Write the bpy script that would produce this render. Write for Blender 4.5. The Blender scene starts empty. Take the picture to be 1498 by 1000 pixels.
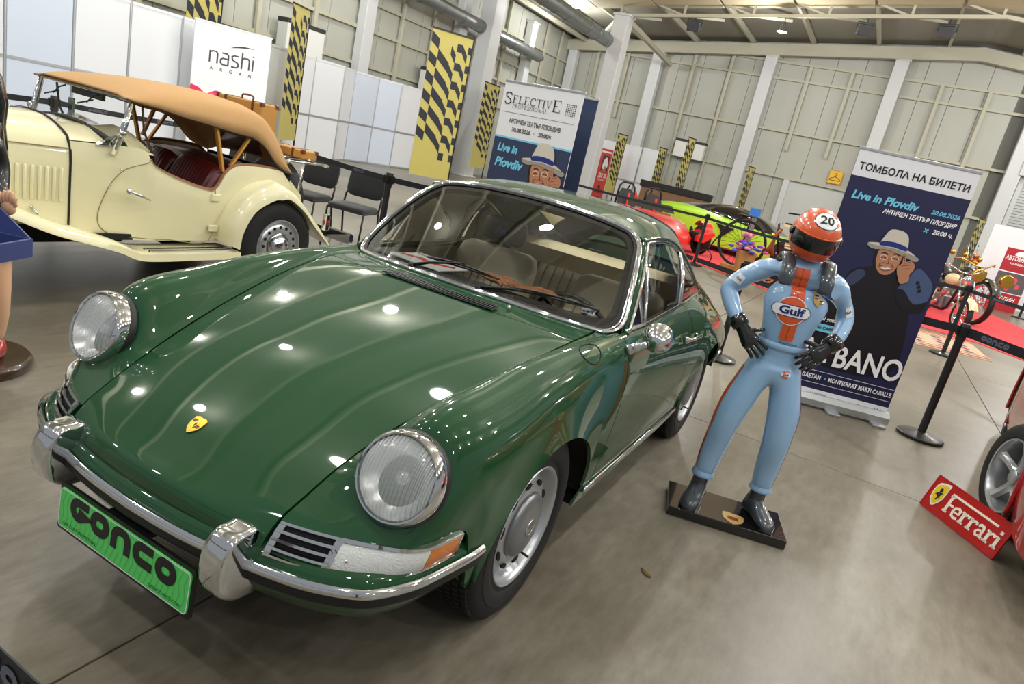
import bpy, bmesh, math, random
import numpy as np
from mathutils import Vector, Matrix
R = math.radians
random.seed(7)
C = bpy.context.scene.collection
scene = bpy.context.scene

# ------------------------------------------------------------------ camera
def cam_matrix(loc, yaw, pitch, roll):
    f = Vector((math.cos(pitch)*math.cos(yaw), math.cos(pitch)*math.sin(yaw), -math.sin(pitch)))
    r = f.cross(Vector((0, 0, 1))).normalized(); u = r.cross(f)
    r2 = math.cos(roll)*r + math.sin(roll)*u; u2 = -math.sin(roll)*r + math.cos(roll)*u
    m = Matrix((r2, u2, -f)).transposed().to_4x4(); m.translation = loc
    return m
cd = bpy.data.cameras.new('camera'); cam = bpy.data.objects.new('camera', cd); C.objects.link(cam)
cd.sensor_width = 36; cd.lens = 36*1001.2/1498; cd.clip_start = .05; cd.clip_end = 300
cam.matrix_world = cam_matrix(Vector((1.8414, 1.3892, 1.4798)), R(-154.721), R(15.823), R(12.842))
scene.camera = cam

# ------------------------------------------------------------------ world, light, exposure
world = bpy.data.worlds.new('hall_daylight'); scene.world = world; world.use_nodes = True
bg = world.node_tree.nodes['Background']; bg.inputs['Color'].default_value = (.93, .96, 1, 1); bg.inputs['Strength'].default_value = 0.5
scene.view_settings.view_transform = 'Standard'; scene.view_settings.look = 'None'
scene.view_settings.gamma = 1; scene.view_settings.use_curve_mapping = False
scene.view_settings.exposure = -0.5

def area_light(name, loc, size, power, rot=(0, 0, 0), color=(1, 1, 1)):
    l = bpy.data.lights.new(name, 'AREA'); l.shape = 'RECTANGLE'; l.size, l.size_y = size; l.energy = power; l.color = color
    o = bpy.data.objects.new(name, l); C.objects.link(o); o.location = loc; o.rotation_euler = rot; return o
# rows of high-bay lamps under the roof; the far half of the hall is lit more strongly
def lamp_light(x, y, z, power, r=.16):
    l = bpy.data.lights.new('lamp_light', 'POINT'); l.energy = power; l.shadow_soft_size = r; l.color = (1, .992, .975)
    o = bpy.data.objects.new('lamp_light', l); C.objects.link(o); o.location = (x, y, z)
for x in (4, 0.5, -3, -7, -11, -15, -19, -24):
    for y in (-10.5, -6.2, -1.9, 2.4, 6.7, 11.5):
        if (x, y) in ((-15, -1.9), (-19, -1.9), (-19, -6.2), (-15, -6.2), (-19, 2.4), (-24, -1.9), (-24, -6.2), (-24, 2.4), (-24, -10.5)): continue
        lamp_light(x, y, 6.6, 290 if x > -1 else (220 if x > -5 else 430))

# ------------------------------------------------------------------ materials
MATS = {}
def srgb(h):
    if isinstance(h, str):
        h = h.lstrip('#'); c = [int(h[i:i+2], 16)/255 for i in (0, 2, 4)]
    else: c = h
    return tuple((v/12.92 if v <= .04045 else ((v+.055)/1.055)**2.4) for v in c) + (1,)
def mat(name, col, rough=.5, metal=0, coat=0, spec=.5, emit=None, es=1, trans=0, alpha=1, noise=0, nscale=8, bump=0, bscale=60, ior=1.45, sheen=0):
    if name in MATS: return MATS[name]
    m = bpy.data.materials.new(name); m.use_nodes = True; nt = m.node_tree; b = nt.nodes['Principled BSDF']
    c = srgb(col); b.inputs['Base Color'].default_value = c; b.inputs['Roughness'].default_value = rough
    b.inputs['Metallic'].default_value = metal; b.inputs['Coat Weight'].default_value = coat; b.inputs['Coat Roughness'].default_value = .03
    b.inputs['Specular IOR Level'].default_value = spec; b.inputs['IOR'].default_value = ior
    b.inputs['Transmission Weight'].default_value = trans; b.inputs['Alpha'].default_value = alpha
    if sheen: b.inputs['Sheen Weight'].default_value = sheen
    if emit: b.inputs['Emission Color'].default_value = srgb(emit); b.inputs['Emission Strength'].default_value = es
    if noise:
        tc = nt.nodes.new('ShaderNodeTexCoord'); n = nt.nodes.new('ShaderNodeTexNoise'); n.inputs['Scale'].default_value = nscale; n.inputs['Detail'].default_value = 5
        r = nt.nodes.new('ShaderNodeMix'); r.data_type = 'RGBA'
        nt.links.new(tc.outputs['Object'], n.inputs['Vector']); nt.links.new(n.outputs['Fac'], r.inputs['Factor'])
        r.inputs['A'].default_value = tuple(v*(1-noise) for v in c[:3])+(1,); r.inputs['B'].default_value = tuple(min(1, v*(1+noise)) for v in c[:3])+(1,)
        nt.links.new(r.outputs['Result'], b.inputs['Base Color'])
    if bump:
        tc = nt.nodes.new('ShaderNodeTexCoord'); n = nt.nodes.new('ShaderNodeTexNoise'); n.inputs['Scale'].default_value = bscale; n.inputs['Detail'].default_value = 4
        bp = nt.nodes.new('ShaderNodeBump'); bp.inputs['Strength'].default_value = bump; bp.inputs['Distance'].default_value = .01
        nt.links.new(tc.outputs['Object'], n.inputs['Vector']); nt.links.new(n.outputs['Fac'], bp.inputs['Height']); nt.links.new(bp.outputs['Normal'], b.inputs['Normal'])
    MATS[name] = m; return m
def glass(name, tint=(.93, .96, .94), refl=.1):
    if name in MATS: return MATS[name]
    m = bpy.data.materials.new(name); m.use_nodes = True; nt = m.node_tree; nt.nodes.clear()
    o = nt.nodes.new('ShaderNodeOutputMaterial'); t = nt.nodes.new('ShaderNodeBsdfTransparent'); g = nt.nodes.new('ShaderNodeBsdfGlossy')
    g.inputs['Roughness'].default_value = .01; t.inputs['Color'].default_value = tint+(1,)
    fr = nt.nodes.new('ShaderNodeFresnel'); fr.inputs['IOR'].default_value = 1.5
    ma = nt.nodes.new('ShaderNodeMath'); ma.operation = 'MULTIPLY'; ma.inputs[1].default_value = refl*10
    mx = nt.nodes.new('ShaderNodeMixShader')
    nt.links.new(fr.outputs[0], ma.inputs[0]); nt.links.new(ma.outputs[0], mx.inputs[0]); nt.links.new(t.outputs[0], mx.inputs[1]); nt.links.new(g.outputs[0], mx.inputs[2]); nt.links.new(mx.outputs[0], o.inputs[0])
    MATS[name] = m; return m

# ------------------------------------------------------------------ mesh helpers
def link(name, me, m=None, parent=None, smooth=False):
    o = bpy.data.objects.new(name, me); C.objects.link(o)
    if m is not None:
        for k in (m if isinstance(m, (list, tuple)) else [m]): me.materials.append(k)
    if parent is not None: o.parent = parent
    if smooth: shade(me, smooth)
    return o
def shade(me, ang=True):
    me.polygons.foreach_set('use_smooth', [True]*len(me.polygons))
    if ang is not True:
        bm = bmesh.new(); bm.from_mesh(me); a = R(ang)
        for e in bm.edges:
            if len(e.link_faces) == 2 and e.calc_face_angle(0) > a: e.smooth = False
        bm.to_mesh(me); bm.free()
class MB:
    """collects boxes, bars, lathes, lofts and tubes into ONE mesh"""
    def __init__(s): s.v = []; s.f = []; s.mi = []; s.cur = 0; s.M = Matrix.Identity(4)
    def add(s, vs, fs, flip=False):
        n = len(s.v); s.v += [tuple(s.M @ Vector(p)) for p in vs]
        s.f += [tuple(n+i for i in (f[::-1] if flip else f)) for f in fs]; s.mi += [s.cur]*len(fs); return s
    def box(s, c, d, rot=None):
        x, y, z = [k/2 for k in d]; vs = [Vector((i*x, j*y, k*z)) for i in (-1, 1) for j in (-1, 1) for k in (-1, 1)]
        if rot is not None: m = rot if isinstance(rot, Matrix) else Matrix.Rotation(rot, 3, 'Z'); vs = [m @ v for v in vs]
        vs = [v+Vector(c) for v in vs]
        return s.add(vs, [(0, 1, 3, 2), (4, 6, 7, 5), (0, 4, 5, 1), (2, 3, 7, 6), (0, 2, 6, 4), (1, 5, 7, 3)])
    def bar(s, a, b, w, h=None, up=(0, 0, 1)):
        a, b = Vector(a), Vector(b); h = h or w; d = (b-a).normalized(); up = Vector(up)
        if abs(d.dot(up)) > .98: up = Vector((1, 0, 0))
        r = d.cross(up).normalized(); u = r.cross(d)
        q = [r*i*w/2+u*j*h/2 for i, j in ((-1, -1), (1, -1), (1, 1), (-1, 1))]
        return s.add([a+k for k in q]+[b+k for k in q], [(0, 1, 5, 4), (1, 2, 6, 5), (2, 3, 7, 6), (3, 0, 4, 7), (3, 2, 1, 0), (4, 5, 6, 7)])
    def tube(s, pts, r, n=10, cap=True, closed=False, flat=1.0, up=(0, 0, 1)):
        pts = [Vector(p) for p in pts]; m = len(pts); rs = r if isinstance(r, (list, tuple)) else [r]*m
        vs = []; prev = None
        for i, p in enumerate(pts):
            if closed: d = pts[(i+1) % m]-pts[i-1]
            else: d = pts[min(i+1, m-1)]-pts[max(i-1, 0)]
            d.normalize()
            if prev is None:
                a = Vector(up)
                if abs(d.dot(a)) > .95: a = Vector((1, 0, 0)) if abs(d.x) < .9 else Vector((0, 1, 0))
                a = (a-d*a.dot(d)).normalized()
            else: a = (prev-d*prev.dot(d)).normalized()
            prev = a; b = d.cross(a)
            for k in range(n):
                t = 2*math.pi*k/n; vs.append(p+a*math.cos(t)*rs[i]+b*math.sin(t)*rs[i]*flat)
        fs = []
        for i in range(m if closed else m-1):
            j = (i+1) % m
            for k in range(n): fs.append((i*n+k, i*n+(k+1) % n, j*n+(k+1) % n, j*n+k))
        if cap and not closed: fs.append(tuple(range(n))[::-1]); fs.append(tuple((m-1)*n+k for k in range(n)))
        return s.add(vs, fs)
    def lathe(s, prof, n=32, axis='Z', c=(0, 0, 0), close=False):
        """prof: list of (radius, height)"""
        vs = []; fs = []; m = len(prof)
        for (r, h) in prof:
            for k in range(n):
                t = 2*math.pi*k/n; a, b = r*math.cos(t), r*math.sin(t)
                p = (a, b, h) if axis == 'Z' else ((h, a, b) if axis == 'X' else (b, h, a)); vs.append(Vector(p)+Vector(c))
        for i in range(m-1):
            for k in range(n): fs.append((i*n+k, i*n+(k+1) % n, (i+1)*n+(k+1) % n, (i+1)*n+k))
        if prof[0][0] > 1e-5 and close: fs.append(tuple(range(n))[::-1])
        if prof[-1][0] > 1e-5 and close: fs.append(tuple((m-1)*n+k for k in range(n)))
        return s.add(vs, fs)
    def loft(s, rings, cap=True, closed=True):
        n = len(rings[0]); vs = [p for r in rings for p in r]; fs = []
        for i in range(len(rings)-1):
            for k in range(n if closed else n-1): fs.append((i*n+k, i*n+(k+1) % n, (i+1)*n+(k+1) % n, (i+1)*n+k))
        if cap and closed: fs.append(tuple(range(n))[::-1]); fs.append(tuple((len(rings)-1)*n+k for k in range(n)))
        return s.add(vs, fs)
    def prism(s, poly, a, b):
        """poly in XY extruded from z=a to z=b (use s.M to place)"""
        n = len(poly); return s.add([(x, y, a) for x, y in poly]+[(x, y, b) for x, y in poly], [tuple(range(n))[::-1], tuple(range(n, 2*n))]+[(i, (i+1) % n, n+(i+1) % n, n+i) for i in range(n)])
    def disc(s, c, r, n=24, ry=None, z=0):
        vs = [(c[0]+r*math.cos(2*math.pi*k/n), c[1]+(ry or r)*math.sin(2*math.pi*k/n), z) for k in range(n)]; return s.add(vs, [tuple(range(n))])
    def sphere(s, c, r, n=16, sc=(1, 1, 1)):
        prof = [(math.sin(math.pi*i/(n//2)), -math.cos(math.pi*i/(n//2))) for i in range(n//2+1)]
        vs = []; fs = []
        for (a, h) in prof:
            for k in range(n): vs.append((c[0]+r*sc[0]*a*math.cos(2*math.pi*k/n), c[1]+r*sc[1]*a*math.sin(2*math.pi*k/n), c[2]+r*sc[2]*h))
        for i in range(len(prof)-1):
            for k in range(n): fs.append((i*n+k, i*n+(k+1) % n, (i+1)*n+(k+1) % n, (i+1)*n+k))
        return s.add(vs, fs)
    def build(s, name, m, parent=None, smooth=False, bevel=0, seg=2, merge=True):
        me = bpy.data.meshes.new(name); me.from_pydata([tuple(v) for v in s.v], [], s.f)
        if merge or bevel:
            bm = bmesh.new(); bm.from_mesh(me); bmesh.ops.remove_doubles(bm, verts=bm.verts, dist=1e-5)
            bmesh.ops.recalc_face_normals(bm, faces=bm.faces) if merge != 'keep' else None
            if bevel: bmesh.ops.bevel(bm, geom=[e for e in bm.edges if len(e.link_faces) == 2 and e.calc_face_angle(0) > .5], offset=bevel, segments=seg, profile=.5, affect='EDGES', clamp_overlap=True)
            bm.to_mesh(me); bm.free()
        elif isinstance(m, (list, tuple)): me.polygons.foreach_set('material_index', s.mi)
        return link(name, me, m, parent, smooth)
def thing(name, label, cat, loc=(0, 0, 0), rz=0, group=None):
    o = bpy.data.objects.new(name, None); C.objects.link(o); o.location = loc; o.rotation_euler = (0, 0, rz); o.empty_display_size = .1
    return tag(o, label, cat, group)
def tag(o, label, cat, group=None, kind=None):
    o['label'] = label; o['category'] = cat
    if group: o['group'] = group
    if kind: o['kind'] = kind
    return o
def struct(o): o['kind'] = 'structure'; return o
def stuff(o): o['kind'] = 'stuff'; return o
def copy_tree(o, parent=None):
    c = o.copy(); C.objects.link(c); c.parent = parent
    for ch in list(o.children): copy_tree(ch, c)
    return c
def catmull(pts, n, closed=False):
    """smooth curve through points (any dimension)"""
    P = np.array(pts, float); m = len(P); out = []
    segs = m if closed else m-1
    for i in range(segs):
        p1, p2 = P[i], P[(i+1) % m]
        p0 = P[i-1] if (closed or i > 0) else 2*p1-p2; p3 = P[(i+2) % m] if (closed or i+2 < m) else 2*p2-p1
        for k in range(n):
            t = k/n; out.append(.5*((2*p1)+(p2-p0)*t+(2*p0-5*p1+4*p2-p3)*t*t+(3*p1-p0-3*p2+p3)*t**3))
    if not closed: out.append(P[-1])
    return [tuple(p) for p in out]
def hermite(knots, vals, xs):
    """nonuniform C1 cubic through vals (k, ...)"""
    t = np.asarray(knots, float); V = np.asarray(vals, float); h = np.diff(t)
    sl = (V[1:]-V[:-1])/h.reshape((-1,)+(1,)*(V.ndim-1))
    T = np.empty_like(V); T[0] = sl[0]; T[-1] = sl[-1]
    hh = h.reshape((-1,)+(1,)*(V.ndim-1)); T[1:-1] = (sl[:-1]*hh[1:]+sl[1:]*hh[:-1])/(hh[1:]+hh[:-1])
    xs = np.asarray(xs, float); i = np.clip(np.searchsorted(t, xs, side='right')-1, 0, len(t)-2)
    s = ((xs-t[i])/h[i]).reshape((-1,)+(1,)*(V.ndim-1)); hi = h[i].reshape(s.shape)
    return (2*s**3-3*s**2+1)*V[i]+(s**3-2*s**2+s)*hi*T[i]+(-2*s**3+3*s**2)*V[i+1]+(s**3-s**2)*hi*T[i+1]
def spline(knots, vals, xs):
    """natural (curvature-continuous) cubic through vals (k, ...)"""
    t = np.asarray(knots, float); V = np.asarray(vals, float); n = len(t); sh = V.shape[1:]; Y = V.reshape(n, -1); h = np.diff(t)
    A = np.zeros((n, n)); B = np.zeros_like(Y); A[0, 0] = 2; A[0, 1] = 1; B[0] = 3*(Y[1]-Y[0])/h[0]; A[-1, -1] = 2; A[-1, -2] = 1; B[-1] = 3*(Y[-1]-Y[-2])/h[-1]
    for i in range(1, n-1): A[i, i-1] = h[i]; A[i, i] = 2*(h[i]+h[i-1]); A[i, i+1] = h[i-1]; B[i] = 3*(h[i-1]*(Y[i+1]-Y[i])/h[i]+h[i]*(Y[i]-Y[i-1])/h[i-1])
    T = np.linalg.solve(A, B).reshape(V.shape); xs = np.asarray(xs, float); i = np.clip(np.searchsorted(t, xs, side='right')-1, 0, n-2)
    s = ((xs-t[i])/h[i]).reshape((-1,)+(1,)*len(sh)); hi = h[i].reshape(s.shape)
    return (2*s**3-3*s**2+1)*V[i]+(s**3-2*s**2+s)*hi*T[i]+(-2*s**3+3*s**2)*V[i+1]+(s**3-s**2)*hi*T[i+1]
class Net:
    """smooth surface through a net of points P[i][j]"""
    def __init__(s, P):
        s.P = np.array(P, float); d = np.linalg.norm(np.diff(s.P, axis=0), axis=2).mean(1); s.u = np.concatenate([[0], np.cumsum(np.maximum(d, 1e-3))])
        d = np.linalg.norm(np.diff(s.P, axis=1), axis=2).mean(0); s.v = np.concatenate([[0], np.cumsum(np.maximum(d, 1e-3))])
    def grid(s, us, vs):
        A = spline(s.u, s.P, us); B = spline(s.v, A.transpose(1, 0, 2), vs); return B.transpose(1, 0, 2)
def grid_faces(nu, nv, off=0, flip=False):
    fs = []
    for i in range(nu-1):
        for j in range(nv-1):
            a = off+i*nv+j; q = (a, a+1, a+nv+1, a+nv); fs.append(q[::-1] if flip else q)
    return fs
def text_mesh(txt, size, extrude=.0, bold=0, align='CENTER', spacing=1, shear=0):
    cu = bpy.data.curves.new('lettering', 'FONT'); cu.body = txt; cu.size = size; cu.align_x = align; cu.align_y = 'CENTER'; cu.offset = bold; cu.extrude = extrude; cu.space_character = spacing; cu.shear = shear; cu.resolution_u = 3
    o = bpy.data.objects.new('lettering', cu); C.objects.link(o)
    dg = bpy.context.evaluated_depsgraph_get(); me = bpy.data.meshes.new_from_object(o.evaluated_get(dg)); bpy.data.objects.remove(o); me.materials.clear()
    return me
def text(txt, m, parent, M, size, bold=0, align='CENTER', spacing=1, shear=0, sx=1, width=None, name='lettering', kind=True):
    me = text_mesh(txt, size, 0, bold, align, spacing, shear)
    if width:
        xs = [v.co.x for v in me.vertices]; w = max(xs)-min(xs); sx = width/w
    me.transform(M @ Matrix.Diagonal((sx, 1, 1, 1))); o = link(name, me, m, parent)
    return o
def frame(o, x, y):
    """matrix with given origin, local x direction and local y direction"""
    x = Vector(x).normalized(); y = Vector(y); y = (y-x*y.dot(x)).normalized(); z = x.cross(y)
    m = Matrix((x, y, z)).transposed().to_4x4(); m.translation = Vector(o); return m
def stroke(mb, pts, w, z=0, round_=False, closed=False):
    """flat ribbon of width w along 2-D points"""
    P = [Vector(p[:2]) for p in pts]; n = len(P); L = []; Rr = []
    for i in range(n):
        a = P[i-1] if (i > 0 or closed) else None; b = P[(i+1) % n] if (i < n-1 or closed) else None
        d1 = (P[i]-a).normalized() if a is not None else None; d2 = (b-P[i]).normalized() if b is not None else None
        d1 = d1 or d2; d2 = d2 or d1; n1 = Vector((-d1.y, d1.x)); n2 = Vector((-d2.y, d2.x)); m_ = (n1+n2)
        m_ = m_.normalized() if m_.length > 1e-6 else n1; k = 1/max(.5, m_.dot(n1)); ww = w[i] if isinstance(w, (list, tuple)) else w
        L.append(P[i]+m_*ww/2*k); Rr.append(P[i]-m_*ww/2*k)
    vs = [(p.x, p.y, z) for p in L]+[(p.x, p.y, z) for p in Rr]
    mb.add(vs, [(i, n+i, n+(i+1) % n, (i+1) % n) for i in range(n if closed else n-1)])
# ------------------------------------------------------------------ the hall
XF, YL, YR, RIDGE_Y = -28.0, -13.0, 18.0, 2.5
def roof_z(y): return 8.12-.107*abs(y-RIDGE_Y)
def floor_material():
    m = bpy.data.materials.new('polished_concrete'); m.use_nodes = True; nt = m.node_tree; b = nt.nodes['Principled BSDF']; N = nt.nodes.new; L = nt.links.new
    tc = N('ShaderNodeTexCoord')
    n1 = N('ShaderNodeTexNoise'); n1.inputs['Scale'].default_value = .55; n1.inputs['Detail'].default_value = 8; n1.inputs['Roughness'].default_value = .6
    n2 = N('ShaderNodeTexNoise'); n2.inputs['Scale'].default_value = 7; n2.inputs['Detail'].default_value = 10; n2.inputs['Roughness'].default_value = .7
    mp = N('ShaderNodeMapping'); mp.inputs['Scale'].default_value = (1, 3.2, 1); mp.inputs['Rotation'].default_value = (0, 0, .5)
    for n in (n1,): L(tc.outputs['Object'], n.inputs['Vector'])
    L(tc.outputs['Object'], mp.inputs['Vector']); L(mp.outputs[0], n2.inputs['Vector'])
    r1 = N('ShaderNodeValToRGB'); r1.color_ramp.elements[0].position = .3; r1.color_ramp.elements[1].position = .72
    r1.color_ramp.elements[0].color = srgb('#635b4c'); r1.color_ramp.elements[1].color = srgb('#948e80')
    r2 = N('ShaderNodeValToRGB'); r2.color_ramp.elements[0].position = .32; r2.color_ramp.elements[1].position = .7
    r2.color_ramp.elements[0].color = (.68, .66, .62, 1); r2.color_ramp.elements[1].color = (1.1, 1.1, 1.1, 1)
    mx = N('ShaderNodeMix'); mx.data_type = 'RGBA'; mx.blend_type = 'MULTIPLY'; mx.inputs['Factor'].default_value = .8
    L(n1.outputs['Fac'], r1.inputs[0]); L(n2.outputs['Fac'], r2.inputs[0]); L(r1.outputs[0], mx.inputs['A']); L(r2.outputs[0], mx.inputs['B'])
    L(mx.outputs['Result'], b.inputs['Base Color'])
    rr = N('ShaderNodeMapRange'); rr.inputs['To Min'].default_value = .24; rr.inputs['To Max'].default_value = .40
    L(n2.outputs['Fac'], rr.inputs['Value']); L(rr.outputs[0], b.inputs['Roughness'])
    bp = N('ShaderNodeBump'); bp.inputs['Strength'].default_value = .02; bp.inputs['Distance'].default_value = .01; L(n2.outputs['Fac'], bp.inputs['Height']); L(bp.outputs[0], b.inputs['Normal'])
    b.inputs['Specular IOR Level'].default_value = .45
    return m
fm = floor_material()
# saw-cut slabs: real edges with a recessed joint between them
fl = MB(); xs = [8, 2.7, -2.7, -8.1, -13.5, -18.9, -24.3, -28.2]; ys = [-13.2, -9.2, -4.6, 0.0, 2.85, 7.4, 12, 18.2]
fl.box((-10.1, 2.5, -.16), (36.4, 31.6, .1))
struct_floor = fl.build('floor', mat('joint_filler', '#5c574c', .8))
struct(struct_floor)
for i in range(len(xs)-1):
    for j in range(len(ys)-1):
        s = MB(); g = .004; s.box(((xs[i]+xs[i+1])/2, (ys[j]+ys[j+1])/2, -.055), (xs[i]-xs[i+1]-2*g, ys[j+1]-ys[j]-2*g, .11)); s.build('concrete_slab', fm, struct_floor, bevel=.002, seg=1)

clad = mat('cladding_cream', '#aeafa4', .5, noise=.05, nscale=.6)
girt = mat('girt_cream', '#b3b09c', .5)
white_col = mat('column_white', '#c9cbcb', .5, noise=.03, nscale=2)
# far wall: backing, cladding panels, girts and posts
w = MB(); w.box((XF-.12, 2.5, 3.9), (.1, 31.2, 7.8)); wf = struct(w.build('wall_far', mat('cladding_back', '#6d6e66', .7)))
y = YL; proto = {}
while y < 11.9:
    if not (y+1 > 4.9 and y < 8.8):
        h0, h1 = roof_z(y), roof_z(y+1); s = MB(); a, b = y+.008, y+.992
        s.add([(XF, a, 0), (XF, b, 0), (XF, b, h1), (XF, a, h0), (XF-.06, a, 0), (XF-.06, b, 0), (XF-.06, b, h1), (XF-.06, a, h0)], [(0, 1, 2, 3), (7, 6, 5, 4), (0, 4, 5, 1), (2, 6, 7, 3), (0, 3, 7, 4), (1, 5, 6, 2)])
        s.build('cladding_panel', clad, wf)
    y += 1.0
for z in (2.5, 4.2, 6.1, 6.7):
    s = MB(); s.box((XF+.07, -4.05 if z < 3 else .0, z), (.12, 17.8 if z < 3 else 26, .09)); s.build('girt', girt, wf)
for c0 in (-13.0, -8.85, -4.35, .14, 4.65):
    for k in (1, 2):
        yy = c0+1.5*k
        if c0 < -12: yy = c0+1.38*k
        z0 = 2.5 if c0 < 4 else 4.2
        s = MB(); s.box((XF+.12, yy, (3.5+6.7)/2), (.1, .12, 3.2)); s.build('post', girt, wf)
        if c0 in (-8.85,): s = MB(); s.box((XF+.1, yy, 1.75), (.06, .08, 3.5)); s.build('post', girt, wf)
def column(x, y, dx, dy, h, nm='trim_1'):
    s = MB(); s.box((0, 0, h/2), (dx, dy, h)); s.box((0, 0, h-.04), (dx+.08, dy+.08, .08)); s.box((0, 0, .02), (dx+.16, dy+.16, .04)); o = s.build(nm, white_col, bevel=.02); o.location = (x, y, 0); return struct(o)
for k, cy in enumerate((-8.85, -4.35, .14, 4.65, 9.15)): column(XF+.32, cy, .34, .46, roof_z(cy)-.55, 'trim_%d' % (k+1))
column(XF+.35, YL+.3, .34, .4, 6.1, 'trim_6')
for k, cx in enumerate((-9.2, -14.2, -18.8, -23.6)): column(cx, YL+.22, .42, .3, 6.1, 'trim_%d' % (7+k))
column(-19.6, -12.15, .62, .55, 6.3, 'trim_11'); column(-22, -8.45, .5, .55, 6.42, 'trim_12')
# cream tie beam under the roof along the far wall
def sloped_beam(x, ya, yb, dz, h, t):
    s = MB(); pts = [ya]+([RIDGE_Y] if ya < RIDGE_Y < yb else [])+[yb]
    for a, b in zip(pts, pts[1:]):
        za, zb = roof_z(a)-dz, roof_z(b)-dz
        s.add([(x+i, yy, z+k) for yy, z in ((a, za), (b, zb)) for i in (-t/2, t/2) for k in (-h/2, h/2)], [(0, 1, 3, 2), (4, 6, 7, 5), (0, 4, 5, 1), (2, 3, 7, 6), (0, 2, 6, 4), (1, 5, 7, 3)])
    return s
struct(sloped_beam(XF+.45, YL, 12, .38, .42, .25).build('trim_13', girt))
# left wall
w = MB(); w.box((-10, YL-.12, 3.2), (36.4, .1, 6.6)); wl = struct(w.build('wall_left', MATS['cladding_back']))
x = XF
while x < -2.5:
    s = MB(); s.box((x+.5, YL-.03, 3.2), (.984, .06, 6.45)); s.build('cladding_panel', clad, wl); x += 1
for z in (2.67, 3.62, 4.35, 5.35):
    s = MB(); s.box((-15.5, YL+.05, z), (25, .1, .09)); s.build('girt', girt, wl)
for x in (-7.6, -10.6, -12.4, -15.9, -17.5, -20.4, -22, -25.2, -26.6):
    s = MB(); s.box((x, YL+.1, 4.1), (.12, .08, 4.6)); s.build('post', girt, wl)
# roof
roofm = mat('roof_deck', '#8f8c80', .6, noise=.04, nscale=.5)
rf = MB()
for (ya, yb) in ((YL-.2, RIDGE_Y), (RIDGE_Y, YR+.2)):
    za, zb = roof_z(ya), roof_z(yb); rf.add([(XF-.2, ya, za+.02), (XF-.2, yb, zb+.02), (3, yb, zb+.02), (3, ya, za+.02), (XF-.2, ya, za+.2), (XF-.2, yb, zb+.2), (3, yb, zb+.2), (3, ya, za+.2)], [(0, 1, 2, 3), (7, 6, 5, 4), (0, 4, 5, 1), (1, 5, 6, 2), (2, 6, 7, 3), (3, 7, 4, 0)])
ceil = struct(rf.build('ceiling', roofm))
y = YL+1.2
creamdeck = mat('deck_cream', '#c6bd9c', .55)
while y < 12:
    s = MB(); s.box(((XF+3)/2, y, roof_z(y)-.09), (31, .09, .18)); s.build('purlin', girt, ceil); y += 2.2
# lined cream deck panels in front of the truss
y = YL+1.2
while y < 10:
    a, b = y+.04, y+2.16; za, zb = roof_z(a)-.24, roof_z(b)-.24
    s = MB(); s.add([(-22.3, a, za), (-22.3, b, zb), (-14, b, zb), (-14, a, za), (-22.3, a, za+.03), (-22.3, b, zb+.03), (-14, b, zb+.03), (-14, a, za+.03)], [(0, 1, 2, 3), (7, 6, 5, 4), (0, 4, 5, 1), (1, 5, 6, 2), (2, 6, 7, 3), (3, 7, 4, 0)])
    s.build('ceiling_panel', creamdeck, ceil); y += 2.2
# truss across the hall
t = MB(); tx = -22.0; ya = -8.6
def pt(y, d): return Vector((tx, y, roof_z(y)-d))
for (a, b) in ((-8.7, RIDGE_Y), (RIDGE_Y, 10)): t.bar(pt(a, .55), pt(b, .55), .1, .1)
struct(t.build('trim_14', girt))
t = MB(); k = 0; y = -8.6
while y < 9:
    t.bar(pt(y, .55), pt(y, .12), .07); t.bar(pt(y, .55), pt(y, .55)+Vector((-1.6, .9, .35)), .08); t.bar(pt(y+2.2, .55), pt(y+1.1, .15), .06); y += 2.2
t.bar(pt(-8.5, .55), (-27.4, -8.2, 5.9), .16); t.bar(pt(-8.5, .5), (-26, -11, 6.2), .14)
struct(stuff(t.build('trim_15', girt)) and t.build('trim_15', girt)) if False else struct(t.build('trim_15', girt))
# eave pipework beams along the left wall
for yy, zz in ((-12.2, 6.35), (-10.9, 6.5)):
    s = MB(); s.bar((-27.5, yy, zz), (-12, yy, zz), .1, .16); s.build('purlin', girt, ceil)
# ventilation ducts
duct_m = mat('galvanised_duct', '#8d9290', .35, .8)
def duct(a, b, r, label):
    s = MB(); a, b = Vector(a), Vector(b); n = 9
    pts = [a.lerp(b, i/n) for i in range(n+1)]; s.tube(pts, r, 18)
    t_ = thing('ventilation_duct', label, 'duct', (0, 0, 0)); s.build('pipe', duct_m, t_, 40)
    for i in range(1, n):
        s = MB(); p = a.lerp(b, i/n); d = (b-a).normalized()*.03; s.tube([p-d, p+d], r*1.06, 18); s.build('joint_band', duct_m, t_, 40)
    s = MB(); d = (b-a).normalized(); s.tube([b, b+d*.25], [r*.8, r*.55], 18); s.build('nozzle', mat('dark_metal', '#3b3d3d', .5, .6), t_, 40); return t_
duct((-13.5, -12.3, 4.98), (-23.7, -12.3, 4.88), .2, 'grey round duct low on the left wall above white partitions')
duct((-15, -8.75, 5.5), (-22.2, -8.75, 5.5), .22, 'grey round duct hanging under the roof beside the bright lamp')
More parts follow.
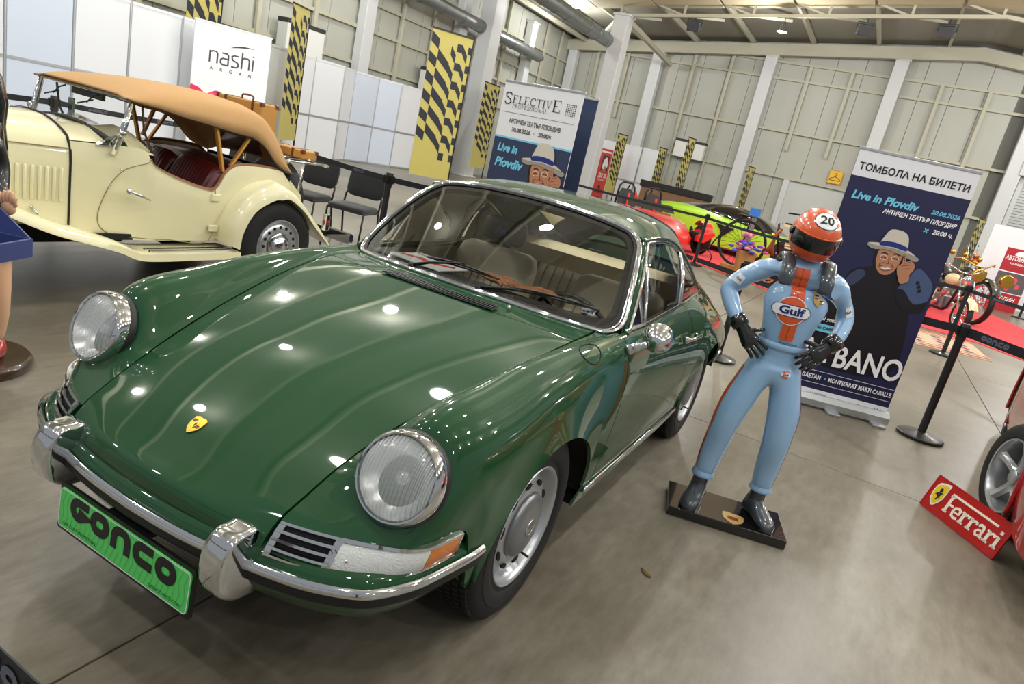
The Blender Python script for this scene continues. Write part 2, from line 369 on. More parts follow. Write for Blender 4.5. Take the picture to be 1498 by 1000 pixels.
# lamps
lampglow = mat('lamp_glow', '#ffffff', .5, emit='#fffdf2', es=60)
def high_bay(x, y, z, label):
    t_ = thing('high_bay_lamp', label, 'lamp', (x, y, z), group='high bay lamps')
    s = MB(); s.lathe([(.0, .3), (.05, .3), (.07, .2), (.16, .02), (.17, 0), (.15, 0)], 20); s.build('reflector', mat('lamp_grey', '#55585a', .4, .6), t_, 40)
    s = MB(); s.lathe([(0, -.02), (.09, -.01), (.14, .01)], 20); s.build('lens', lampglow, t_)
    s = MB(); s.bar((0, 0, .3), (0, 0, .40), .02); s.build('rod', MATS['lamp_grey'], t_)
    lamp_light(x, y, z-.25, 420)
high_bay(-23.0, -10.65, 6.2, 'bright round lamp hanging beside the grey duct near the corner')
high_bay(-22, -3.2, 6.5, 'bright round lamp hanging from the truss above the far wall')
def floodlight(x, y, z, label, rz):
    t_ = thing('floodlight', label, 'lamp', (x, y, z), rz)
    s = MB(); s.box((0, 0, -.1), (.16, .42, .3), Matrix.Rotation(.4, 3, 'Y')); s.build('housing', mat('flood_grey', '#4a4d50', .5, .4), t_, bevel=.02)
    s = MB(); s.bar((0, -.24, .1), (0, -.24, -.1), .03); s.bar((0, .24, .1), (0, .24, -.1), .03); s.bar((0, -.25, .1), (0, .25, .1), .03); s.bar((0, 0, .1), (0, 0, .3), .04); s.build('bracket', MATS['dark_metal'], t_)
floodlight(-22.05, -6.0, 6.45, 'black speaker-like floodlight on the truss left of the bright lamp', 0)
floodlight(-22.05, -.9, 6.95, 'grey floodlight tilted on an arm right of the bright lamp', .3)
floodlight(-22.05, 1.2, 7.15, 'grey floodlight hanging under the truss nearest the ridge', -.2)
# white wall heaters
def heater(x, y, z, label, ax):
    t_ = thing('wall_heater', label, 'heater', (x, y, z), 0 if ax == 'far' else R(90))
    s = MB(); s.box((0, 0, 0), (.35, 1.25, .62)); s.build('casing', mat('heater_white', '#d9d9d5', .5), t_, bevel=.015)
    s = MB(); s.box((0, 0, .36), (.36, 1.27, .1)); s.build('top_grille', mat('heater_black', '#2d2f30', .6), t_)
    s = MB(); s.bar((-.3, .4, -.1), (-.15, .4, -.1), .08); s.bar((-.3, .4, .1), (-.15, .4, .1), .08); s.build('pipe', duct_m, t_)
heater(XF+.42, -6.5, 2.75, 'white wall heater with black top low on the far wall', 'far')
heater(-17.6, YL+.42, 2.75, 'white wall heater above partitions left of the tall yellow banner', 'left')
heater(-11.7, YL+.42, 2.75, 'white wall heater half hidden behind the hanging yellow banner', 'left')
heater(XF+.42, -12.0, 2.75, 'white wall heater on the far wall behind the navy banner', 'far')
# roller door at the right of the far wall
s = MB(); 
dr = thing('door_1', 'grey roller shutter', 'door') ; del dr['category']; del dr['label']; dr['kind'] = 'structure'
for k in range(42):
    s = MB(); s.box((XF+.05, 6.9, .05+k*.1), (.04, 3.7, .088)); s.build('slat', mat('shutter_grey', '#a9aca9', .45, .3), dr)
s = MB(); s.box((XF+.3, 6.9, 4.4), (.5, 4.2, .5)); s.build('shutter_box', mat('shutter_box', '#c9cac5', .5), dr, bevel=.02)
s = MB(); s.box((XF+.15, 5.0, 2.1), (.15, .15, 4.2)); s.box((XF+.15, 8.8, 2.1), (.15, .15, 4.2)); s.build('guide_rail', MATS['shutter_box'], dr)
# pale door under the yellow sign
s = MB(); s.box((XF+.06, -.6, 1.2), (.1, 3.5, 2.36)); d2 = struct(s.build('door_2', mat('door_pale', '#bfc1be', .5)))
s = MB(); s.box((XF+.12, -2.45, 1.22), (.2, .22, 2.46)); s.box((XF+.12, 1.25, 1.22), (.2, .22, 2.46)); s.build('door_frame', white_col, d2, bevel=.01)
# yellow coat hanger sign
t_ = thing('cloakroom_sign', 'yellow square sign with a coat hanger on the far wall', 'sign', (XF+.09, -.78, 2.9))
s = MB(); s.box((0, 0, 0), (.03, .5, .5)); s.build('plate', mat('sign_yellow', '#e5b52c', .5), t_, bevel=.008)
s = MB(); s.M = frame((.018, 0, 0), (0, 1, 0), (0, 0, 1))
stroke(s, [(-.2, -.1), (-.17, -.06), (0, .02), (.17, -.06), (.2, -.1), (.17, -.12), (-.17, -.12), (-.2, -.1)], .022)
stroke(s, [(0, .02), (0, .07), (.04, .1), (.035, .14), (0, .15), (-.035, .13)], .02); s.build('hanger_symbol', mat('ink_dark', '#26272b', .6), t_)
s = MB(); s.M = frame((.017, 0, 0), (0, 1, 0), (0, 0, 1)); stroke(s, [(-.235, -.235), (.235, -.235), (.235, .235), (-.235, .235)], .008, closed=True); s.build('border_line', MATS['ink_dark'], t_)
# ------------------------------------------------------------------ green coupe
green = mat('green_paint', '#0f4220', .6, coat=1, spec=.15)
chrome = mat('chrome', '#d8dadc', .07, 1)
rubber = mat('black_rubber', '#151515', .55)
blackp = mat('black_plastic', '#101112', .4)
under = mat('underbody_black', '#0b0b0b', .8)
leath = mat('tan_vinyl', '#a2977b', .5, noise=.06, nscale=6)
leath2 = mat('beige_vinyl', '#d8c89a', .5)
head_in = mat('headlining', '#9b9684', .8)
carg = glass('car_glass', (.95, .97, .95), .12)
car = thing('coupe', 'dark green classic coupe with chrome trim and round headlights', 'car')
def S(side, P): return np.array(P)*[1, side, 1]
ROWS = [
 [(.835,0,.43),(.83,.2,.43),(.80,.385,.435),(.755,.50,.44),(.69,.605,.44),(.60,.665,.44),(.46,.70,.44),(.42,.70,.38),(.38,.70,.33)],
 [(.840,0,.485),(.834,.2,.483),(.80,.385,.462),(.755,.505,.457),(.69,.605,.455),(.60,.672,.455),(.46,.705,.46),(.42,.712,.39),(.38,.712,.32)],
 [(.80,0,.535),(.795,.2,.53),(.758,.387,.525),(.715,.51,.525),(.66,.61,.525),(.585,.685,.525),(.46,.718,.53),(.41,.725,.42),(.37,.718,.31)],
 [(.72,0,.585),(.715,.2,.58),(.70,.397,.565),(.655,.50,.568),(.612,.60,.580),(.565,.685,.595),(.44,.724,.58),(.39,.73,.44),(.355,.72,.31)],
 [(.60,0,.645),(.598,.2,.64),(.60,.408,.615),(.572,.49,.655),(.545,.59,.700),(.515,.68,.68),(.41,.728,.62),(.365,.735,.46),(.345,.72,.31)],
 [(.46,0,.71),(.46,.21,.702),(.47,.428,.672),(.48,.50,.745),(.495,.595,.788),(.45,.683,.745),(.375,.73,.65),(.345,.738,.48),(.335,.72,.31)],
 [(.26,0,.772),(.26,.22,.766),(.26,.468,.742),(.26,.535,.812),(.26,.612,.838),(.26,.69,.79),(.26,.735,.67),(.26,.738,.48),(.26,.72,.30)],
 [(.09,0,.815),(.09,.23,.81),(.09,.504,.786),(.09,.56,.843),(.09,.62,.862),(.09,.695,.81),(.09,.738,.68),(.09,.738,.48),(.09,.72,.28)],
 [(-.09,0,.85),(-.09,.24,.845),(-.09,.538,.821),(-.09,.585,.861),(-.09,.632,.876),(-.09,.70,.825),(-.09,.74,.69),(-.09,.738,.48),(-.09,.715,.26)],
 [(-.24,0,.877),(-.24,.25,.872),(-.25,.563,.849),(-.26,.605,.877),(-.26,.642,.887),(-.26,.702,.84),(-.26,.74,.70),(-.26,.738,.48),(-.26,.708,.24)],
 [(-.306,0,.887),(-.318,.25,.885),(-.385,.588,.872),(-.395,.615,.884),(-.405,.65,.892),(-.40,.705,.85),(-.40,.74,.71),(-.40,.738,.48),(-.40,.708,.235)],
 [(-.43,0,.908),(-.457,.26,.9),(-.58,.575,.874),(-.61,.625,.876),(-.62,.668,.880),(-.61,.71,.84),(-.595,.742,.71),(-.575,.738,.48),(-.555,.708,.23)],
 [(-.90,0,.92),(-.90,.2,.92),(-.90,.45,.92),(-.90,.57,.915),(-.90,.670,.889),(-.90,.715,.84),(-.90,.745,.71),(-.90,.738,.48),(-.90,.708,.23)],
 [(-1.25,0,.92),(-1.25,.2,.92),(-1.25,.45,.92),(-1.25,.57,.92),(-1.25,.662,.90),(-1.25,.712,.845),(-1.25,.745,.71),(-1.25,.738,.48),(-1.25,.708,.235)],
 [(-1.56,0,.93),(-1.56,.2,.93),(-1.56,.45,.93),(-1.56,.56,.925),(-1.56,.650,.906),(-1.58,.71,.85),(-1.60,.748,.71),(-1.62,.74,.48),(-1.60,.71,.24)],
 [(-1.82,0,.95),(-1.82,.2,.95),(-1.82,.42,.94),(-1.82,.54,.935),(-1.82,.632,.912),(-1.82,.71,.85),(-1.82,.755,.71),(-1.82,.742,.48),(-1.82,.71,.25)],
 [(-2.08,0,1.17),(-2.08,.19,1.165),(-2.08,.38,1.13),(-2.08,.49,1.04),(-2.08,.604,.905),(-2.08,.70,.82),(-2.08,.76,.69),(-2.08,.745,.48),(-2.08,.71,.27)],
 [(-2.4,0,1.06),(-2.4,.19,1.055),(-2.4,.38,1.02),(-2.4,.49,.95),(-2.4,.60,.85),(-2.4,.69,.77),(-2.4,.752,.65),(-2.4,.74,.50),(-2.45,.71,.38)],
 [(-2.75,0,.91),(-2.75,.19,.905),(-2.75,.37,.88),(-2.75,.48,.84),(-2.75,.58,.77),(-2.75,.66,.70),(-2.75,.72,.60),(-2.75,.715,.50),(-2.75,.69,.41)],
 [(-3.02,0,.76),(-3.02,.18,.755),(-3.01,.35,.735),(-3.0,.45,.71),(-2.99,.53,.67),(-2.98,.61,.62),(-2.97,.66,.56),(-2.97,.66,.48),(-2.97,.64,.37)],
 [(-3.15,0,.60),(-3.15,.18,.595),(-3.13,.33,.59),(-3.10,.43,.58),(-3.08,.50,.56),(-3.05,.57,.53),(-3.03,.62,.50),(-3.03,.62,.45),(-3.03,.60,.38)]]
_A = np.array(ROWS)
for j, (a, b, dz, dy) in {0: (2, 11, 4, 0), 1: (2, 11, 4, 2), 2: (2, 11, 4, 3), 3: (5, 11, 3, 3), 4: (5, 12, 3, 3), 5: (5, 12, 3, 3)}.items():
    X = _A[a:b+1, j, 0]; pz = np.polyfit(X, _A[a:b+1, j, 2], dz); py = np.polyfit(X, _A[a:b+1, j, 1], dy)
    for i in range(a+1, b):
        _A[i, j, 2] = np.polyval(pz, _A[i, j, 0]); _A[i, j, 1] = np.polyval(py, _A[i, j, 0]) if j else 0
for i in range(12):
    _A[i, 1] = (_A[i, 0, 0]+(_A[i, 2, 0]-_A[i, 0, 0])*.30, _A[i, 2, 1]*.55, _A[i, 0, 2]+(_A[i, 2, 2]-_A[i, 0, 2])*.30)
ROWS = [[tuple(q) for q in r] for r in _A]
NET = Net(ROWS); U, V = NET.u, NET.v
HN = Net(np.concatenate([_A[:12, 2:0:-1]*[1, -1, 1], _A[:12, :3]], 1)); HN.u = NET.u[:12]; HV = HN.v
ARCH = ((-.045, .388, .338, .30), (-2.20, .37, .335, .305))
def arch_h(x):
    for (c, a, b, z0) in ARCH:
        if abs(x-c) < a: return z0+b*math.sqrt(1-((x-c)/a)**2)
    return None
_arch_us = []
for (c, a, b, z0) in ARCH:
    us = np.linspace(U[3], U[17], 3000); X = NET.grid(us, [V[7]])[:, 0, 0]
    for th in np.linspace(0, math.pi, 40): _arch_us.append(us[np.argmin(abs(X-(c+a*.9999*math.cos(th))))])
_arch_us = np.array(_arch_us)
def sample(a, b, n, extra=()):
    e = [q for q in extra if a < q < b]; return np.array(sorted(set(np.round(np.concatenate([np.linspace(a, b, n), e]), 5))))
def inset_edge(G, d=.012):
    """turn the border of a grid patch inwards: list of border loop points moved along -normal"""
    nu, nv = G.shape[:2]; nr = np.zeros_like(G)
    du = np.gradient(G, axis=0); dv = np.gradient(G, axis=1); nr = np.cross(du, dv); nr /= np.linalg.norm(nr, axis=2, keepdims=True)+1e-12
    return nr
def patch(name, net, us, vs, m, parent, side=1, arch=False, lip=.012, smooth=60, both=False, normal_out=True):
    G = net.grid(us, vs)
    if arch:
        vt = V[5]; vv = np.linspace(vt, vs[-1], 60)
        for i, u in enumerate(us):
            col = net.grid([u], vv)[0]
            hz = np.array([(arch_h(p[0]) or -1) for p in col]); ins = np.where(col[:, 2] < hz)[0]
            if len(ins) and ins[0] > 0:
                k = ins[0]; a, b = col[k-1], col[k]
                lo, hi = vv[k-1], vv[k]
                for _ in range(18):
                    mid = (lo+hi)/2; p = net.grid([u], [mid])[0, 0]
                    if p[2] < (arch_h(p[0]) or -1): hi = mid
                    else: lo = mid
                J = vs > vt+1e-6; w = (vs[J]-vt)/(vs[-1]-vt); G[i, J] = net.grid([u], vt+w*(lo-vt))[0]
                # slight flare at the arch edge
                fl = np.clip((w-.55)/.45, 0, 1)**2*.012; G[i, J, 1] += fl
    nrm = inset_edge(G)
    nu, nv = G.shape[:2]
    if (nrm[nu//2, nv//2]*[0, 1, 1]).sum() < 0: nrm = -nrm
    def emit(G, nrm, off, flip):
        vs_ = [tuple(p) for p in G.reshape(-1, 3)]; fs = grid_faces(nu, nv, off, flip)
        if lip:
            loop = [(i, 0) for i in range(nu)]+[(nu-1, j) for j in range(1, nv)]+[(i, nv-1) for i in range(nu-2, -1, -1)]+[(0, j) for j in range(nv-2, 0, -1)]
            base = len(vs_)
            for (i, j) in loop: vs_.append(tuple(G[i, j]-nrm[i, j]*lip))
            n = len(loop)
            for k in range(n):
                a = off+loop[k][0]*nv+loop[k][1]; b = off+loop[(k+1) % n][0]*nv+loop[(k+1) % n][1]; q = (a, off+base+k, off+base+(k+1) % n, b); fs.append(q[::-1] if flip else q)
        return vs_, fs
    s = MB(); sides = (1, -1) if both else (side,)
    for sd in sides:
        vs_, fs = emit(G*[1, sd, 1], nrm*[1, sd, 1], len(s.v), sd < 0); s.v += vs_; s.f += fs; s.mi += [0]*len(fs)
    me = bpy.data.meshes.new(name); me.from_pydata(s.v, [], s.f)
    if both:
        bm = bmesh.new(); bm.from_mesh(me); bmesh.ops.remove_doubles(bm, verts=bm.verts, dist=1e-5); bm.to_mesh(me); bm.free()
    return link(name, me, m, parent, smooth)
def sym_patch(name, net, us, vs, m, parent, lip=.012, smooth=60):
    """one sheet across the car: v from -v1..v1"""
    G = net.grid(us, vs); H = G[:, ::-1][:, :-1]*[1, -1, 1]; G = np.concatenate([H, G], 1); nrm = inset_edge(G); nu, nv = G.shape[:2]
    if nrm[nu//2, nv//2][2] < 0: nrm = -nrm
    vs_ = [tuple(p) for p in G.reshape(-1, 3)]; fs = grid_faces(nu, nv)
    loop = [(i, 0) for i in range(nu)]+[(nu-1, j) for j in range(1, nv)]+[(i, nv-1) for i in range(nu-2, -1, -1)]+[(0, j) for j in range(nv-2, 0, -1)]
    base = len(vs_); n = len(loop)
    if lip:
        for (i, j) in loop: vs_.append(tuple(G[i, j]-nrm[i, j]*lip))
        for k in range(n): fs.append((loop[k][0]*nv+loop[k][1], base+k, base+(k+1) % n, loop[(k+1) % n][0]*nv+loop[(k+1) % n][1]))
    me = bpy.data.meshes.new(name); me.from_pydata(vs_, [], fs); return link(name, me, m, parent, smooth)
g = .0035
hood = sym_patch('hood', HN, sample(U[1]-.03, U[10], 90), sample(HV[2], HV[4]-g, 34), green, car, .014)
VD = V[7]+.55*(V[8]-V[7])
for sd in (1, -1):
    fu = sample(U[2]+.001, U[11]-g, 100, _arch_us)
    patch('front_fender', NET, fu, np.concatenate([sample(V[2]+g, V[5], 26), sample(V[5], V[8], 22)[1:]]), green, car, sd, arch=True)
    patch('nose_panel', NET, sample(U[0], U[1], 6), sample(V[2]+g, V[8], 40), green, car, sd, lip=0)
    d = patch('door', NET, sample(U[11]+g, U[14]-g, 50), sample(V[4], VD, 26), green, car, sd)
    patch('rear_fender', NET, sample(U[14]+g, U[20], 90, _arch_us), np.concatenate([sample(V[4], V[5], 8), sample(V[5], V[8], 22)[1:]]), green, car, sd, arch=True)
    patch('sill', NET, sample(U[11]+g, U[14]+g, 24), sample(VD+g, V[8], 6), green, car, sd)
    # cowl corner panel between hood and windscreen, joined below as the cowl
cowl = sym_patch('cowl_panel', HN, sample(U[10]+g*1.5, U[11], 10), sample(HV[2], HV[4]-g, 34), green, car, .01)
s = MB(); s.loft([[(-3.15, y, .60), (-3.17, y, .5), (-3.12, y, .36), (-3.0, y, .33), (-2.95, y, .6)] for y in (-.6, -.3, 0, .3, .6)]); s.build('rear_valance', green, car, 40)
# ---- greenhouse
def wsB(y): return np.array([-.43-.446*y*y-.117*y**4, y, .908-.129*y*y+.076*y**4])
def wsT(y): return np.array([-1.006-.037*y*y+.107*y**4, y, 1.272-.134*y*y-.187*y**4])
def WS(s, t):
    p = (1-t)*wsB(s*.660)+t*wsT(s*.528); d = np.array([.62, 0, .78]); return p+d*.022*math.sin(math.pi*t)+np.array([0, math.copysign(1, s)*abs(s)**3*.012*math.sin(math.pi*t), 0])
belt = Net([[r[4]] * 2 for r in ROWS[11:17]])
def BELT(x):
    X = [r[4][0] for r in ROWS[11:17]][::-1]; return np.array([x, np.interp(x, X, [r[4][1] for r in ROWS[11:17]][::-1]), np.interp(x, X, [r[4][2] for r in ROWS[11:17]][::-1])])
RAIL = [(-.985, .540, 1.205), (-1.10, .553, 1.214), (-1.30, .556, 1.208), (-1.50, .558, 1.172), (-1.75, .572, 1.082), (-1.93, .588, .99), (-2.08, .604, .905)]
RAILc = catmull(RAIL, 10)
def RAILx(x): X = [p[0] for p in RAILc][::-1]; return np.array([x, np.interp(x, X, [p[1] for p in RAILc][::-1]), np.interp(x, X, [p[2] for p in RAILc][::-1])])
ROOF = [[wsT(0), wsT(.2), wsT(.38), wsT(.47), wsT(.528)]]
ROOF[0] = [tuple(p) for p in ROOF[0]]
for (x, z0, z1, y2, z2, y3, z3) in ((-1.16, 1.302, 1.297, .38, 1.28, .475, 1.258), (-1.4, 1.315, 1.31, .39, 1.29, .485, 1.262), (-1.7, 1.295, 1.29, .385, 1.26, .49, 1.215), (-1.93, 1.245, 1.24, .38, 1.205, .485, 1.13), (-2.08, 1.195, 1.19, .38, 1.15, .485, 1.06)):
    r = RAILx(x); ROOF.append([(x, 0, z0), (x, .2, z1), (x, y2, z2), (x, y3, z3), (x, r[1]+.002, r[2]+.012)])
for r in ROWS[17:20]: ROOF.append(list(r[:5]))
RN = Net(ROOF)
ur0, ur1, vr = RN.u[3]*.75+RN.u[4]*.25, RN.u[6]*.5+RN.u[7]*.5, RN.v[3]*.93
roof = sym_patch('roof', RN, sample(0, ur0, 50), sample(0, RN.v[4], 34), green, car, .01)
sym_patch('engine_lid', RN, sample(ur1, RN.u[-1], 30), sample(0, RN.v[4], 34), green, car, .01)
for sd in (1, -1): patch('rear_pillar', RN, sample(ur0, ur1, 24), sample(vr, RN.v[4], 10), green, car, sd)
sym_patch('rear_window', RN, sample(ur0+.006, ur1-.006, 24), sample(0, vr-.006, 20), carg, car, 0)
s = MB(); ring = [RN.grid([u], [vr])[0, 0] for u in sample(ur0, ur1, 20)]; top_ = [RN.grid([ur0], [v])[0, 0] for v in np.linspace(vr, 0, 12)]; bot_ = [RN.grid([ur1], [v])[0, 0] for v in np.linspace(0, vr, 12)]
half = bot_+[p for p in ring[::-1]][1:-1]+top_; full = half+[p*[1, -1, 1] for p in half[::-1]][1:-1]
s.tube([p+np.array([-.3, 0, .9])*.004 for p in full], .010, 8, closed=True); s.build('rear_window_trim', rubber, car, True)
# windscreen
def uv_outline(n=12, ins=0.0):
    """rounded outline of the windscreen in (s,t)"""
    pts = []; r, rt = .10, .16; a = 1-ins; 
    def arc(cs, ct, a0, a1):
        for k in range(n+1): th = R(a0+(a1-a0)*k/n); pts.append((cs+r*math.cos(th), ct+rt*math.sin(th)))
    b0, b1 = ins*.8, 1-ins*.8
    for k in range(16): pts.append((-a+r+(2*a-2*r)*k/16, b0))
    arc(a-r, b0+rt, -90, 0)
    for k in range(1, 8): pts.append((a, b0+rt+(b1-b0-2*rt)*k/8))
    arc(a-r, b1-rt, 0, 90)
    for k in range(1, 16): pts.append((a-r-(2*a-2*r)*k/16, b1))
    arc(-a+r, b1-rt, 90, 180)
    for k in range(1, 8): pts.append((-a, b1-rt-(b1-b0-2*rt)*k/8))
    arc(-a+r, b0+rt, 180, 270)
    return pts[:-1]
o1 = [WS(*p) for p in uv_outline()]; o2 = [WS(*p) for p in uv_outline(ins=.045)]; o3 = [WS(*p) for p in uv_outline(ins=.085)]
fwd = np.array([.6, 0, .8])
s = MB(); s.tube([p+fwd*.006 for p in o1], .0085, 8, closed=True); s.build('windscreen_trim', chrome, car, True)
s = MB(); s.tube([p*.62+q*.38+fwd*.006 for p, q in zip(o1, o2)], .004, 6, closed=True); s.build('windscreen_trim', chrome, car, True)
s = MB(); n = len(o1)
s.loft([[p+fwd*.002 for p in o1], [p*.5+q*.5+fwd*.009 for p, q in zip(o1, o2)], [p+fwd*.004 for p in o2], [p-fwd*.012 for p in o2]], cap=False); s.build('windscreen_seal', rubber, car, 50)
s = MB(); s.loft([[p-fwd*.006 for p in o2], [p-fwd*.010 for p in o3], [p-fwd*.035 for p in o3]], cap=False); s.build('windscreen_frame', mat('dark_frame', '#26241f', .6), car, 50)
s = MB(); ns, nt_ = 24, 12; G = [[WS(-.97+1.94*i/ns, .03+.94*j/nt_) for j in range(nt_+1)] for i in range(ns+1)]
s.add([tuple(p) for r in G for p in r], grid_faces(ns+1, nt_+1)); s.build('windscreen', carg, car, True)
# A pillars and side glass frames
def side_pt(x, k, out=0):
    b, r = BELT(x), RAILx(x); p = b*(1-k)+r*k; return p+np.array([0, .9, .4])*(.016*math.sin(math.pi*k)+out)
APB, APT = np.array([-.668, .672, .884]), np.array([-1.0, .556, 1.203])
def APIL(t): p = APB*(1-t)+APT*t; return p+np.array([0, .8, .6])*.012*math.sin(math.pi*t)
for sd in (1, -1):
    s = MB(); rows = []
    for i in range(17):
        t = i/16; a = WS(1, t); b = APIL(t); c_ = (a+b)/2+np.array([.25, .75, .6])*.012
        rows.append([tuple(S(sd, a+np.array([-.03, -.02, -.02]))), tuple(S(sd, a-fwd*.002)), tuple(S(sd, (a*.6+c_*.4)+np.array([.1, .3, .4])*.006)), tuple(S(sd, c_)), tuple(S(sd, b)), tuple(S(sd, b+np.array([-.01, -.03, 0])))])
    s.loft(rows, cap=False, closed=False); s.build('windscreen_pillar', green, car, 70)
    # chrome frames of vent window, door window and quarter window
    top = [RAILx(x) for x in np.linspace(-1.02, -1.545, 12)]
    fr = [APIL(t)+np.array([-.008, .004, 0]) for t in np.linspace(.0, 1, 9)]+[p+np.array([0, .006, -.006]) for p in top]+[side_pt(-1.545+.085*k, 1-k, .004) for k in np.linspace(.1, 1, 6)]
    s = MB(); s.tube([S(sd, p) for p in catmull(fr, 2)], .008, 8); s.build('window_frame', chrome, car, True)
    s = MB(); s.tube([S(sd, BELT(x)+np.array([0, .006, .008])) for x in np.linspace(-.66, -2.06, 24)], .008, 8, flat=.8); s.build('belt_trim', chrome, car, True)
    vb, vt_ = side_pt(-.875, 0, .006), side_pt(-.985, .985, .006)
    s = MB(); s.tube([S(sd, vb*(1-t)+vt_*t+np.array([0, .9, .4])*.014*math.sin(math.pi*t)) for t in np.linspace(0, 1, 8)], .008, 8); s.build('vent_bar', chrome, car, True)
    q = [side_pt(-1.595+.06*k, k if k else 0, .004) for k in ()]
    Q = [RAILx(x)+np.array([0, .004, -.006]) for x in np.linspace(-1.60, -2.02, 12)]
    qa = [side_pt(-1.50-.07*k, k, .005) for k in np.linspace(0, .97, 6)]
    s = MB(); s.tube([S(sd, p) for p in qa+Q+[BELT(-2.03)+np.array([0, .004, .01])]], .007, 8); s.build('quarter_frame', chrome, car, True)
    s = MB(); s.loft([[tuple(S(sd, side_pt(-1.47-.075*k, k, 0))), tuple(S(sd, side_pt(-1.50-.075*k, k, 0)))] for k in np.linspace(0, 1, 8)], cap=False, closed=False); s.build('door_pillar', MATS['dark_frame'], car, True)
    # rail flange in body colour above the glass
    s = MB(); s.tube([S(sd, p+np.array([0, .004, .008])) for p in [np.array(a) for a in RAILc]], .009, 8, flat=.8); s.build('rain_gutter', green, car, True)
    s = MB(); s.tube([S(sd, np.array(a)+np.array([0, .012, .012])) for a in RAILc], .0035, 6); s.build('gutter_trim', chrome, car, True)
    for nm, x0, x1, xs_ in (('vent_glass', None, None, 0), ('door_glass', -.90, -1.50, 1), ('quarter_glass', -1.53, -2.03, 1)):
        s = MB(); rows = []
        for i in range(15):
            if xs_: x = x0+(x1-x0)*i/14; rows.append([tuple(S(sd, side_pt(x-(.10 if nm == 'door_glass' and x > -1.0 else .07 if nm == 'door_glass' else .05*(1-i/14))*k, k))) for k in np.linspace(0, 1, 7)])
            else: w = i/14; rows.append([tuple(S(sd, APIL(k)*(1-w)+(vb*(1-k)+vt_*k)*w)) for k in np.linspace(0, 1, 7)])
        s.loft(rows, cap=False, closed=False); s.build(nm, carg, car, True)
    # sill trim
    s = MB(); s.tube([S(sd, (x, .722, .285-.008*(x+.5))) for x in np.linspace(-.495, -1.80, 12)], .013, 10, flat=.6); s.build('sill_trim', chrome, car, True)
# fuel flap outline (left front fender) as a raised lid
s = MB(); cu_, cv_ = None, None
us_ = np.linspace(U[8], U[10], 60); vs_ = np.linspace(V[3], V[5], 40); GG = NET.grid(us_, vs_); dd = ((GG-np.array([-.30, .672, .865]))**2).sum(2); iu, iv = np.unravel_index(np.argmin(dd), dd.shape)
uc, vc = us_[iu], vs_[iv]
ring = [NET.grid([uc+.062*math.cos(t)], [vc+.05*math.sin(t)])[0, 0] for t in np.linspace(0, 2*math.pi, 40)[:-1]]
s.tube([p+np.array([0, .3, .9])*.0004 for p in ring], .0022, 6, closed=True); s.build('fuel_flap_gap', under, car, True)
# dark inner shell under gaps, floor pan boxes added to block light, wheel wells
s = MB(); us_ = sample(U[0], U[11], 40); vs_ = sample(0, V[6], 30); G = NET.grid(us_, vs_); nr = inset_edge(G); nr = nr if nr[20, 15][2] > 0 else -nr
for sd in (1, -1): s.add([tuple((p-n_*.026)*[1, sd, 1]) for p, n_ in zip(G.reshape(-1, 3), nr.reshape(-1, 3))], grid_faces(len(us_), len(vs_)))
s.build('inner_shell', under, car, True)
s = MB(); s.box((-1.15, 0, .27), (3.5, .98, .1)); s.box((-1.12, 0, .26), (1.30, 1.38, .08)); s.box((.60, 0, .385), (.2, .9, .12)); s.box((-2.8, 0, .35), (.5, 1.1, .25)); s.build('floor_pan', under, car)
for (c, a, b, z0) in ARCH:
    for sd in (1, -1):
        s = MB(); rows = []
        for y in (.50, .728):
            rows.append([(c+(a+.012)*math.cos(t), sd*y, z0+(b+.012)*math.sin(t)) for t in np.linspace(0, math.pi-(.30 if c < -1 else 0), 24)])
        s.loft(rows, cap=False, closed=False); n_ = len(s.v); s.add([(c+(a+.012)*math.cos(t), sd*.50, z0+(b+.012)*math.sin(t)) for t in np.linspace(0, math.pi-(.30 if c < -1 else 0), 24)], [tuple(range(24))]); s.build('wheel_well', under, car, True)
s = MB()
for sd in (1, -1): s.loft([[(-1.1+i*.47, sd*.70, z) for i in (-1, 1)] for z in (.22, .85)], cap=False, closed=False)
s.build('door_lining', leath, car)
# ---- bumper, strip and overriders
PLAN = [(.862, 0), (.856, .15), (.842, .27), (.814, .41), (.782, .52), (.73, .615), (.682, .657), (.60, .694), (.506, .713), (.408, .728), (.35, .730)]
PL = catmull(PLAN, 5); PL = [(a, -b) for a, b in PL[::-1][:-1]]+PL
def sweep(name, prof, m, closed=True, cap=True, smooth=50, sl=None):
    P = [Vector(p) for p in (sl or PL)]; rings = []
    for i, p in enumerate(P):
        d = (P[min(i+1, len(P)-1)]-P[max(i-1, 0)]).normalized(); n_ = Vector((d.y, -d.x))
        rings.append([(p.x+n_.x*a, p.y+n_.y*a, z) for a, z in prof])
    s = MB(); s.loft(rings, cap=cap, closed=closed); return s.build(name, m, car, smooth)
sweep('front_bumper', [(-.085, .468), (-.05, .476), (-.02, .468), (-.004, .45), (0, .43), (-.002, .405), (-.012, .375), (-.03, .345), (-.06, .325), (-.09, .32)], green)
sweep('bumper_strip', [(.0, .442), (.006, .449), (.014, .444), (.018, .434), (.014, .424), (.004, .42)], chrome)
sweep('bumper_rubber', [(.0, .421), (.012, .424), (.014, .410), (.010, .400), (0, .40)], rubber)
sweep('bumper_seal', [(-.09, .465), (-.078, .478), (-.066, .472)], rubber)
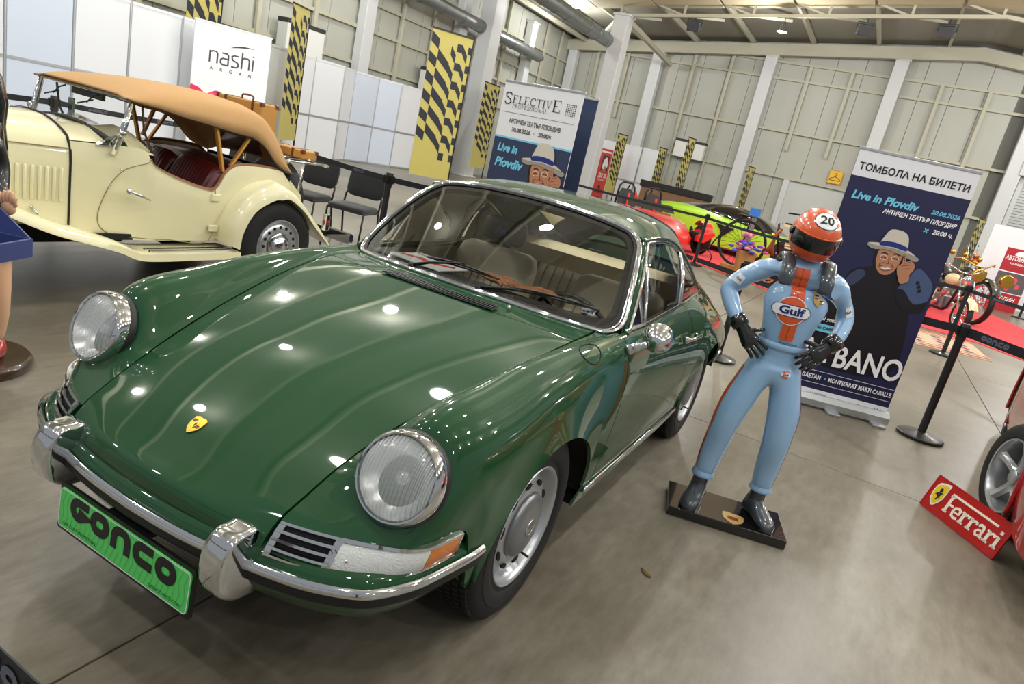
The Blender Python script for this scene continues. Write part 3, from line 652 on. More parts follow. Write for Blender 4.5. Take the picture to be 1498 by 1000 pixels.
for sd in (1, -1):
    s = MB(); side = [(.79, .505), (.83, .520), (.868, .517), (.895, .495), (.908, .46), (.910, .42), (.900, .375), (.880, .352), (.85, .336), (.81, .332), (.79, .345)]
    cx_, cz_ = .82, .425; rings = []
    for yo, sc in ((-.038, .74), (-.036, .84), (-.030, .90), (-.016, .92), (0, .92), (.016, .92), (.030, .90), (.036, .84), (.038, .74)):
        rings.append([(cx_+(a-cx_)*(sc if a > cx_ else 1), sd*.335+yo, cz_+(b-cz_)*(sc*.5+.5)) for a, b in catmull(side, 3, True)])
    s.loft(rings); s.build('overrider', chrome, car, 60)
# rear bumper (simple, behind the car)
PR = [(-3.2, 0), (-3.19, .3), (-3.15, .5), (-3.05, .62), (-2.9, .68), (-2.78, .69)]; PR = [(a, -b) for a, b in PR[::-1][:-1]]+PR
s = MB(); s.loft([[(x-.03, y, .47), (x-.05, y*1.01, .44), (x-.03, y*1.01, .38), (x+.02, y*.98, .36), (x+.02, y*.98, .47)] for x, y in PR]); s.build('rear_bumper', green, car, 50)
s = MB(); s.tube([(x-.055, y*1.015, .435) for x, y in PR], .013, 8); s.build('rear_bumper_strip', chrome, car, True)
# ---- plate
pt = MB(); M = frame((.884, .003, .317), (0, 1, 0), (-.06, 0, 1)); 
def rrect(w, h, r, n=5):
    out = []
    for cx_, cy_, a0 in ((w/2-r, h/2-r, 0), (-w/2+r, h/2-r, 90), (-w/2+r, -h/2+r, 180), (w/2-r, -h/2+r, 270)):
        for k in range(n+1): t = R(a0+90*k/n); out.append((cx_+r*math.cos(t), cy_+r*math.sin(t)))
    return out
pt.M = M; pt.prism(rrect(.535, .135, .008), -.012, -.003); pt.build('plate_holder', blackp, car)
plate = MB(); plate.M = M; plate.prism(rrect(.52, .112, .012), -.003, .001); pl_o = plate.build('number_plate', mat('plate_green', '#5bd86a', .4), car); pl_o['label'] = 'bright green plate with black lettering'
s = MB(); s.M = M; P = rrect(.517, .109, .012); stroke(s, P, .003, .0016, closed=True); s.build('plate_border', mat('white_ink', '#e8ece8', .5), pl_o)
s = MB(); s.M = M
for k in range(26): x = -.245+k*.0195; stroke(s, [(x-.006, -.05), (x+.006, -.018), (x-.002, .018), (x+.01, .05)], .0035, .0013)
s.build('plate_wave_print', mat('plate_green_dark', '#4cc65b', .4), pl_o)
def conco(mb, x0, h, z=0, wide=1.18, th=.36):
    """the festival wordmark: five heavy rounded letters, origin at left baseline; returns its width"""
    t = h*th; W, H, r = wide*h-t, h-t, .40*h; gap = h*.13; x = x0
    def arc(cx, cy, a0, a1, rr, n=5): return [(cx+rr*math.cos(R(a0+(a1-a0)*k/n)), cy+rr*math.sin(R(a0+(a1-a0)*k/n))) for k in range(n+1)]
    r = min(r, H/2*.98)
    for ch in 'gonco':
        cl = False
        if ch == 'o': P = arc(r, r, 180, 270, r)+arc(W-r, r, 270, 360, r)+arc(W-r, H-r, 0, 90, r)+arc(r, H-r, 90, 180, r); cl = True
        elif ch == 'n': P = [(0, -t/2)]+arc(r, H-r, 180, 90, r)+arc(W-r, H-r, 90, 0, r)+[(W, -t/2)]
        else: P = [(W+t*.45, H)]+arc(r, H-r, 90, 180, r)+arc(r, r, 180, 270, r)+[(W+t*.45, 0)]
        if ch == 'g': P = P[:-1]+[(W*.55, 0), (W+t*.40, H*.30), (W*.42, H*.42)]
        stroke(mb, [(a+x+t/2, b+t/2) for a, b in P], t, z, closed=cl); x += wide*h+gap
    return x-gap-x0
s = MB(); s.M = M @ Matrix.Translation((0, -.012, 0)); h = .066; stot = 5*h*1.18+4*h*.13; conco(s, -stot/2, h, z=.0022); s.build('lettering', blackp, pl_o)
text('CAR CULTURE FESTIVAL', blackp, pl_o, M @ Matrix.Translation((-.165, -.040, .002)), .0135)
text('GONCO-FEST.COM', blackp, pl_o, M @ Matrix.Translation((.178, -.042, .002)), .0135)
s = MB(); s.box((.84, 0, .375), (.05, .16, .012)); s.box((.85, 0, .36), (.01, .03, .05)); s.build('plate_bracket', blackp, car)
# ---- front lamps and horn grilles
def band(name, va, vb, m, off, nv=16, dz=(0, 1), sd=1, thick=.012, par=None, smooth=50, t0=.0, t1=1.0):
    vs_ = np.linspace(va, vb, nv); rows = []
    lo = NET.grid([U[1]*(1-t0)+U[2]*t0], vs_)[0]; hi = NET.grid([U[1]*(1-t1)+U[2]*t1], vs_)[0]; m_ = (lo+hi)/2
    tan = np.gradient(m_, axis=0); up = hi-lo; nr = np.cross(up, tan); nr /= np.linalg.norm(nr, axis=1, keepdims=True)
    if nr[0][0] < 0: nr = -nr
    s = MB(); rings = [[tuple(S(sd, a-n_*.01)), tuple(S(sd, a+n_*(off-.004))), tuple(S(sd, a*.9+b*.1+n_*off)), tuple(S(sd, a*.1+b*.9+n_*off)), tuple(S(sd, b+n_*(off-.004))), tuple(S(sd, b-n_*.01))] for a, b, n_ in zip(lo, hi, nr)]
    s.loft(rings); return s.build(name, m, par or car, smooth)
lens_m = mat('clear_lens', '#d9dcd8', .12, coat=1, noise=.12, nscale=60, bump=.35, bscale=220)
lens_a = mat('amber_lens', '#d9770c', .15, coat=1, noise=.15, nscale=60, bump=.35, bscale=220)
VG0, VG1, VL1 = V[2]+.010, V[2]+.125, V[6]-.015
VA = VL1-.095
for sd in (1, -1):
    lamp = band('turn_lamp', VG1+.006, VA, lens_m, .012, sd=sd, t0=.07, t1=.93); lamp['label'] = 'clear ribbed front lamp lens'
    a_ = band('amber_lens', VA+.001, VL1, lens_a, .012, sd=sd, t0=.07, t1=.93, par=car); a_['label'] = 'orange end of the front lamp'
    for t0, t1 in ((-.04, .09), (.91, 1.05)): band('lamp_rim', VG1+.001, VL1+.004, chrome, .014, sd=sd, t0=t0, t1=t1)
    band('lamp_rim', VL1-.001, VL1+.006, chrome, .014, nv=3, sd=sd, t0=-.04, t1=1.05)
    band('lamp_rim', VG1-.001, VG1+.007, chrome, .014, nv=3, sd=sd, t0=-.04, t1=1.05)
    band('grille_back', VG0, VG1, under, .002, sd=sd)
    for k in range(5):
        c_ = .02+k*.235; band('grille_bar', VG0, VG1, chrome, .013, nv=10, sd=sd, t0=c_-.03, t1=c_+.075)
    band('grille_end', VG0-.002, VG0+.012, chrome, .013, nv=3, sd=sd); band('grille_end', VG1-.008, VG1-.001, chrome, .013, nv=3, sd=sd)
    for vv, tt in ((VG1+.03, .5), (VA+.02, .35)):
        p = NET.grid([U[1]*(1-tt)+U[2]*tt], [vv])[0, 0]; s = MB(); q = S(sd, p+np.array([.7, .35, .1])*.014); s.sphere(q, .004, 8); s.build('screw', chrome, car, True)
# ---- headlights
def headlight(sd):
    n_ = Vector((math.cos(R(21)), sd*.06, math.sin(R(21)))).normalized(); M = frame((0, 0, 0), (0, 1, 0), n_.cross(Vector((0, 1, 0))))
    M = Matrix.Identity(4); z_ = n_; x_ = Vector((0, 1, 0)).cross(z_).normalized(); y_ = z_.cross(x_); M = Matrix((x_, y_, z_)).transposed().to_4x4(); M.translation = Vector((.610, sd*.591, .679))
    s = MB(); s.M = M; s.lathe([(.101, -.006), (.103, .003), (.107, .004), (.112, -.002), (.1165, -.014), (.1175, -.034), (.115, -.055)], 64)
    rim = s.build('headlight_rim', chrome, car, 50); rim['label'] = 'chrome headlight ring'
    s = MB(); s.M = M; s.lathe([(.1170, -.034), (.1195, -.038), (.1195, -.055), (.116, -.06)], 64); s.build('headlight_seal', rubber, car, 50)
    s = MB(); s.M = M; s.lathe([(0, -.07), (.03, -.066), (.06, -.05), (.085, -.025), (.099, -.002)], 48); s.build('reflector', mat('reflector_silver', '#f4f6f6', .3, .8, bump=.3, bscale=14), car, True)
    s = MB(); s.M = M; s.lathe([(0, -.03), (.016, -.03), (.018, -.045), (.012, -.065)], 20); s.build('bulb_cover', chrome, car, True)
    m = MATS.get('fluted_glass')
    if not m:
        m = bpy.data.materials.new('fluted_glass'); m.use_nodes = True; nt = m.node_tree; nt.nodes.clear(); N = nt.nodes.new; L = nt.links.new
        o = N('ShaderNodeOutputMaterial'); t = N('ShaderNodeBsdfTransparent'); d = N('ShaderNodeBsdfPrincipled'); mx = N('ShaderNodeMixShader'); mx.inputs[0].default_value = .5
        d.inputs['Base Color'].default_value = (.88, .92, .92, 1); d.inputs['Roughness'].default_value = .08; d.inputs['Coat Weight'].default_value = 1; d.inputs['Metallic'].default_value = .2
        tc = N('ShaderNodeTexCoord'); w = N('ShaderNodeTexWave'); w.inputs['Scale'].default_value = 30; w.bands_direction = 'Y'; bp = N('ShaderNodeBump'); bp.inputs['Strength'].default_value = 1; bp.inputs['Distance'].default_value = .006
        L(tc.outputs['Object'], w.inputs['Vector']); L(w.outputs['Fac'], bp.inputs['Height']); L(bp.outputs[0], d.inputs['Normal']); L(t.outputs[0], mx.inputs[1]); L(d.outputs[0], mx.inputs[2]); L(mx.outputs[0], o.inputs[0]); MATS['fluted_glass'] = m
    s = MB(); s.M = M; s.lathe([(.0, .026), (.03, .0245), (.06, .019), (.085, .010), (.1025, -.004)], 64); gl = s.build('headlight_glass', m, car, True)
    s = MB(); s.M = M; s.sphere((-.095, 0, .012), .006, 10) if False else s.lathe([(0, .012), (.004, .011), (.005, .006)], 10, c=(-.1105, .02, 0)); s.build('rim_screw', chrome, rim)
headlight(1); headlight(-1)
# ---- wheels
tyre_m = mat('tyre_rubber', '#1c1b1a', .75, noise=.15, nscale=30); silver = mat('rim_silver', '#b9bcbe', .3, .75); capm = mat('hubcap_grey', '#8b8d90', .35, .8)
def wheel(name, x, z, sd, parent, turn=0):
    w = bpy.data.objects.new(name, None); C.objects.link(w); w.parent = parent; w.location = (x, sd*.70, z); w.rotation_euler = (0, 0, (0 if sd > 0 else math.pi)+turn)
    s = MB(); s.lathe([(.200, -.008), (.207, .004), (.222, .0045), (.224, .007), (.245, .014), (.272, .0125), (.274, .010), (.298, .006), (.312, -.004), (.320, -.016), (.3225, -.034), (.318, -.036), (.318, -.042), (.3235, -.044), (.324, -.062), (.319, -.064), (.319, -.070), (.324, -.072), (.324, -.090), (.319, -.092), (.319, -.098), (.3235, -.1), (.3225, -.12), (.312, -.14), (.29, -.152), (.25, -.155), (.205, -.15)], 96, 'Y'); s.build('tyre', tyre_m, w, 35)
    s = MB()
    for k in range(84):
        t = 2*math.pi*k/84
        for yy, sh in ((-.024, 0), (-.053, .5), (-.081, 0), (-.109, .5)):
            tt = t+sh*2*math.pi/84; Rm = Matrix.Rotation(-tt, 3, 'Y'); c_ = Rm @ Vector((.3225, yy, 0)); s.box(c_, (.009, .019, .0165), Rm)
    stuff(s.build('tread_blocks', tyre_m, w))
    s = MB(); s.lathe([(.2, -.15), (.196, -.14), (.19, -.03), (.19, -.012), (.197, -.004), (.203, .001), (.207, .0045), (.205, .007), (.199, .004), (.193, -.002), (.1865, -.012), (.182, -.03), (.176, -.038), (.171, -.032), (.163, -.028), (.15, -.020), (.135, -.014), (.122, -.012), (.10, -.014), (.0, -.014)], 72, 'Y'); s.build('rim', silver, w, 40)
    s = MB(); s.lathe([(.112, -.014), (.113, -.008), (.109, .0), (.095, .008), (.07, .013), (.04, .0155), (0, .017)], 56, 'Y'); cap = s.build('hubcap', capm, w, 40)
    s = MB(); s.lathe([(.030, .0155), (.031, .018), (.027, .0185), (.026, .0165)], 32, 'Y'); s.build('cap_ring', chrome, cap, True)
    s = MB(); s.M = frame((0, .0178, 0), (-1, 0, 0), (0, 0, 1)); stroke(s, [(-.012, .012), (.012, .012), (.014, 0), (0, -.016), (-.014, 0)], .003, 0, closed=True); stroke(s, [(0, .01), (0, -.012)], .003); stroke(s, [(-.011, .002), (.011, .002)], .003); s.build('cap_emblem', chrome, cap)
    for k in range(10):
        t = 2*math.pi*(k+.3)/10; s = MB(); Rm = Matrix.Rotation(-t, 3, 'Y'); s.M = (Rm.to_4x4() @ Matrix.Translation((.144, -.0155, 0)) @ Matrix.Rotation(R(90), 4, 'X')); s.prism([(.010*math.cos(a), .020*math.sin(a)) for a in np.linspace(0, 2*math.pi, 13)[:-1]], -.003, .003); s.build('rim_slot', under, w)
    s = MB(); t = -2.05; c_ = Vector((.165*math.cos(t), 0, .165*math.sin(t))); s.tube([c_+Vector((0, -.03, 0)), c_+Vector((.012, .012, .002))], .0045, 8); s.build('valve', rubber, w, True)
    return w
for sd in (1, -1):
    wheel('front_wheel', -.03, .322, sd, car, R(-1.5)*0); wheel('rear_wheel', -2.215, .322, sd, car)
# ---- mirror, handle, crest, wipers
def at_axis(c, n, x=(0, 1, 0)):
    z_ = Vector(n).normalized(); x_ = Vector(x).cross(z_).normalized(); y_ = z_.cross(x_); M = Matrix((x_, y_, z_)).transposed().to_4x4(); M.translation = Vector(c); return M
s = MB(); s.M = at_axis((-.655, .80, .905), (.86, .30, -.05)); s.lathe([(0, .062), (.012, .060), (.028, .05), (.044, .03), (.054, .006), (.058, -.012), (.0595, -.018), (.056, -.021)], 40)
mir = s.build('door_mirror', chrome, car, 50)
s = MB(); s.M = at_axis((-.655, .80, .905), (.86, .30, -.05)); s.lathe([(0, -.019), (.055, -.019)], 40); s.build('mirror_glass', mat('mirror_glass', '#9aa0a4', .03, 1), mir)
s = MB(); s.tube(catmull([(-.60, .712, .842), (-.60, .74, .862), (-.61, .775, .885)], 5), [.021]*3+[.017]*4+[.012]*4, 14, flat=.75); s.build('mirror_stalk', chrome, car, True)
s = MB(); s.tube(catmull([(-1.40, .752, .772), (-1.44, .775, .776), (-1.50, .782, .778), (-1.55, .778, .778), (-1.575, .756, .774)], 4), [.012]*3+[.0085]*12+[.012]*2, 12, flat=.7); s.build('door_handle', chrome, car, True)
s = MB(); s.tube([(-1.405, .742, .772), (-1.405, .766, .774)], .016, 14); s.build('handle_button', chrome, car, True)
def crest(M, w, h, parent, name='crest'):
    s = MB(); s.M = M; gold = mat('crest_gold', '#c9a23c', .25, .9)
    P = [(-.5, .42), (-.25, .5), (0, .46), (.25, .5), (.5, .42), (.5, .05), (.42, -.18), (.22, -.38), (0, -.52), (-.22, -.38), (-.42, -.18), (-.5, .05)]
    s.prism([(a*w, b*h) for a, b in P], -.001, .0025); c_ = s.build(name, gold, parent)
    blk, red = mat('crest_black', '#17130f', .3), mat('crest_red', '#7d1c14', .3)
    for m_, y0, sx in ((blk, .30, 1), (red, .24, 1), (blk, .18, 1)):
        s = MB(); s.M = M; s.add([(-.44*w, (y0-.05)*h, .0031), (-.12*w, (y0-.05)*h, .0031), (-.12*w, (y0-.005)*h, .0031), (-.44*w, (y0-.005)*h, .0031)], [(0, 1, 2, 3)]); s.add([(.12*w, (y0-.32)*h, .0031), (.36*w, (y0-.32)*h, .0031), (.40*w, (y0-.275)*h, .0031), (.12*w, (y0-.275)*h, .0031)], [(0, 1, 2, 3)]); s.build('crest_stripe', m_, c_)
    s = MB(); s.M = M; s.prism([(a*w*.32, b*h*.34) for a, b in P], .0025, .004); s.build('crest_centre', gold, c_)
    s = MB(); s.M = M; stroke(s, [(-.03*w, -.09*h), (.0, 0), (-.05*w, .05*h), (.03*w, .1*h), (.05*w, .02*h), (.03*w, -.1*h)], .05*w, .0045); s.build('crest_horse', blk, c_)
    return c_
cp = HN.grid([U[3]+.02], [HV[2]])[0, 0]; cp2 = HN.grid([U[3]+.03], [HV[2]])[0, 0]; tn = Vector(cp2-cp).normalized()
crest(frame(Vector(cp)+Vector((0, 0, .002)), (0, 1, 0), tn), .043, .056, car, 'hood_crest')
# cowl vent slot with slats
s = MB()
def cw(y, f): a, b = NET.grid([U[10]+g+.003], [0])[0, 0], 0; p = np.array([-.306-.2*y*y, y, .8865-.03*y*y]); q = p+np.array([-.052, 0, .0085]); return p*(1-f)+q*f+np.array([0, 0, .0045])
ys_ = np.linspace(-.262, .262, 14)
s.loft([[tuple(cw(y, 0)+[0, 0, .0015]), tuple(cw(y, 1)+[0, 0, .0015])] for y in ys_], cap=False, closed=False); vent = s.build('cowl_vent', under, car)
for k in range(44):
    y = -.25+k*.0116; s = MB(); s.bar(cw(y, .12)+[0, 0, .003], cw(y, .88)+[0, 0, .003], .004, .004); s.build('vent_fin', blackp, vent)
for sd in (1, -1):
    s = MB(); s.lathe([(.008, 0), (.008, .006), (.006, .010), (.0, .012)], 14, c=(-.393, sd*.29, .898)); s.build('washer_jet', chrome, car, True)
def wsn(s_, t, off): return WS(s_, t)+fwd*off
for (py, tip0, tip1, blade0, blade1) in ((-.235, None, None, (.06, .075), (.0, 0)), (.10, None, None, (0, 0), (0, 0))):
    pass
def wiper(piv, s0, t0, bl):
    s = MB(); s.lathe([(.016, -.01), (.016, .008), (.010, .018), (0, .02)], 16, c=piv); pv = s.build('wiper_pivot', blackp, car, 40)
    e = wsn(s0, t0, .03); s = MB(); p = Vector(piv)+Vector((0, 0, .012)); s.tube([p, p.lerp(Vector(e), .35)+Vector((0, 0, .008)), Vector(e)], [.008, .006, .0035], 8); s.build('wiper_arm', blackp, car, True)
    s = MB(); a, b = wsn(*bl[0], .016), wsn(*bl[1], .016); pts = [wsn(bl[0][0]+(bl[1][0]-bl[0][0])*k/8, bl[0][1]+(bl[1][1]-bl[0][1])*k/8, .012) for k in range(9)]; s.tube(pts, .0045, 6, flat=1.8); s.build('wiper_blade', rubber, car, True)
    s = MB(); s.tube([Vector(p)+Vector((.6, 0, .8))*(.014*math.sin(math.pi*i/8)) for i, p in enumerate(pts)], .004, 6); s.build('blade_carrier', blackp, car, True)
wiper((-.462, -.222, .910), .02, .14, ((-.28, .125), (.26, .13)))
wiper((-.452, .110, .913), .66, .13, ((.34, .10), (.86, .15)))
# ---- interior
s = MB(); dash = []
for y in np.linspace(-.62, .62, 15):
    b = wsB(y); dash.append([(b[0]-.01, y, b[2]-.022), (b[0]-.12, y, .885), (min(b[0]-.2, -.70)-.04, y, .88), (min(b[0]-.2, -.70)-.06, y, .86), (min(b[0]-.2, -.7)-.03, y, .72)])
s.loft(dash, cap=False, closed=False); s.build('dashboard', mat('dash_black', '#1a1917', .6), car, 50)
s = MB(); s.M = at_axis((-.90, .36, .765), (-.9, 0, .50)); s.lathe([(.19+.011*math.cos(a), .011*math.sin(a)) for a in np.linspace(0, 2*math.pi, 11)], 40); 
s.build('steering_wheel', blackp, car, True)
s = MB(); s.M = at_axis((-.90, .36, .765), (-.9, 0, .50)); s.lathe([(0, .02), (.035, .015), (.045, -.01)], 20)
for a in (.5, 2.64, 3.9, 5.5): s.bar((0, 0, 0), (.19*math.cos(a), .19*math.sin(a), 0), .02, .005)
s.bar((0, 0, -.02), (0, 0, -.25), .04); s.build('wheel_hub', blackp, car)
def seat(y, nm, headrest):
    st = bpy.data.objects.new(nm, None); C.objects.link(st); st.parent = car; st.location = (-1.30, y, 0)
    def cushion(name, w, rows, m):
        rings = []
        for (x, z, t, ww) in rows:
            ring = []
            for k in range(28):
                a = 2*math.pi*k/28; ca, sa = math.cos(a), math.sin(a); e = .45
                ring.append((x+t*.5*math.copysign(abs(sa)**e, sa)*1.0, ww*.5*math.copysign(abs(ca)**e, ca), z))
            rings.append(ring)
        s_ = MB(); s_.loft(rings); return s_.build(name, m, st, 60)
    cushion('backrest', .5, [(.02, .42, .10, .46), (.0, .46, .13, .50), (-.05, .60, .13, .50), (-.10, .74, .115, .50), (-.135, .86, .10, .485), (-.15, .915, .085, .45), (-.155, .935, .05, .38)], leath)
    for k in range(-4, 5):
        s_ = MB(); s_.tube([(.066, k*.045, .47), (.018, k*.045, .60), (-.038, k*.045, .74), (-.062, k*.045, .79)], .0025, 6); s_.build('seam', mat('seam_dark', '#5d5543', .7), st, True)
    s_ = MB(); s_.loft([[(-.03+.5*u_, .25*v_*(1 if abs(u_-.5) < .45 else .9), .36+.09*(1 if abs(v_) < .95 else .5)*(1 if .04 < u_ < .96 else .6)-(.09 if lo else 0)) for v_, lo in ((-1, 1), (-1, 0), (-.9, 0), (-.5, 0), (0, 0), (.5, 0), (.9, 0), (1, 0), (1, 1))] for u_ in (0, .05, .3, .6, .9, .97, 1)]); s_.build('seat_cushion', leath, st, 50)
    if headrest:
        rr = []
        for z, w_, d_ in ((0, .1, .04), (.02, .125, .075), (.07, .13, .085), (.12, .125, .075), (.14, .10, .04)):
            rr.append([(-.17+d_*.5*math.copysign(abs(math.sin(a))**.6, math.sin(a)), w_*math.copysign(abs(math.cos(a))**.5, math.cos(a)), .955+z) for a in np.linspace(0, 2*math.pi, 21)[:-1]])
        s_ = MB(); s_.loft(rr); hr = s_.build('headrest', mat('headrest_black', '#222325', .5), st, 60)
        s_ = MB(); s_.bar((-.17, -.05, .90), (-.17, -.05, .96), .012); s_.bar((-.17, .05, .90), (-.17, .05, .96), .012); s_.build('headrest_post', chrome, st)
        s_ = MB(); s_.M = frame((-.118, 0, 1.025), (0, 1, 0), (0, 0, 1)); stroke(s_, [(-.035, -.02), (-.012, .022), (.004, -.01), (.016, .012), (.035, -.02)], .009); s_.build('headrest_mark', mat('mark_blue', '#2b3fae', .5), hr)
    return st
seat(-.36, 'passenger_seat', True); seat(.36, 'driver_seat', False)
s = MB()
s.loft([[(-2.08+.0*k, y, .90), (-2.02, y, .89), (-1.93, y, .70), (-1.88, y, .50)] for k, y in enumerate((-.60, -.3, 0, .3, .60))], cap=False, closed=False); s.build('rear_backrest', leath, car, 40)
for k in range(-9, 10): s_ = MB(); s_.tube([(-2.015, k*.06, .885), (-1.925, k*.06, .70), (-1.875, k*.06, .50)], .003, 6); s_.build('seam', MATS['seam_dark'], car, True)
s = MB(); s.loft([[(-1.96, y, .93), (-2.04, y, .955), (-2.2, y*.95, .95), (-2.36, y*.9, .93), (-2.36, y*.9, .8), (-2.0, y, .8)] for y in (-.585, -.3, 0, .3, .585)]); s.build('parcel_shelf', leath2, car, 40)
s = MB(); s.box((-2.25, -.12, .953), (.03, .09, .012)); s.build('shelf_grip', blackp, car)
s = MB(); G = RN.grid(sample(.02, RN.u[3], 20), sample(0, RN.v[3], 16))-np.array([0, 0, .028])
for sd in (1, -1): s.add([tuple(p*[1, sd, 1]) for p in G.reshape(-1, 3)], grid_faces(G.shape[0], G.shape[1]))
s.build('headlining', head_in, car, True)
s = MB(); s.box((-1.15, 0, .34), (1.5, 1.3, .03)); s.box((-1.3, 0, .42), (1.2, .16, .14)); s.build('cabin_carpet', mat('carpet_dark', '#2a2620', .95), car)
# toll sticker on the glass
s = MB(); s.M = frame(WS(.80, .155)-fwd*.01, (0, 1, .0), (-.7, 0, .7)); s.prism(rrect(.055, .038, .005), 0, .001); st_ = s.build('sticker', mat('sticker_white', '#d5d8d8', .5), car)
s = MB(); s.M = frame(WS(.80, .155)-fwd*.008, (0, 1, .0), (-.7, 0, .7))
for a, b in ((-.018, .010), (-.018, -.010), (0, -.010), (.018, -.010), (.010, .01)): s.box((a, b, .0005), (.006, .006, .001))
s.build('sticker_mark', mat('ink_blue', '#25336b', .5), st_)
# ------------------------------------------------------------------ cream pre-war style roadster
cream = mat('cream_paint', '#e6dfb6', .35, coat=.9, spec=.3)
canvas = mat('tan_canvas', '#bd9462', .85, noise=.05, nscale=30, bump=.15, bscale=500)
redl = mat('maroon_leather', '#4d0f12', .35)
ash = mat('ash_wood', '#c8913f', .5)
rg = glass('clear_glass', (.96, .97, .97), .09)
ro = thing('roadster', 'cream vintage roadster with raised tan canvas top and suitcases behind', 'car', (-2.0846, -3.2922, 0), R(-2.372))
def both(fn):
    for sd in (1, -1): fn(sd)
TOPE = [(-.20, .80), (-.14, .85), (-.09, .885), (.03, .90), (.163, .905), (.30, .898), (.365, .875), (.42, .826), (.455, .76), (.482, .722), (.51, .708), (.54, .706), (.64, .725), (.81, .775), (.92, .818), (.965, .85), (.99, .90), (1.02, .93), (1.10, .94), (1.25, .935), (1.43, .93)]
def tub_y(x, f): 
    y = np.interp(x, [-.3, 0, .6, .95, 1.43, 1.85, 2.3], [.50, .545, .555, .54, .45, .39, .33]); return y*(1-.05*(1-f)**2)
def tub(sd):
    rows = []
    for x, zt in catmull(TOPE, 4):
        zb = .34 if x > .40 else .34+.1*min(1, (.40-x)/.3); rows.append([(x, sd*(tub_y(x, f)+(.004 if f < 1 else -.006)), zb+(zt-zb)*f) for f in np.linspace(0, 1, 9)]+[(x, sd*(tub_y(x, 1)-.03), zt-.002), (x, sd*(tub_y(x, 1)-.035), zt-.05), (x, sd*(tub_y(x, 0)-.06), .36)])
    s = MB(); s.loft(rows); s.build('body_side', cream, ro, 45)
both(tub)
# door: a slightly proud skin with rounded lower front corner, its hinges and handle
def door(sd):
    out = [(.995, .856), (1.08, .825), (1.14, .79), (1.19, .73), (1.225, .66), (1.255, .57), (1.268, .50), (1.262, .445), (1.235, .405), (1.18, .375), (1.07, .358), (.80, .346), (.50, .342), (.50, .70)]
    edge = out+[(x, z) for x, z in catmull(TOPE, 3) if .51 < x < .985]
    s = MB(); P = [(x, sd*(tub_y(x, (z-.34)/.5)+.0045), z) for x, z in catmull(edge, 3, True)]; s.tube(P, .0028, 6, closed=True); s.build('door_gap', mat('gap_shadow_tan', '#8b8260', .7), ro, True)
    for z in (.66, .44):
        s = MB(); s.box((.50, sd*.563, z), (.075, .02, .05)); s.build('door_hinge', cream, ro, bevel=.006)
    for x, z in ((1.18, .80), (1.24, .70)): s = MB(); s.sphere((x, sd*.545, z), .008, 10); s.build('stud', chrome, ro, True)
    s = MB(); s.sphere((1.135, sd*.575, .672), .022, 12, (1, .6, 1)); s.tube([(1.135, sd*.585, .672), (1.08, sd*.60, .655), (1.00, sd*.59, .625)], [.013, .011, .005], 10); s.build('door_handle', chrome, ro, True)
both(door)
s = MB(); s.box((.55, 0, .36), (1.75, 1.0, .04)); s.box((-.19, 0, .62), (.03, 1.0, .5)); s.build('floor_pan', under, ro)
# cowl with two humps
rows = []
for x, hz in ((.955, .035), (.99, .055), (1.05, .05), (1.15, .03), (1.30, .015), (1.43, .01)):
    w = tub_y(x, 1)-.012; rr = []
    for k in range(25):
        y = -w+2*w*k/24; hump = hz*(math.exp(-((y-.24)/.13)**2)+math.exp(-((y+.24)/.13)**2)) if x < 1.2 else hz
        rr.append((x, y, .925+ (.075)*max(0, math.cos(y/w*math.pi/2))**.7*1.0+hump*1.0-(0 if x > 1 else .02)))
    rows.append(rr)
s = MB(); s.loft(rows, cap=False, closed=False); s.build('scuttle', cream, ro, 60)
s = MB(); s.loft([[(r[0]-.004, r[1], r[2]) for r in rows[0]], [(.965, r[1]*.98, .72) for r in rows[0]]], cap=False, closed=False); s.build('dashboard', redl, ro)
# bonnet with centre hinge, side louvres
BX = [1.435, 1.6, 1.8, 2.0, 2.2]
def bsec(x, g_=0):
    w = tub_y(x, 1); t = (x-1.43)/.8; top = 1.035-.02*t; return [(x, w+g_, .42), (x, w+g_, .60), (x, w+g_, .80), (x, w-.01+g_, .885), (x, w-.05, .95+g_), (x, w*.62, 1.0+g_), (x, w*.3, top-.003+g_), (x, 0, top+g_), (x, -w*.3, top-.003+g_), (x, -w*.62, 1.0+g_), (x, -w+.05, .95+g_), (x, -w+.01-g_, .885), (x, -w-g_, .80), (x, -w-g_, .60), (x, -w-g_, .42)]
s = MB(); s.loft([bsec(x) for x in BX], cap=False, closed=False); bn = s.build('bonnet', cream, ro, 50)
s = MB(); s.tube([(p[0]-.006, p[1]*1.008, p[2]+.003) for p in catmull([bsec(1.435)[i] for i in range(15)], 4)], .007, 6); s.build('bonnet_gap', rubber, ro, True)
s = MB(); s.tube([(x, 0, 1.043-.02*(x-1.43)/.8) for x in (1.44, 1.8, 2.2)], .006, 6); s.build('bonnet_hinge', chrome, bn, True)
for sd in (1, -1):
    s = MB(); s.tube([(x, sd*(tub_y(x, 1)+.002), .885) for x in (1.44, 1.7, 2.2)], .004, 6); s.build('bonnet_seam', MATS['gap_shadow_tan'], bn)
    for k in range(13):
        x = 1.475+k*.037; y = sd*(tub_y(x, 1)+.003); zb = .56 if k < 3 else .55; zb = .565; s = MB()
        s.loft([[(x-.011+k2*.0, y, z), (x-.002, y+sd*(.012 if .005 < f < .995 else 0), z), (x+.004, y+sd*(.012 if .005 < f < .995 else 0), z), (x+.010, y, z)] for f, z in ((0, zb), (.1, zb+.02), (.9, .755), (1, .77)) for k2 in (0,)], cap=False, closed=False); s.build('louvre', cream, bn, 60)
    s = MB(); s.tube([(1.63, sd*.432, .53), (1.60, sd*.445, .48), (1.60, sd*.44, .455)], [.008, .007, .004], 8); s.build('bonnet_catch', chrome, bn, True)
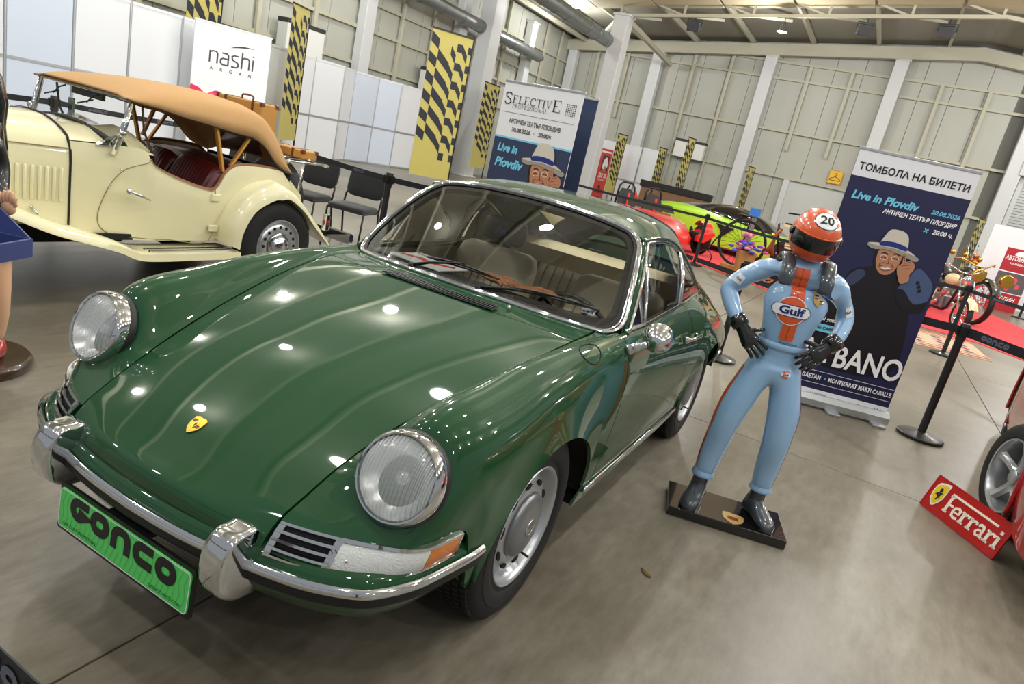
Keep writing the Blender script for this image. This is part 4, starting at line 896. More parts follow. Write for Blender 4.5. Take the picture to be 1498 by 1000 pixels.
# radiator shell, far outside the picture edge but part of the car
s = MB(); s.loft([[(x, .31*a, b) for a, b in ((1, .40), (1, .85), (.85, .98), (.5, 1.04), (0, 1.06), (-.5, 1.04), (-.85, .98), (-1, .85), (-1, .40))] for x in (2.2, 2.28)]); s.build('radiator_shell', chrome, ro, 50)
def lamp(sd):
    s = MB(); s.M = at_axis((2.25, sd*.42, .86), (1, 0, 0)); s.lathe([(0, -.16), (.04, -.14), (.085, -.06), (.1, 0), (.09, .01), (0, .03)], 28); s.build('headlamp', chrome, ro, 50)
both(lamp)
# front wings flowing into the running boards
WST = [(.36, .300), (.7, .300), (.98, .300), (1.12, .312), (1.24, .362), (1.45, .425), (1.62, .475), (1.80, .55), (2.0, .65), (2.2, .735), (2.42, .765), (2.65, .73), (2.80, .63), (2.86, .50)]
def wing(sd):
    C_ = catmull(WST, 4); rows = []
    for i, (x, z) in enumerate(C_):
        a = C_[min(i+1, len(C_)-1)]; b = C_[max(i-1, 0)]; d = Vector((a[0]-b[0], a[1]-b[1])).normalized(); nx, nz = -d.y, d.x
        k = min(1, max(0, (x-1.0)/.5)); prof = [(.44-.02*k, .0), (.52, .012*k), (.62, .016*k), (.68, .006*k), (.715, -.018*k-.002), (.722, -.05), (.715, -.052), (.70, -.03), (.44, -.03)]
        if x > 2.0: prof = [(.40, .0)]+prof[1:]
        rows.append([(x+nx*h_, sd*y, z+nz*h_) for y, h_ in prof])
    s = MB(); s.loft(rows); s.build('front_wing', cream, ro, 50)
    for yy in (.60, .66):
        s = MB(); s.box((.72, sd*yy, .306), (.62 if yy == .66 else .62, .018, .010)); s.build('tread_strip', rubber, ro)
        s = MB(); s.box((.72, sd*(yy+.012), .306), (.62, .006, .012)); s.build('tread_strip_edge', chrome, ro)
    s = MB(); s.box((1.5, sd*.36, .36), (.9, .05, .12)); s.build('chassis_rail', under, ro)
both(wing)
RA = [(.455, .36), (.452, .49), (.37, .655), (.24, .765), (.065, .822), (-.06, .80), (-.195, .705), (-.37, .55), (-.55, .36)]
RB = [(.450, .345), (.447, .494), (.364, .641), (.239, .749), (.065, .804), (-.053, .781), (-.187, .694), (-.36, .539), (-.539, .351)]
RC = [(.375, .32), (.355, .451), (.268, .60), (.117, .687), (.03, .70), (-.052, .70), (-.197, .614), (-.33, .49), (-.50, .345)]
def rwing(sd):
    A, B, Cc = catmull(RA, 5), catmull(RB, 5), catmull(RC, 5); rows = []
    for a, b, c in zip(A, B, Cc):
        m_ = ((b[0]*.45+c[0]*.55), (b[1]*.45+c[1]*.55)); rows.append([(a[0], sd*.46, a[1]), (a[0]*.6+b[0]*.4, sd*.56, a[1]*.6+b[1]*.4), (b[0], sd*.65, b[1]), (b[0]*.8+c[0]*.2, sd*.69, b[1]*.8+c[1]*.2), (m_[0], sd*.713, m_[1]), (c[0], sd*.72, c[1]), (c[0], sd*.70, c[1]-.002), (c[0], sd*.50, c[1]+.02)])
    s = MB(); s.loft(rows); s.build('rear_wing', cream, ro, 60)
    s = MB(); s.sphere((-.60, sd*.56, .50), .03, 12, (1, 1, 1.5)); s.build('tail_lamp', mat('lamp_red', '#8c1512', .2, coat=1), ro, True)
    s = MB(); s.box((-.60, sd*.56, .50), (.05, .05, .14)); s.build('tail_lamp_base', chrome, ro, bevel=.01)
both(rwing)
s = MB(); s.loft([[(-.80+dx, y, .38+dz) for dx, dz in ((0, -.05), (-.03, -.02), (-.03, .03), (0, .05), (.02, .04), (.02, -.04))] for y in (-.68, -.66, 0, .66, .68)]); s.build('rear_bumper', chrome, ro, 40)
s = MB(); s.bar((-.78, .4, .38), (-.2, .4, .38), .04); s.build('bumper_iron', under, ro); s = MB(); s.bar((-.78, -.4, .38), (-.2, -.4, .38), .04); s.build('bumper_iron', under, ro)
def rwheel(x, sd):
    w = bpy.data.objects.new('wheel', None); C.objects.link(w); w.parent = ro; w.location = (x, sd*.69, .335); w.rotation_euler = (0, 0, 0 if sd > 0 else math.pi)
    s = MB(); s.lathe([(.200, -.01), (.21, .006), (.235, .010), (.27, .012), (.30, .004), (.318, -.012), (.33, -.02), (.334, -.035), (.334, -.10), (.325, -.125), (.30, -.14), (.21, -.14)], 72, 'Y'); s.build('tyre', tyre_m, w, 35)
    s = MB(); s.lathe([(.205, -.006), (.206, .004), (.198, .003), (.19, -.015), (.178, -.022), (.172, -.01), (.16, -.002), (.14, .004), (.118, .002), (.10, -.012), (0, -.012)], 56, 'Y'); s.build('rim', silver, w, 40)
    s = MB(); s.lathe([(.098, -.008), (.10, .004), (.093, .008), (.082, .01), (.076, .03), (.06, .046), (.03, .055), (0, .057)], 44, 'Y'); s.build('hubcap', chrome, w, 40)
    for k in range(16):
        t = 2*math.pi*k/16; s = MB(); s.lathe([(0, 0), (.0125, 0), (.0125, -.004), (0, -.004)], 12, 'Y', c=(.146*math.cos(t), .0055, .146*math.sin(t))); s.build('rim_hole', under, w)
for sd in (1, -1): rwheel(0, sd); rwheel(2.388, sd)
# windscreen
wf0, wf1 = [(1.20, .50, .87), (1.12, .52, 1.225)], None
s = MB(); s.tube([(1.20, -.50, .90), (1.12, -.52, 1.225), (1.12, .52, 1.225), (1.20, .50, .90)], .014, 8); s.build('windscreen_frame', chrome, ro, 50)
s = MB(); s.tube([(1.205, -.49, .955)]+[(1.215, y, .955+.06*math.cos(y/.5*math.pi/2)) for y in np.linspace(-.45, .45, 11)]+[(1.205, .49, .955)], .02, 8, flat=.8); s.build('windscreen_seal', rubber, ro, True)
s = MB(); s.loft([[(1.20-.08*t, y, .97+.245*t) for t in (0, .5, 1)] for y in np.linspace(-.50, .50, 9)], cap=False, closed=False); s.build('windscreen_glass', rg, ro)
def post(sd):
    s = MB(); s.tube([(1.215, sd*.515, .885), (1.17, sd*.53, 1.03), (1.125, sd*.535, 1.215)], [.02, .017, .014], 10, flat=.7); s.sphere((1.18, sd*.535, 1.02), .026, 12); s.build('windscreen_post', chrome, ro, True)
    s = MB(); s.loft([[(1.10, sd*.47, .935), (1.10, sd*.50, .925), (1.30, sd*.485, .925), (1.30, sd*.455, .935)], [(1.12, sd*.475, .955), (1.12, sd*.50, .945), (1.26, sd*.48, .945), (1.26, sd*.465, .955)], [(1.17, sd*.49, 1.0), (1.17, sd*.515, 1.0), (1.22, sd*.515, 1.0), (1.22, sd*.49, 1.0)]]); s.build('post_bracket', chrome, ro, 50)
    y0 = sd*.2; s = MB(); s.tube([(1.135, y0, 1.21), (1.16, y0-.03, 1.19), (1.15, y0-.12, 1.14)], .005, 6); s.tube([(1.15, y0-.05, 1.165), (1.165, y0-.2, 1.12)], .005, 6); s.build('wiper', rubber, ro, True)
both(post)
s = MB(); s.bar((1.22, -.02, .99), (1.20, -.02, 1.06), .012); s.box((1.19, -.02, 1.09), (.015, .05, .11)); s.build('rear_mirror', chrome, ro)
s = MB(); s.box((1.11, .02, 1.195), (.02, .36, .05)); s.build('sun_visor', mat('visor_dark', '#33302c', .6), ro)
# soft top
TS = [(1.165, 1.228, 1.245, 1.25, .535), (1.10, 1.218, 1.262, 1.275, .54), (.95, 1.204, 1.285, 1.315, .54), (.77, 1.175, 1.29, 1.342, .54), (.61, 1.158, 1.29, 1.352, .54), (.366, 1.125, 1.28, 1.348, .54), (.212, 1.108, 1.27, 1.338, .54), (.10, 1.05, 1.24, 1.318, .54), (0, .955, 1.17, 1.268, .54), (-.09, .905, 1.06, 1.17, .53), (-.16, .885, .97, 1.04, .52), (-.20, .87, .90, .93, .52)]
rows = []
for x, ze, zs, zc, w in TS:
    h_ = [(x, w, ze), (x, w*.985, ze*.55+zs*.45), (x, w*.93, zs-.012), (x, w*.80, zs*.6+zc*.4), (x, w*.5, zs*.2+zc*.8), (x, 0, zc)]
    rows.append(h_+[(a, -b, c) for a, b, c in h_[:-1][::-1]])
R2 = [[tuple(p) for p in r] for r in np.array(hermite(np.arange(len(rows)), np.array(rows), np.linspace(0, len(rows)-1, 45)))]
# two open bays in the rear quarters and back panel
s = MB(); s.loft(R2, cap=False, closed=False); top = s.build('canvas_top', canvas, ro, 70); so = top.modifiers.new('thickness', 'SOLIDIFY'); so.thickness = .008; so.offset = -1
def topedge(sd):
    s = MB(); s.tube([(r[0][0], sd*r[0][1]*1.004, r[0][2]) for r in R2], .006, 6); s.build('top_hem', mat('hem_brown', '#5a4530', .8), ro, True)
    s = MB(); s.bar((.50, sd*.50, 1.14), (.42, sd*.50, .84), .035, .02); s.build('wooden_bow', ash, ro, bevel=.004)
    s = MB(); s.bar((.22, sd*.50, 1.10), (.36, sd*.50, .88), .03, .018); s.build('wooden_bow', ash, ro, bevel=.004)
    s = MB(); s.tube([(1.04, sd*.50, 1.2), (1.02, sd*.50, 1.05), (.93, sd*.50, .86)], .008, 6); s.build('hood_stick', mat('stick_brown', '#4a3420', .6), ro, True)
    s = MB(); s.tube([(.99, sd*.525, .905), (.955, sd*.525, .95), (.93, sd*.52, .90), (.90, sd*.52, .84)], .008, 6) if 0 else None
both(topedge)
s = MB(); s.bar((.30, -.48, 1.22), (.42, -.48, .92), .03, .018); s.build('wooden_bow', ash, ro)
for i, x in enumerate((-.085,)):
    s = MB(); s.loft([[(-.075-.0*k, y, 1.06) , (-.13, y, .95)] for k, y in enumerate((-.25, 0, .25))], cap=False, closed=False); s.build('rear_window', rg, ro)
# pleated maroon seats
def seatback(yc, w):
    rows = []
    n = 66
    for i in range(n+1):
        u_ = i/n; y = yc-w/2+w*u_; pl_ = .007*abs(math.sin(u_*math.pi*15)); e_ = .05*(abs(u_-.5)*2)**6
        rows.append([(.70-e_*0+pl_, y, .48), (.62+pl_-e_, y, .60), (.55+pl_-e_, y, .74), (.50+pl_-e_, y, .84-e_*.5), (.465-e_, y, .885-e_), (.43, y, .885-e_), (.40, y, .84), (.45, y, .50)])
    s = MB(); s.loft(rows); s.build('seat_back', redl, ro, True)
seatback(.265, .50); seatback(-.265, .50)
s = MB(); s.loft([[(x, y, z) for x, z in ((.60, .42), (.60, .52), (.72, .545), (.98, .53), (1.02, .50), (1.02, .42))] for y in np.linspace(-.5, .5, 5)]); s.build('seat_cushion', redl, ro, 50)
rows = [[(.40-.0, y, .80), (.30, y, .875), (-.10, y, .86), (-.16, y, .70)] for y in np.linspace(-.5, .5, 9)]
s = MB(); s.loft(rows, cap=False, closed=False); s.build('tonneau', redl, ro, 40)
def rimpad(sd): s = MB(); s.tube([(x, sd*(tub_y(x, 1)-.03), z+.004) for x, z in catmull(TOPE[:16], 4)], .012, 8); s.build('cockpit_piping', redl if 0 else mat('piping_tan', '#8a5a3a', .6), ro, True)
both(rimpad)
# dark tan canvas back panel seen inside, spare wheel and rack
s = MB(); s.M = at_axis((-.50, 0, .60), (-1, 0, 0)); s.lathe([(.0, .07), (.20, .07), (.30, .06), (.335, .03), (.335, -.05), (.30, -.08), (0, -.08)], 48); s.build('spare_wheel_cover', mat('cover_black', '#161616', .6), ro, 50)
s = MB(); s.loft([[(-.2, y, .84), (-.36, y, .70), (-.40, y, .42), (-.2, y, .40)] for y in (-.48, .48)]); s.build('fuel_tank', cream, ro, 40)
for y in (-.36, -.12, .12, .36): s = MB(); s.tube([(-.22, y, .952), (-.72, y, .952)], .010, 8); s.build('rack_bar', chrome, ro, True)
for x in (-.26, -.70): s = MB(); s.tube([(x, -.40, .945), (x, .40, .945)], .011, 8); s.build('rack_bar', chrome, ro, True)
for y in (-.36, .36): s = MB(); s.tube([(-.45, y, .945), (-.43, y, .60)], .011, 8); s.build('rack_leg', chrome, ro, True)
# suitcases
tanl = mat('suitcase_tan', '#b98843', .5, noise=.12, nscale=7, coat=.2); strapm = mat('strap_brown', '#6b3a1c', .5)
def suitcase(label, loc, d, up):
    t_ = thing('suitcase', label, 'suitcase', loc, R(-2.372)); x, y, z = d
    s = MB(); s.box((0, 0, z/2), (x, y, z)); s.build('case', tanl, t_, bevel=.014, seg=3)
    if up:
        s = MB(); s.box((0, 0, z*.5), (x+.004, .003, z*.0+.003)); 
        for yy in (-y*.3, y*.3):
            s = MB(); s.box((0, yy, z/2), (x+.008, .03, z+.008)); s.build('strap', strapm, t_, bevel=.003)
        s = MB(); s.tube(catmull([(0, -.07, z), (0, -.06, z+.035), (0, .06, z+.035), (0, .07, z)], 4), .008, 8); s.build('handle', strapm, t_, True)
    else:
        for yy in (-y*.25, y*.25): s = MB(); s.box((0, yy, z/2), (x+.008, .025, z+.008)); s.build('strap', strapm, t_, bevel=.003)
        s = MB(); s.tube(catmull([(-x/2, -.05, z/2), (-x/2-.03, -.04, z/2), (-x/2-.03, .04, z/2), (-x/2, .05, z/2)], 4), .007, 8); s.build('handle', strapm, t_, True)
    for a in (-1, 1):
        for b in (-1, 1):
            s = MB(); s.box((a*(x/2-.012), b*(y/2-.012), z-.012), (.034, .034, .034)); s.build('corner_cap', strapm, t_, bevel=.006)
def rl(x, y, z): c_, s_ = math.cos(R(-2.372)), math.sin(R(-2.372)); return (-2.0846+x*c_-y*s_, -3.2922+x*s_+y*c_, z)
suitcase('upright tan leather suitcase with brown straps behind the canvas top', rl(-.40, -.34, .965), (.17, .58, .38), True)
suitcase('flat tan leather suitcase lying on the chrome luggage rack', rl(-.62, .0, .965), (.17, .50, .075), False)
# ------------------------------------------------------------------ figures
from mathutils.bvhtree import BVHTree
def skin(name, V_, E_, rad, root, m, parent, sub=2, smooth=True, post=None):
    me = bpy.data.meshes.new(name); me.from_pydata([tuple(v) for v in V_], E_, []); o = bpy.data.objects.new(name, me); C.objects.link(o)
    md = o.modifiers.new('skin', 'SKIN'); md.use_smooth_shade = True; md.branch_smoothing = .6
    for i, r in enumerate(rad):
        sv = me.skin_vertices[0].data[i]; sv.radius = r if isinstance(r, tuple) else (r, r); sv.use_root = (i == root)
    sb = o.modifiers.new('sub', 'SUBSURF'); sb.levels = sub; sb.render_levels = sub
    dg = bpy.context.evaluated_depsgraph_get(); m2 = bpy.data.meshes.new_from_object(o.evaluated_get(dg)); bpy.data.objects.remove(o)
    if post:
        for v in m2.vertices: v.co = post(v.co.copy())
    m2.materials.clear(); ob = link(name, m2, m, parent); m2.polygons.foreach_set('use_smooth', [True]*len(m2.polygons)); return ob
def decal(name, target, flat_v, flat_f, M, direction, m, parent, off=.002, maxd=.4):
    """lay a flat patch (2-D points placed by M) onto the surface of target along a direction"""
    me = target.data; bvh = BVHTree.FromPolygons([v.co for v in me.vertices], [p.vertices for p in me.polygons]); d = Vector(direction).normalized(); out = []; lastd = None; miss = set()
    for ip, p in enumerate(flat_v):
        q = M @ Vector((p[0], p[1], 0)); h = bvh.ray_cast(q, d, maxd)
        if h[0] is not None: out.append(h[0]-d*off); lastd = (h[0]-q).dot(d)
        else: out.append(q+d*(lastd if lastd else .05)); miss.add(ip)
    flat_f = [f_ for f_ in flat_f if not any(i in miss for i in f_)]; m2 = bpy.data.meshes.new(name); m2.from_pydata([tuple(v) for v in out], [], flat_f); return link(name, m2, m, parent, True)
def disc_patch(r, ry=None, n=28, k=5):
    vs = [(0, 0)]; fs = []
    for i in range(1, k+1):
        for j in range(n): t = 2*math.pi*j/n; vs.append((r*i/k*math.cos(t), (ry or r)*i/k*math.sin(t)))
    for j in range(n): fs.append((0, 1+j, 1+(j+1) % n))
    for i in range(1, k):
        for j in range(n): a = 1+(i-1)*n; b = 1+i*n; fs.append((a+j, b+j, b+(j+1) % n, a+(j+1) % n))
    return vs, fs
def rect_patch(w, h, nx=6, ny=10, r=0):
    vs = [(-w/2+w*i/nx, -h/2+h*j/ny) for i in range(nx+1) for j in range(ny+1)]; return vs, [(i*(ny+1)+j, (i+1)*(ny+1)+j, (i+1)*(ny+1)+j+1, i*(ny+1)+j+1) for i in range(nx) for j in range(ny)]
def ring_patch(r0, r1, n=40, e=1): 
    vs = [(r*math.cos(2*math.pi*j/n), r*e*math.sin(2*math.pi*j/n)) for r in (r0, r1) for j in range(n)]; return vs, [(j, n+j, n+(j+1) % n, (j+1) % n) for j in range(n)]
def decal_text(txt, size, target, M, direction, m, parent, off=.003, bold=0, width=None):
    me = text_mesh(txt, size, 0, bold); xs = [v.co.x for v in me.vertices]
    sx = width/(max(xs)-min(xs)) if width else 1
    return decal('lettering', target, [(v.co.x*sx, v.co.y) for v in me.vertices], [tuple(p.vertices) for p in me.polygons], M, direction, m, parent, off)
suitb = mat('suit_blue', '#93b9dc', .3, coat=1, bump=.12, bscale=9); orange = mat('race_orange', '#d9541c', .3, coat=1); glossk = mat('gloss_black', '#0c0c0d', .2, coat=1); bootm = mat('boot_slate', '#343b42', .3, coat=1, bump=.1, bscale=20); paleink = mat('print_white', '#eceff0', .4, coat=.6); navyink = mat('print_navy', '#1f2467', .4)
rc = thing('racing_driver_statue', 'glossy racing driver statue in pale blue suit and orange helmet, hands on hips', 'statue', (-1.3885, 1.16675, 0), math.atan2(.26688, .96373))
# plinth
s = MB(); s.box((0, 0, .024), (.285, .545, .046)); s.build('plinth', glossk, rc, bevel=.004)
Jn = [(0, .0, .775), (0, .0, .86), (.01, -.003, .95), (.02, -.005, 1.06), (.01, -.008, 1.16), (0, -.012, 1.235), (0, -.014, 1.30),          # 0-6 spine
      (.0, -.075, .755), (.02, -.105, .63), (.035, -.132, .49), (.005, -.142, .34), (-.005, -.150, .185),      # 7-11 leg (image left)
      (.0, .075, .755), (.02, .098, .63), (.035, .108, .46), (.0, .116, .33), (-.015, .122, .190),      # 12-16 leg (image right)
      (-.01, -.105, 1.215), (-.03, -.165, 1.185), (-.045, -.240, 1.13), (-.06, -.290, 1.075), (-.01, -.255, 1.01), (.045, -.208, .950),  # 17-22 arm
      (-.01, .085, 1.21), (-.03, .135, 1.185), (-.045, .190, 1.12), (-.055, .232, 1.06), (.0, .215, 1.01), (.055, .182, .955)]  # 23-28 arm
Ed = [(0, 1), (1, 2), (2, 3), (3, 4), (4, 5), (5, 6), (0, 7), (7, 8), (8, 9), (9, 10), (10, 11), (0, 12), (12, 13), (13, 14), (14, 15), (15, 16), (5, 17), (17, 18), (18, 19), (19, 20), (20, 21), (21, 22), (5, 23), (23, 24), (24, 25), (25, 26), (26, 27), (27, 28)]
Rd = [.098, .098, .104, .118, .118, .080, .052, .086, .082, .066, .060, .050, .086, .082, .066, .060, .050, .070, .064, .052, .047, .040, .034, .070, .064, .052, .047, .040, .034]
def suitpost(v):
    a = abs(v.y+.005); k = math.exp(-((v.z-1.12)/.10)**2)*.040+math.exp(-((v.z-.80)/.09)**2)*.016+math.exp(-((v.z-.95)/.07)**2)*.006
    v.y += math.copysign(k*min(1, a/.10)*max(0, 1-max(0, a-.15)/.07), v.y+.005)
    if .80 < v.z < 1.2 and a < .18: v.x *= .88
    return v
suit = skin('race_suit', [Vector(j) for j in Jn], Ed, Rd, 0, suitb, rc, 3, post=suitpost)
# folded trouser and cuff ends
for (c_, r) in (((-.006, -.150, .180), .050), ((-.014, .122, .186), .050)):
    s = MB(); s.lathe([(r-.006, .0), (r+.002, .006), (r+.004, .014), (r-.002, .03), (r-.004, .045), (r-.012, .06)], 28, c=c_); s.build('trouser_cuff', suitb, rc, True)
s = MB(); s.lathe([(.100, 0), (.103, .008), (.103, .018), (.100, .026)], 40, c=(0, 0, 0)); 
wb = s.build('waist_seam', suitb, rc, True); wb.location = (.008, -.002, .885); wb.scale = (.88, 1.06, 1)
# boots
def boot(ax, ay, az, ang):
    b = bpy.data.objects.new('boot', None); C.objects.link(b); b.parent = rc; b.location = (ax, ay, .047); b.rotation_euler = (0, 0, ang)
    rings = []
    prof = [(-.050, .0, .030, .060), (-.045, .0, .040, .085), (-.03, .0, .043, .125), (.0, 0, .042, .130), (.03, 0, .041, .105), (.06, 0, .043, .082), (.09, 0, .046, .068), (.12, 0, .044, .056), (.145, 0, .034, .044), (.158, 0, .016, .03)]
    for x, z0, w_, h_ in prof: rings.append([(x, w_*math.cos(t), max(0, h_/2+h_/2*math.sin(t)*(1 if math.sin(t) > 0 else 1.0))) for t in np.linspace(0, 2*math.pi, 19)[:-1]])
    s_ = MB(); s_.loft(rings); s_.build('boot_upper', bootm, b, True)
    s_ = MB(); s_.loft([[(.0+.040*k2*math.cos(t)-.005, .038*k2*math.sin(t), z) for t in np.linspace(0, 2*math.pi, 19)[:-1]] for k2, z in ((1.0, .06), (1.0, .10), (1.0, .14), (1.04, .165))]); s_.build('boot_shaft', bootm, b, True)
    s_ = MB(); P = [(-.055, 0), (-.045, .030), (0, .036), (.06, .044), (.10, .047), (.135, .040), (.16, .018), (.165, 0), (.16, -.018), (.135, -.040), (.10, -.047), (.06, -.044), (0, -.036), (-.045, -.030)]
    s_.prism(P, 0, .011); s_.build('boot_sole', glossk, b, bevel=.003)
boot(-.008, -.152, 0, R(-16)); boot(-.018, .124, 0, R(24))
# gloved hands with five fingers each
def hand(w, p, tip, side, curl, m):
    """w wrist, p palm centre, tip where the fingers point; side = direction across the palm towards the thumb; curl = direction the fingers bend"""
    w, p, tip, side, curl = map(Vector, (w, p, tip, side, curl)); d = (tip-p).normalized(); side = (side-d*side.dot(d)).normalized(); nrm = Vector(curl).normalized()
    h_ = bpy.data.objects.new('glove', None); C.objects.link(h_); h_.parent = rc
    s_ = MB(); rings = []
    L_ = (p-w).length
    for k, wd, th in ((-.35, .030, .026), (0, .028, .022), (.3, .030, .019), (.7, .036, .017), (1.0, .040, .015), (1.25, .039, .012), (1.35, .032, .007)):
        c_ = w+(p-w).normalized()*L_*k if k <= 1 else p+d*(k-1)*L_
        ax_ = side if k > .2 else side; n2 = d.cross(side).normalized(); rings.append([c_+side*wd*math.cos(t)+n2*th*math.sin(t) for t in np.linspace(0, 2*math.pi, 17)[:-1]])
    s_.loft(rings); s_.build('palm', m, h_, True)
    s_ = MB(); dw = (w-p).normalized(); s_.tube([w+dw*.045, w+dw*.02, w-dw*.005], [.041, .039, .036], 18); s_.build('cuff', m, h_, True)
    kn = p+d*.030
    for k, (o_, ln) in enumerate(((.029, .062), (.0100, .074), (-.010, .070), (-.028, .054))):
        a = kn+side*o_-d*.012; dd = (d+side*o_*5.5).normalized(); pts = [a, a+dd*ln*.38, a+dd*ln*.72+nrm*ln*.10, a+dd*ln*.95+nrm*ln*.34]
        skin('finger', pts, [(0, 1), (1, 2), (2, 3)], [.0100, .0095, .0088, .0075], 0, m, h_, 2)
    a = w*.45+p*.55+side*.026; dd = (d*.55+side*.85).normalized(); pts = [a-side*.012, a+dd*.022, a+dd*.045+nrm*.006, a+dd*.062+nrm*.020]
    skin('thumb', pts, [(0, 1), (1, 2), (2, 3)], [.0125, .0115, .0100, .0085], 0, m, h_, 2)
hand((.055, -.200, .940), (.085, -.150, .890), (.108, -.075, .835), (-.15, .45, 1), (-.6, 0, -.25), glossk)
hand((.063, .175, .948), (.092, .130, .900), (.112, .070, .835), (-.15, -.45, 1), (-.6, 0, -.25), glossk)
# neck support pads on the shoulders
for sd in (-1, 1):
    yy = -.012+sd*.088
    s = MB(); P = catmull([(-.05, yy, 1.262), (.02, yy, 1.285), (.075, yy-sd*.004, 1.262), (.108, yy-sd*.006, 1.228), (.122, yy-sd*.006, 1.190), (.124, yy-sd*.006, 1.165)], 4)
    s.tube(P, [.030]*4+[.029]*12+[.027]*4+[.020], 14, flat=.42, up=(0, 1, 0)); s.build('collar_pad', bootm, rc, True)
s = MB(); s.loft([[(-.075+.01*abs(y/.08), y-.012, z) for y in np.linspace(-.10, .10, 9)] for z in (1.24, 1.27, 1.30)]+[[(-.095, y-.012, z) for y in np.linspace(-.09, .09, 9)] for z in (1.30, 1.24)], cap=False, closed=False); s.build('collar_back', bootm, rc, True)
# helmet
hc = Vector((.015, -.018, 1.385)); HM = Matrix.Translation(hc) @ Matrix.Rotation(R(14), 4, 'Y') @ Matrix.Rotation(R(-3), 4, 'X') @ Matrix.Rotation(R(4), 4, 'Z')
def hp(th, ph):      # th: azimuth (0 forward), ph: elevation
    ca, sa = math.cos(ph), math.sin(ph); x, y, z = ca*math.cos(th), ca*math.sin(th), sa
    rx = .125 if x > 0 else .125; k = 1.0
    if z < -.2: k = 1+.0*z
    X = rx*x*(1+.10*max(0, -z)*(x > 0)); Y = .100*y; Z = .118*z
    if z < -.72: Z = -.118*.72-.03*(abs(z)-.72)
    return HM @ Vector((X, Y, Z))
s = MB(); nA, nB = 56, 30; vs = []; fs = []
for i in range(nB+1):
    ph = -math.pi/2+math.pi*i/nB
    for j in range(nA): vs.append(hp(2*math.pi*j/nA, ph))
for i in range(nB):
    for j in range(nA): fs.append((i*nA+j, i*nA+(j+1) % nA, (i+1)*nA+(j+1) % nA, (i+1)*nA+j))
s.add(vs, fs); helm = s.build('helmet', orange, rc, True); helm['label'] = 'glossy orange full-face helmet'
Hi = HM.to_3x3()
def hpatch(name, fn, m, off, par=None):
    G = [[Vector(hp(*fn(u_, v_))) for v_ in np.linspace(0, 1, 13)] for u_ in np.linspace(0, 1, 25)]
    G = [[hc+(p-hc)*(1+off) for p in r] for r in G]; s_ = MB(); s_.add([p for r in G for p in r], grid_faces(25, 13)); o = s_.build(name, m, par or helm, True); return o
vis = hpatch('visor', lambda u_, v_: ((u_-.5)*R(158), R(-20)+R(33)*v_+R(2)*math.cos((u_-.5)*math.pi)), glossk, .012); vis['label'] = 'shiny black visor'
s = MB(); pts = []
for t in np.linspace(0, 1, 30): pts.append(hp((t-.5)*R(160), R(13)))
s.tube([hc+(Vector(p)-hc)*1.012 for p in pts], .0035, 6); s.build('visor_edge', orange, helm, True)
for sg in (-1, 1):
    c_ = Vector(hp(sg*R(84), R(2))); s = MB(); s.M = at_axis(hc+(c_-hc)*1.0, Hi @ Vector((.1, sg, 0))); s.lathe([(.017, 0), (.018, .006), (.013, .010), (0, .011)], 20); s.build('visor_pivot', glossk, helm, 40)
hd = Hi @ Vector((-.62, 0, -.78)); Mh = frame(hc-hd*.2, Hi @ Vector((0, 1, 0)), Hi @ Vector((-.78, 0, .62)))
v_, f_ = disc_patch(.047, .042); decal('number_disc', helm, v_, f_, Mh, hd, paleink, helm, .0015); v_, f_ = ring_patch(.046, .049, e=.9); decal('disc_outline', helm, v_, f_, Mh, hd, glossk, helm, .0022)
decal_text('20', .058, helm, Mh @ Matrix.Translation((0, -.002, 0)), hd, glossk, helm, .003, .0012)
# printed stripes, roundels and lettering on the suit
fwd_ = (-1, 0, 0)
def SM(y, z, tilt=0): return frame((.4, y, z), (0, 1, tilt), (0, -tilt, 1))
v_, f_ = rect_patch(.058, .315, 8, 60); st1 = decal('front_stripe', suit, v_, f_, SM(-.018, 1.088, .05), fwd_, orange, rc, .0045, .8); st1['label'] = 'orange stripe down the chest'
v_, f_ = rect_patch(.0022, .315, 1, 30); decal('zip_line', suit, v_, f_, SM(-.019, 1.088, .05), fwd_, mat('zip_dark', '#8a2f0d', .5), rc, .0055, .8)
Mg = SM(-.028, 1.062, .02)
v_, f_ = disc_patch(.060, .058); rd = decal('chest_roundel', suit, v_, f_, Mg, fwd_, orange, rc, .006, .8); rd['label'] = 'orange roundel on the chest'
v_, f_ = ring_patch(.059, .062); decal('roundel_ring', suit, v_, f_, Mg, fwd_, paleink, rc, .0068, .8)
def pill(w, h, n=14):
    P = [(w/2-h/2+h/2*math.cos(t), h/2*math.sin(t)) for t in np.linspace(-math.pi/2, math.pi/2, n)]; vs = []; 
    xs_ = np.linspace(-w/2, w/2, 16)
    for x in xs_:
        e = max(0, abs(x)-(w/2-h/2)); hh = math.sqrt(max(0, (h/2)**2-e*e)) if e > 0 else h/2
        vs += [(x, -hh), (x, 0), (x, hh)]
    return vs, [(i*3+k, (i+1)*3+k, (i+1)*3+k+1, i*3+k+1) for i in range(15) for k in (0, 1)]
v_, f_ = pill(.158, .046); decal('name_band', suit, v_, f_, Mg, fwd_, paleink, rc, .0082, .8)
v_, f_ = pill(.164, .052); decal('band_outline', suit, v_, f_, Mg, fwd_, navyink, rc, .0074, .8)
decal_text('Gulf', .046, suit, Mg, fwd_, navyink, rc, .0096, .0016, width=.105)
Mr = SM(.040, .783, 0); v_, f_ = disc_patch(.019, .018, 20, 3); decal('hip_roundel', suit, v_, f_, Mr, fwd_, orange, rc, .002, .8); v_, f_ = pill(.042, .015); decal('hip_band', suit, v_, f_, Mr, fwd_, paleink, rc, .003, .8); decal_text('Gulf', .014, suit, Mr, fwd_, navyink, rc, .004, .0004)
decal_text('PORSCHE', .017, suit, SM(.006, .915, 0), fwd_, glossk, rc, .004, 0, width=.078)
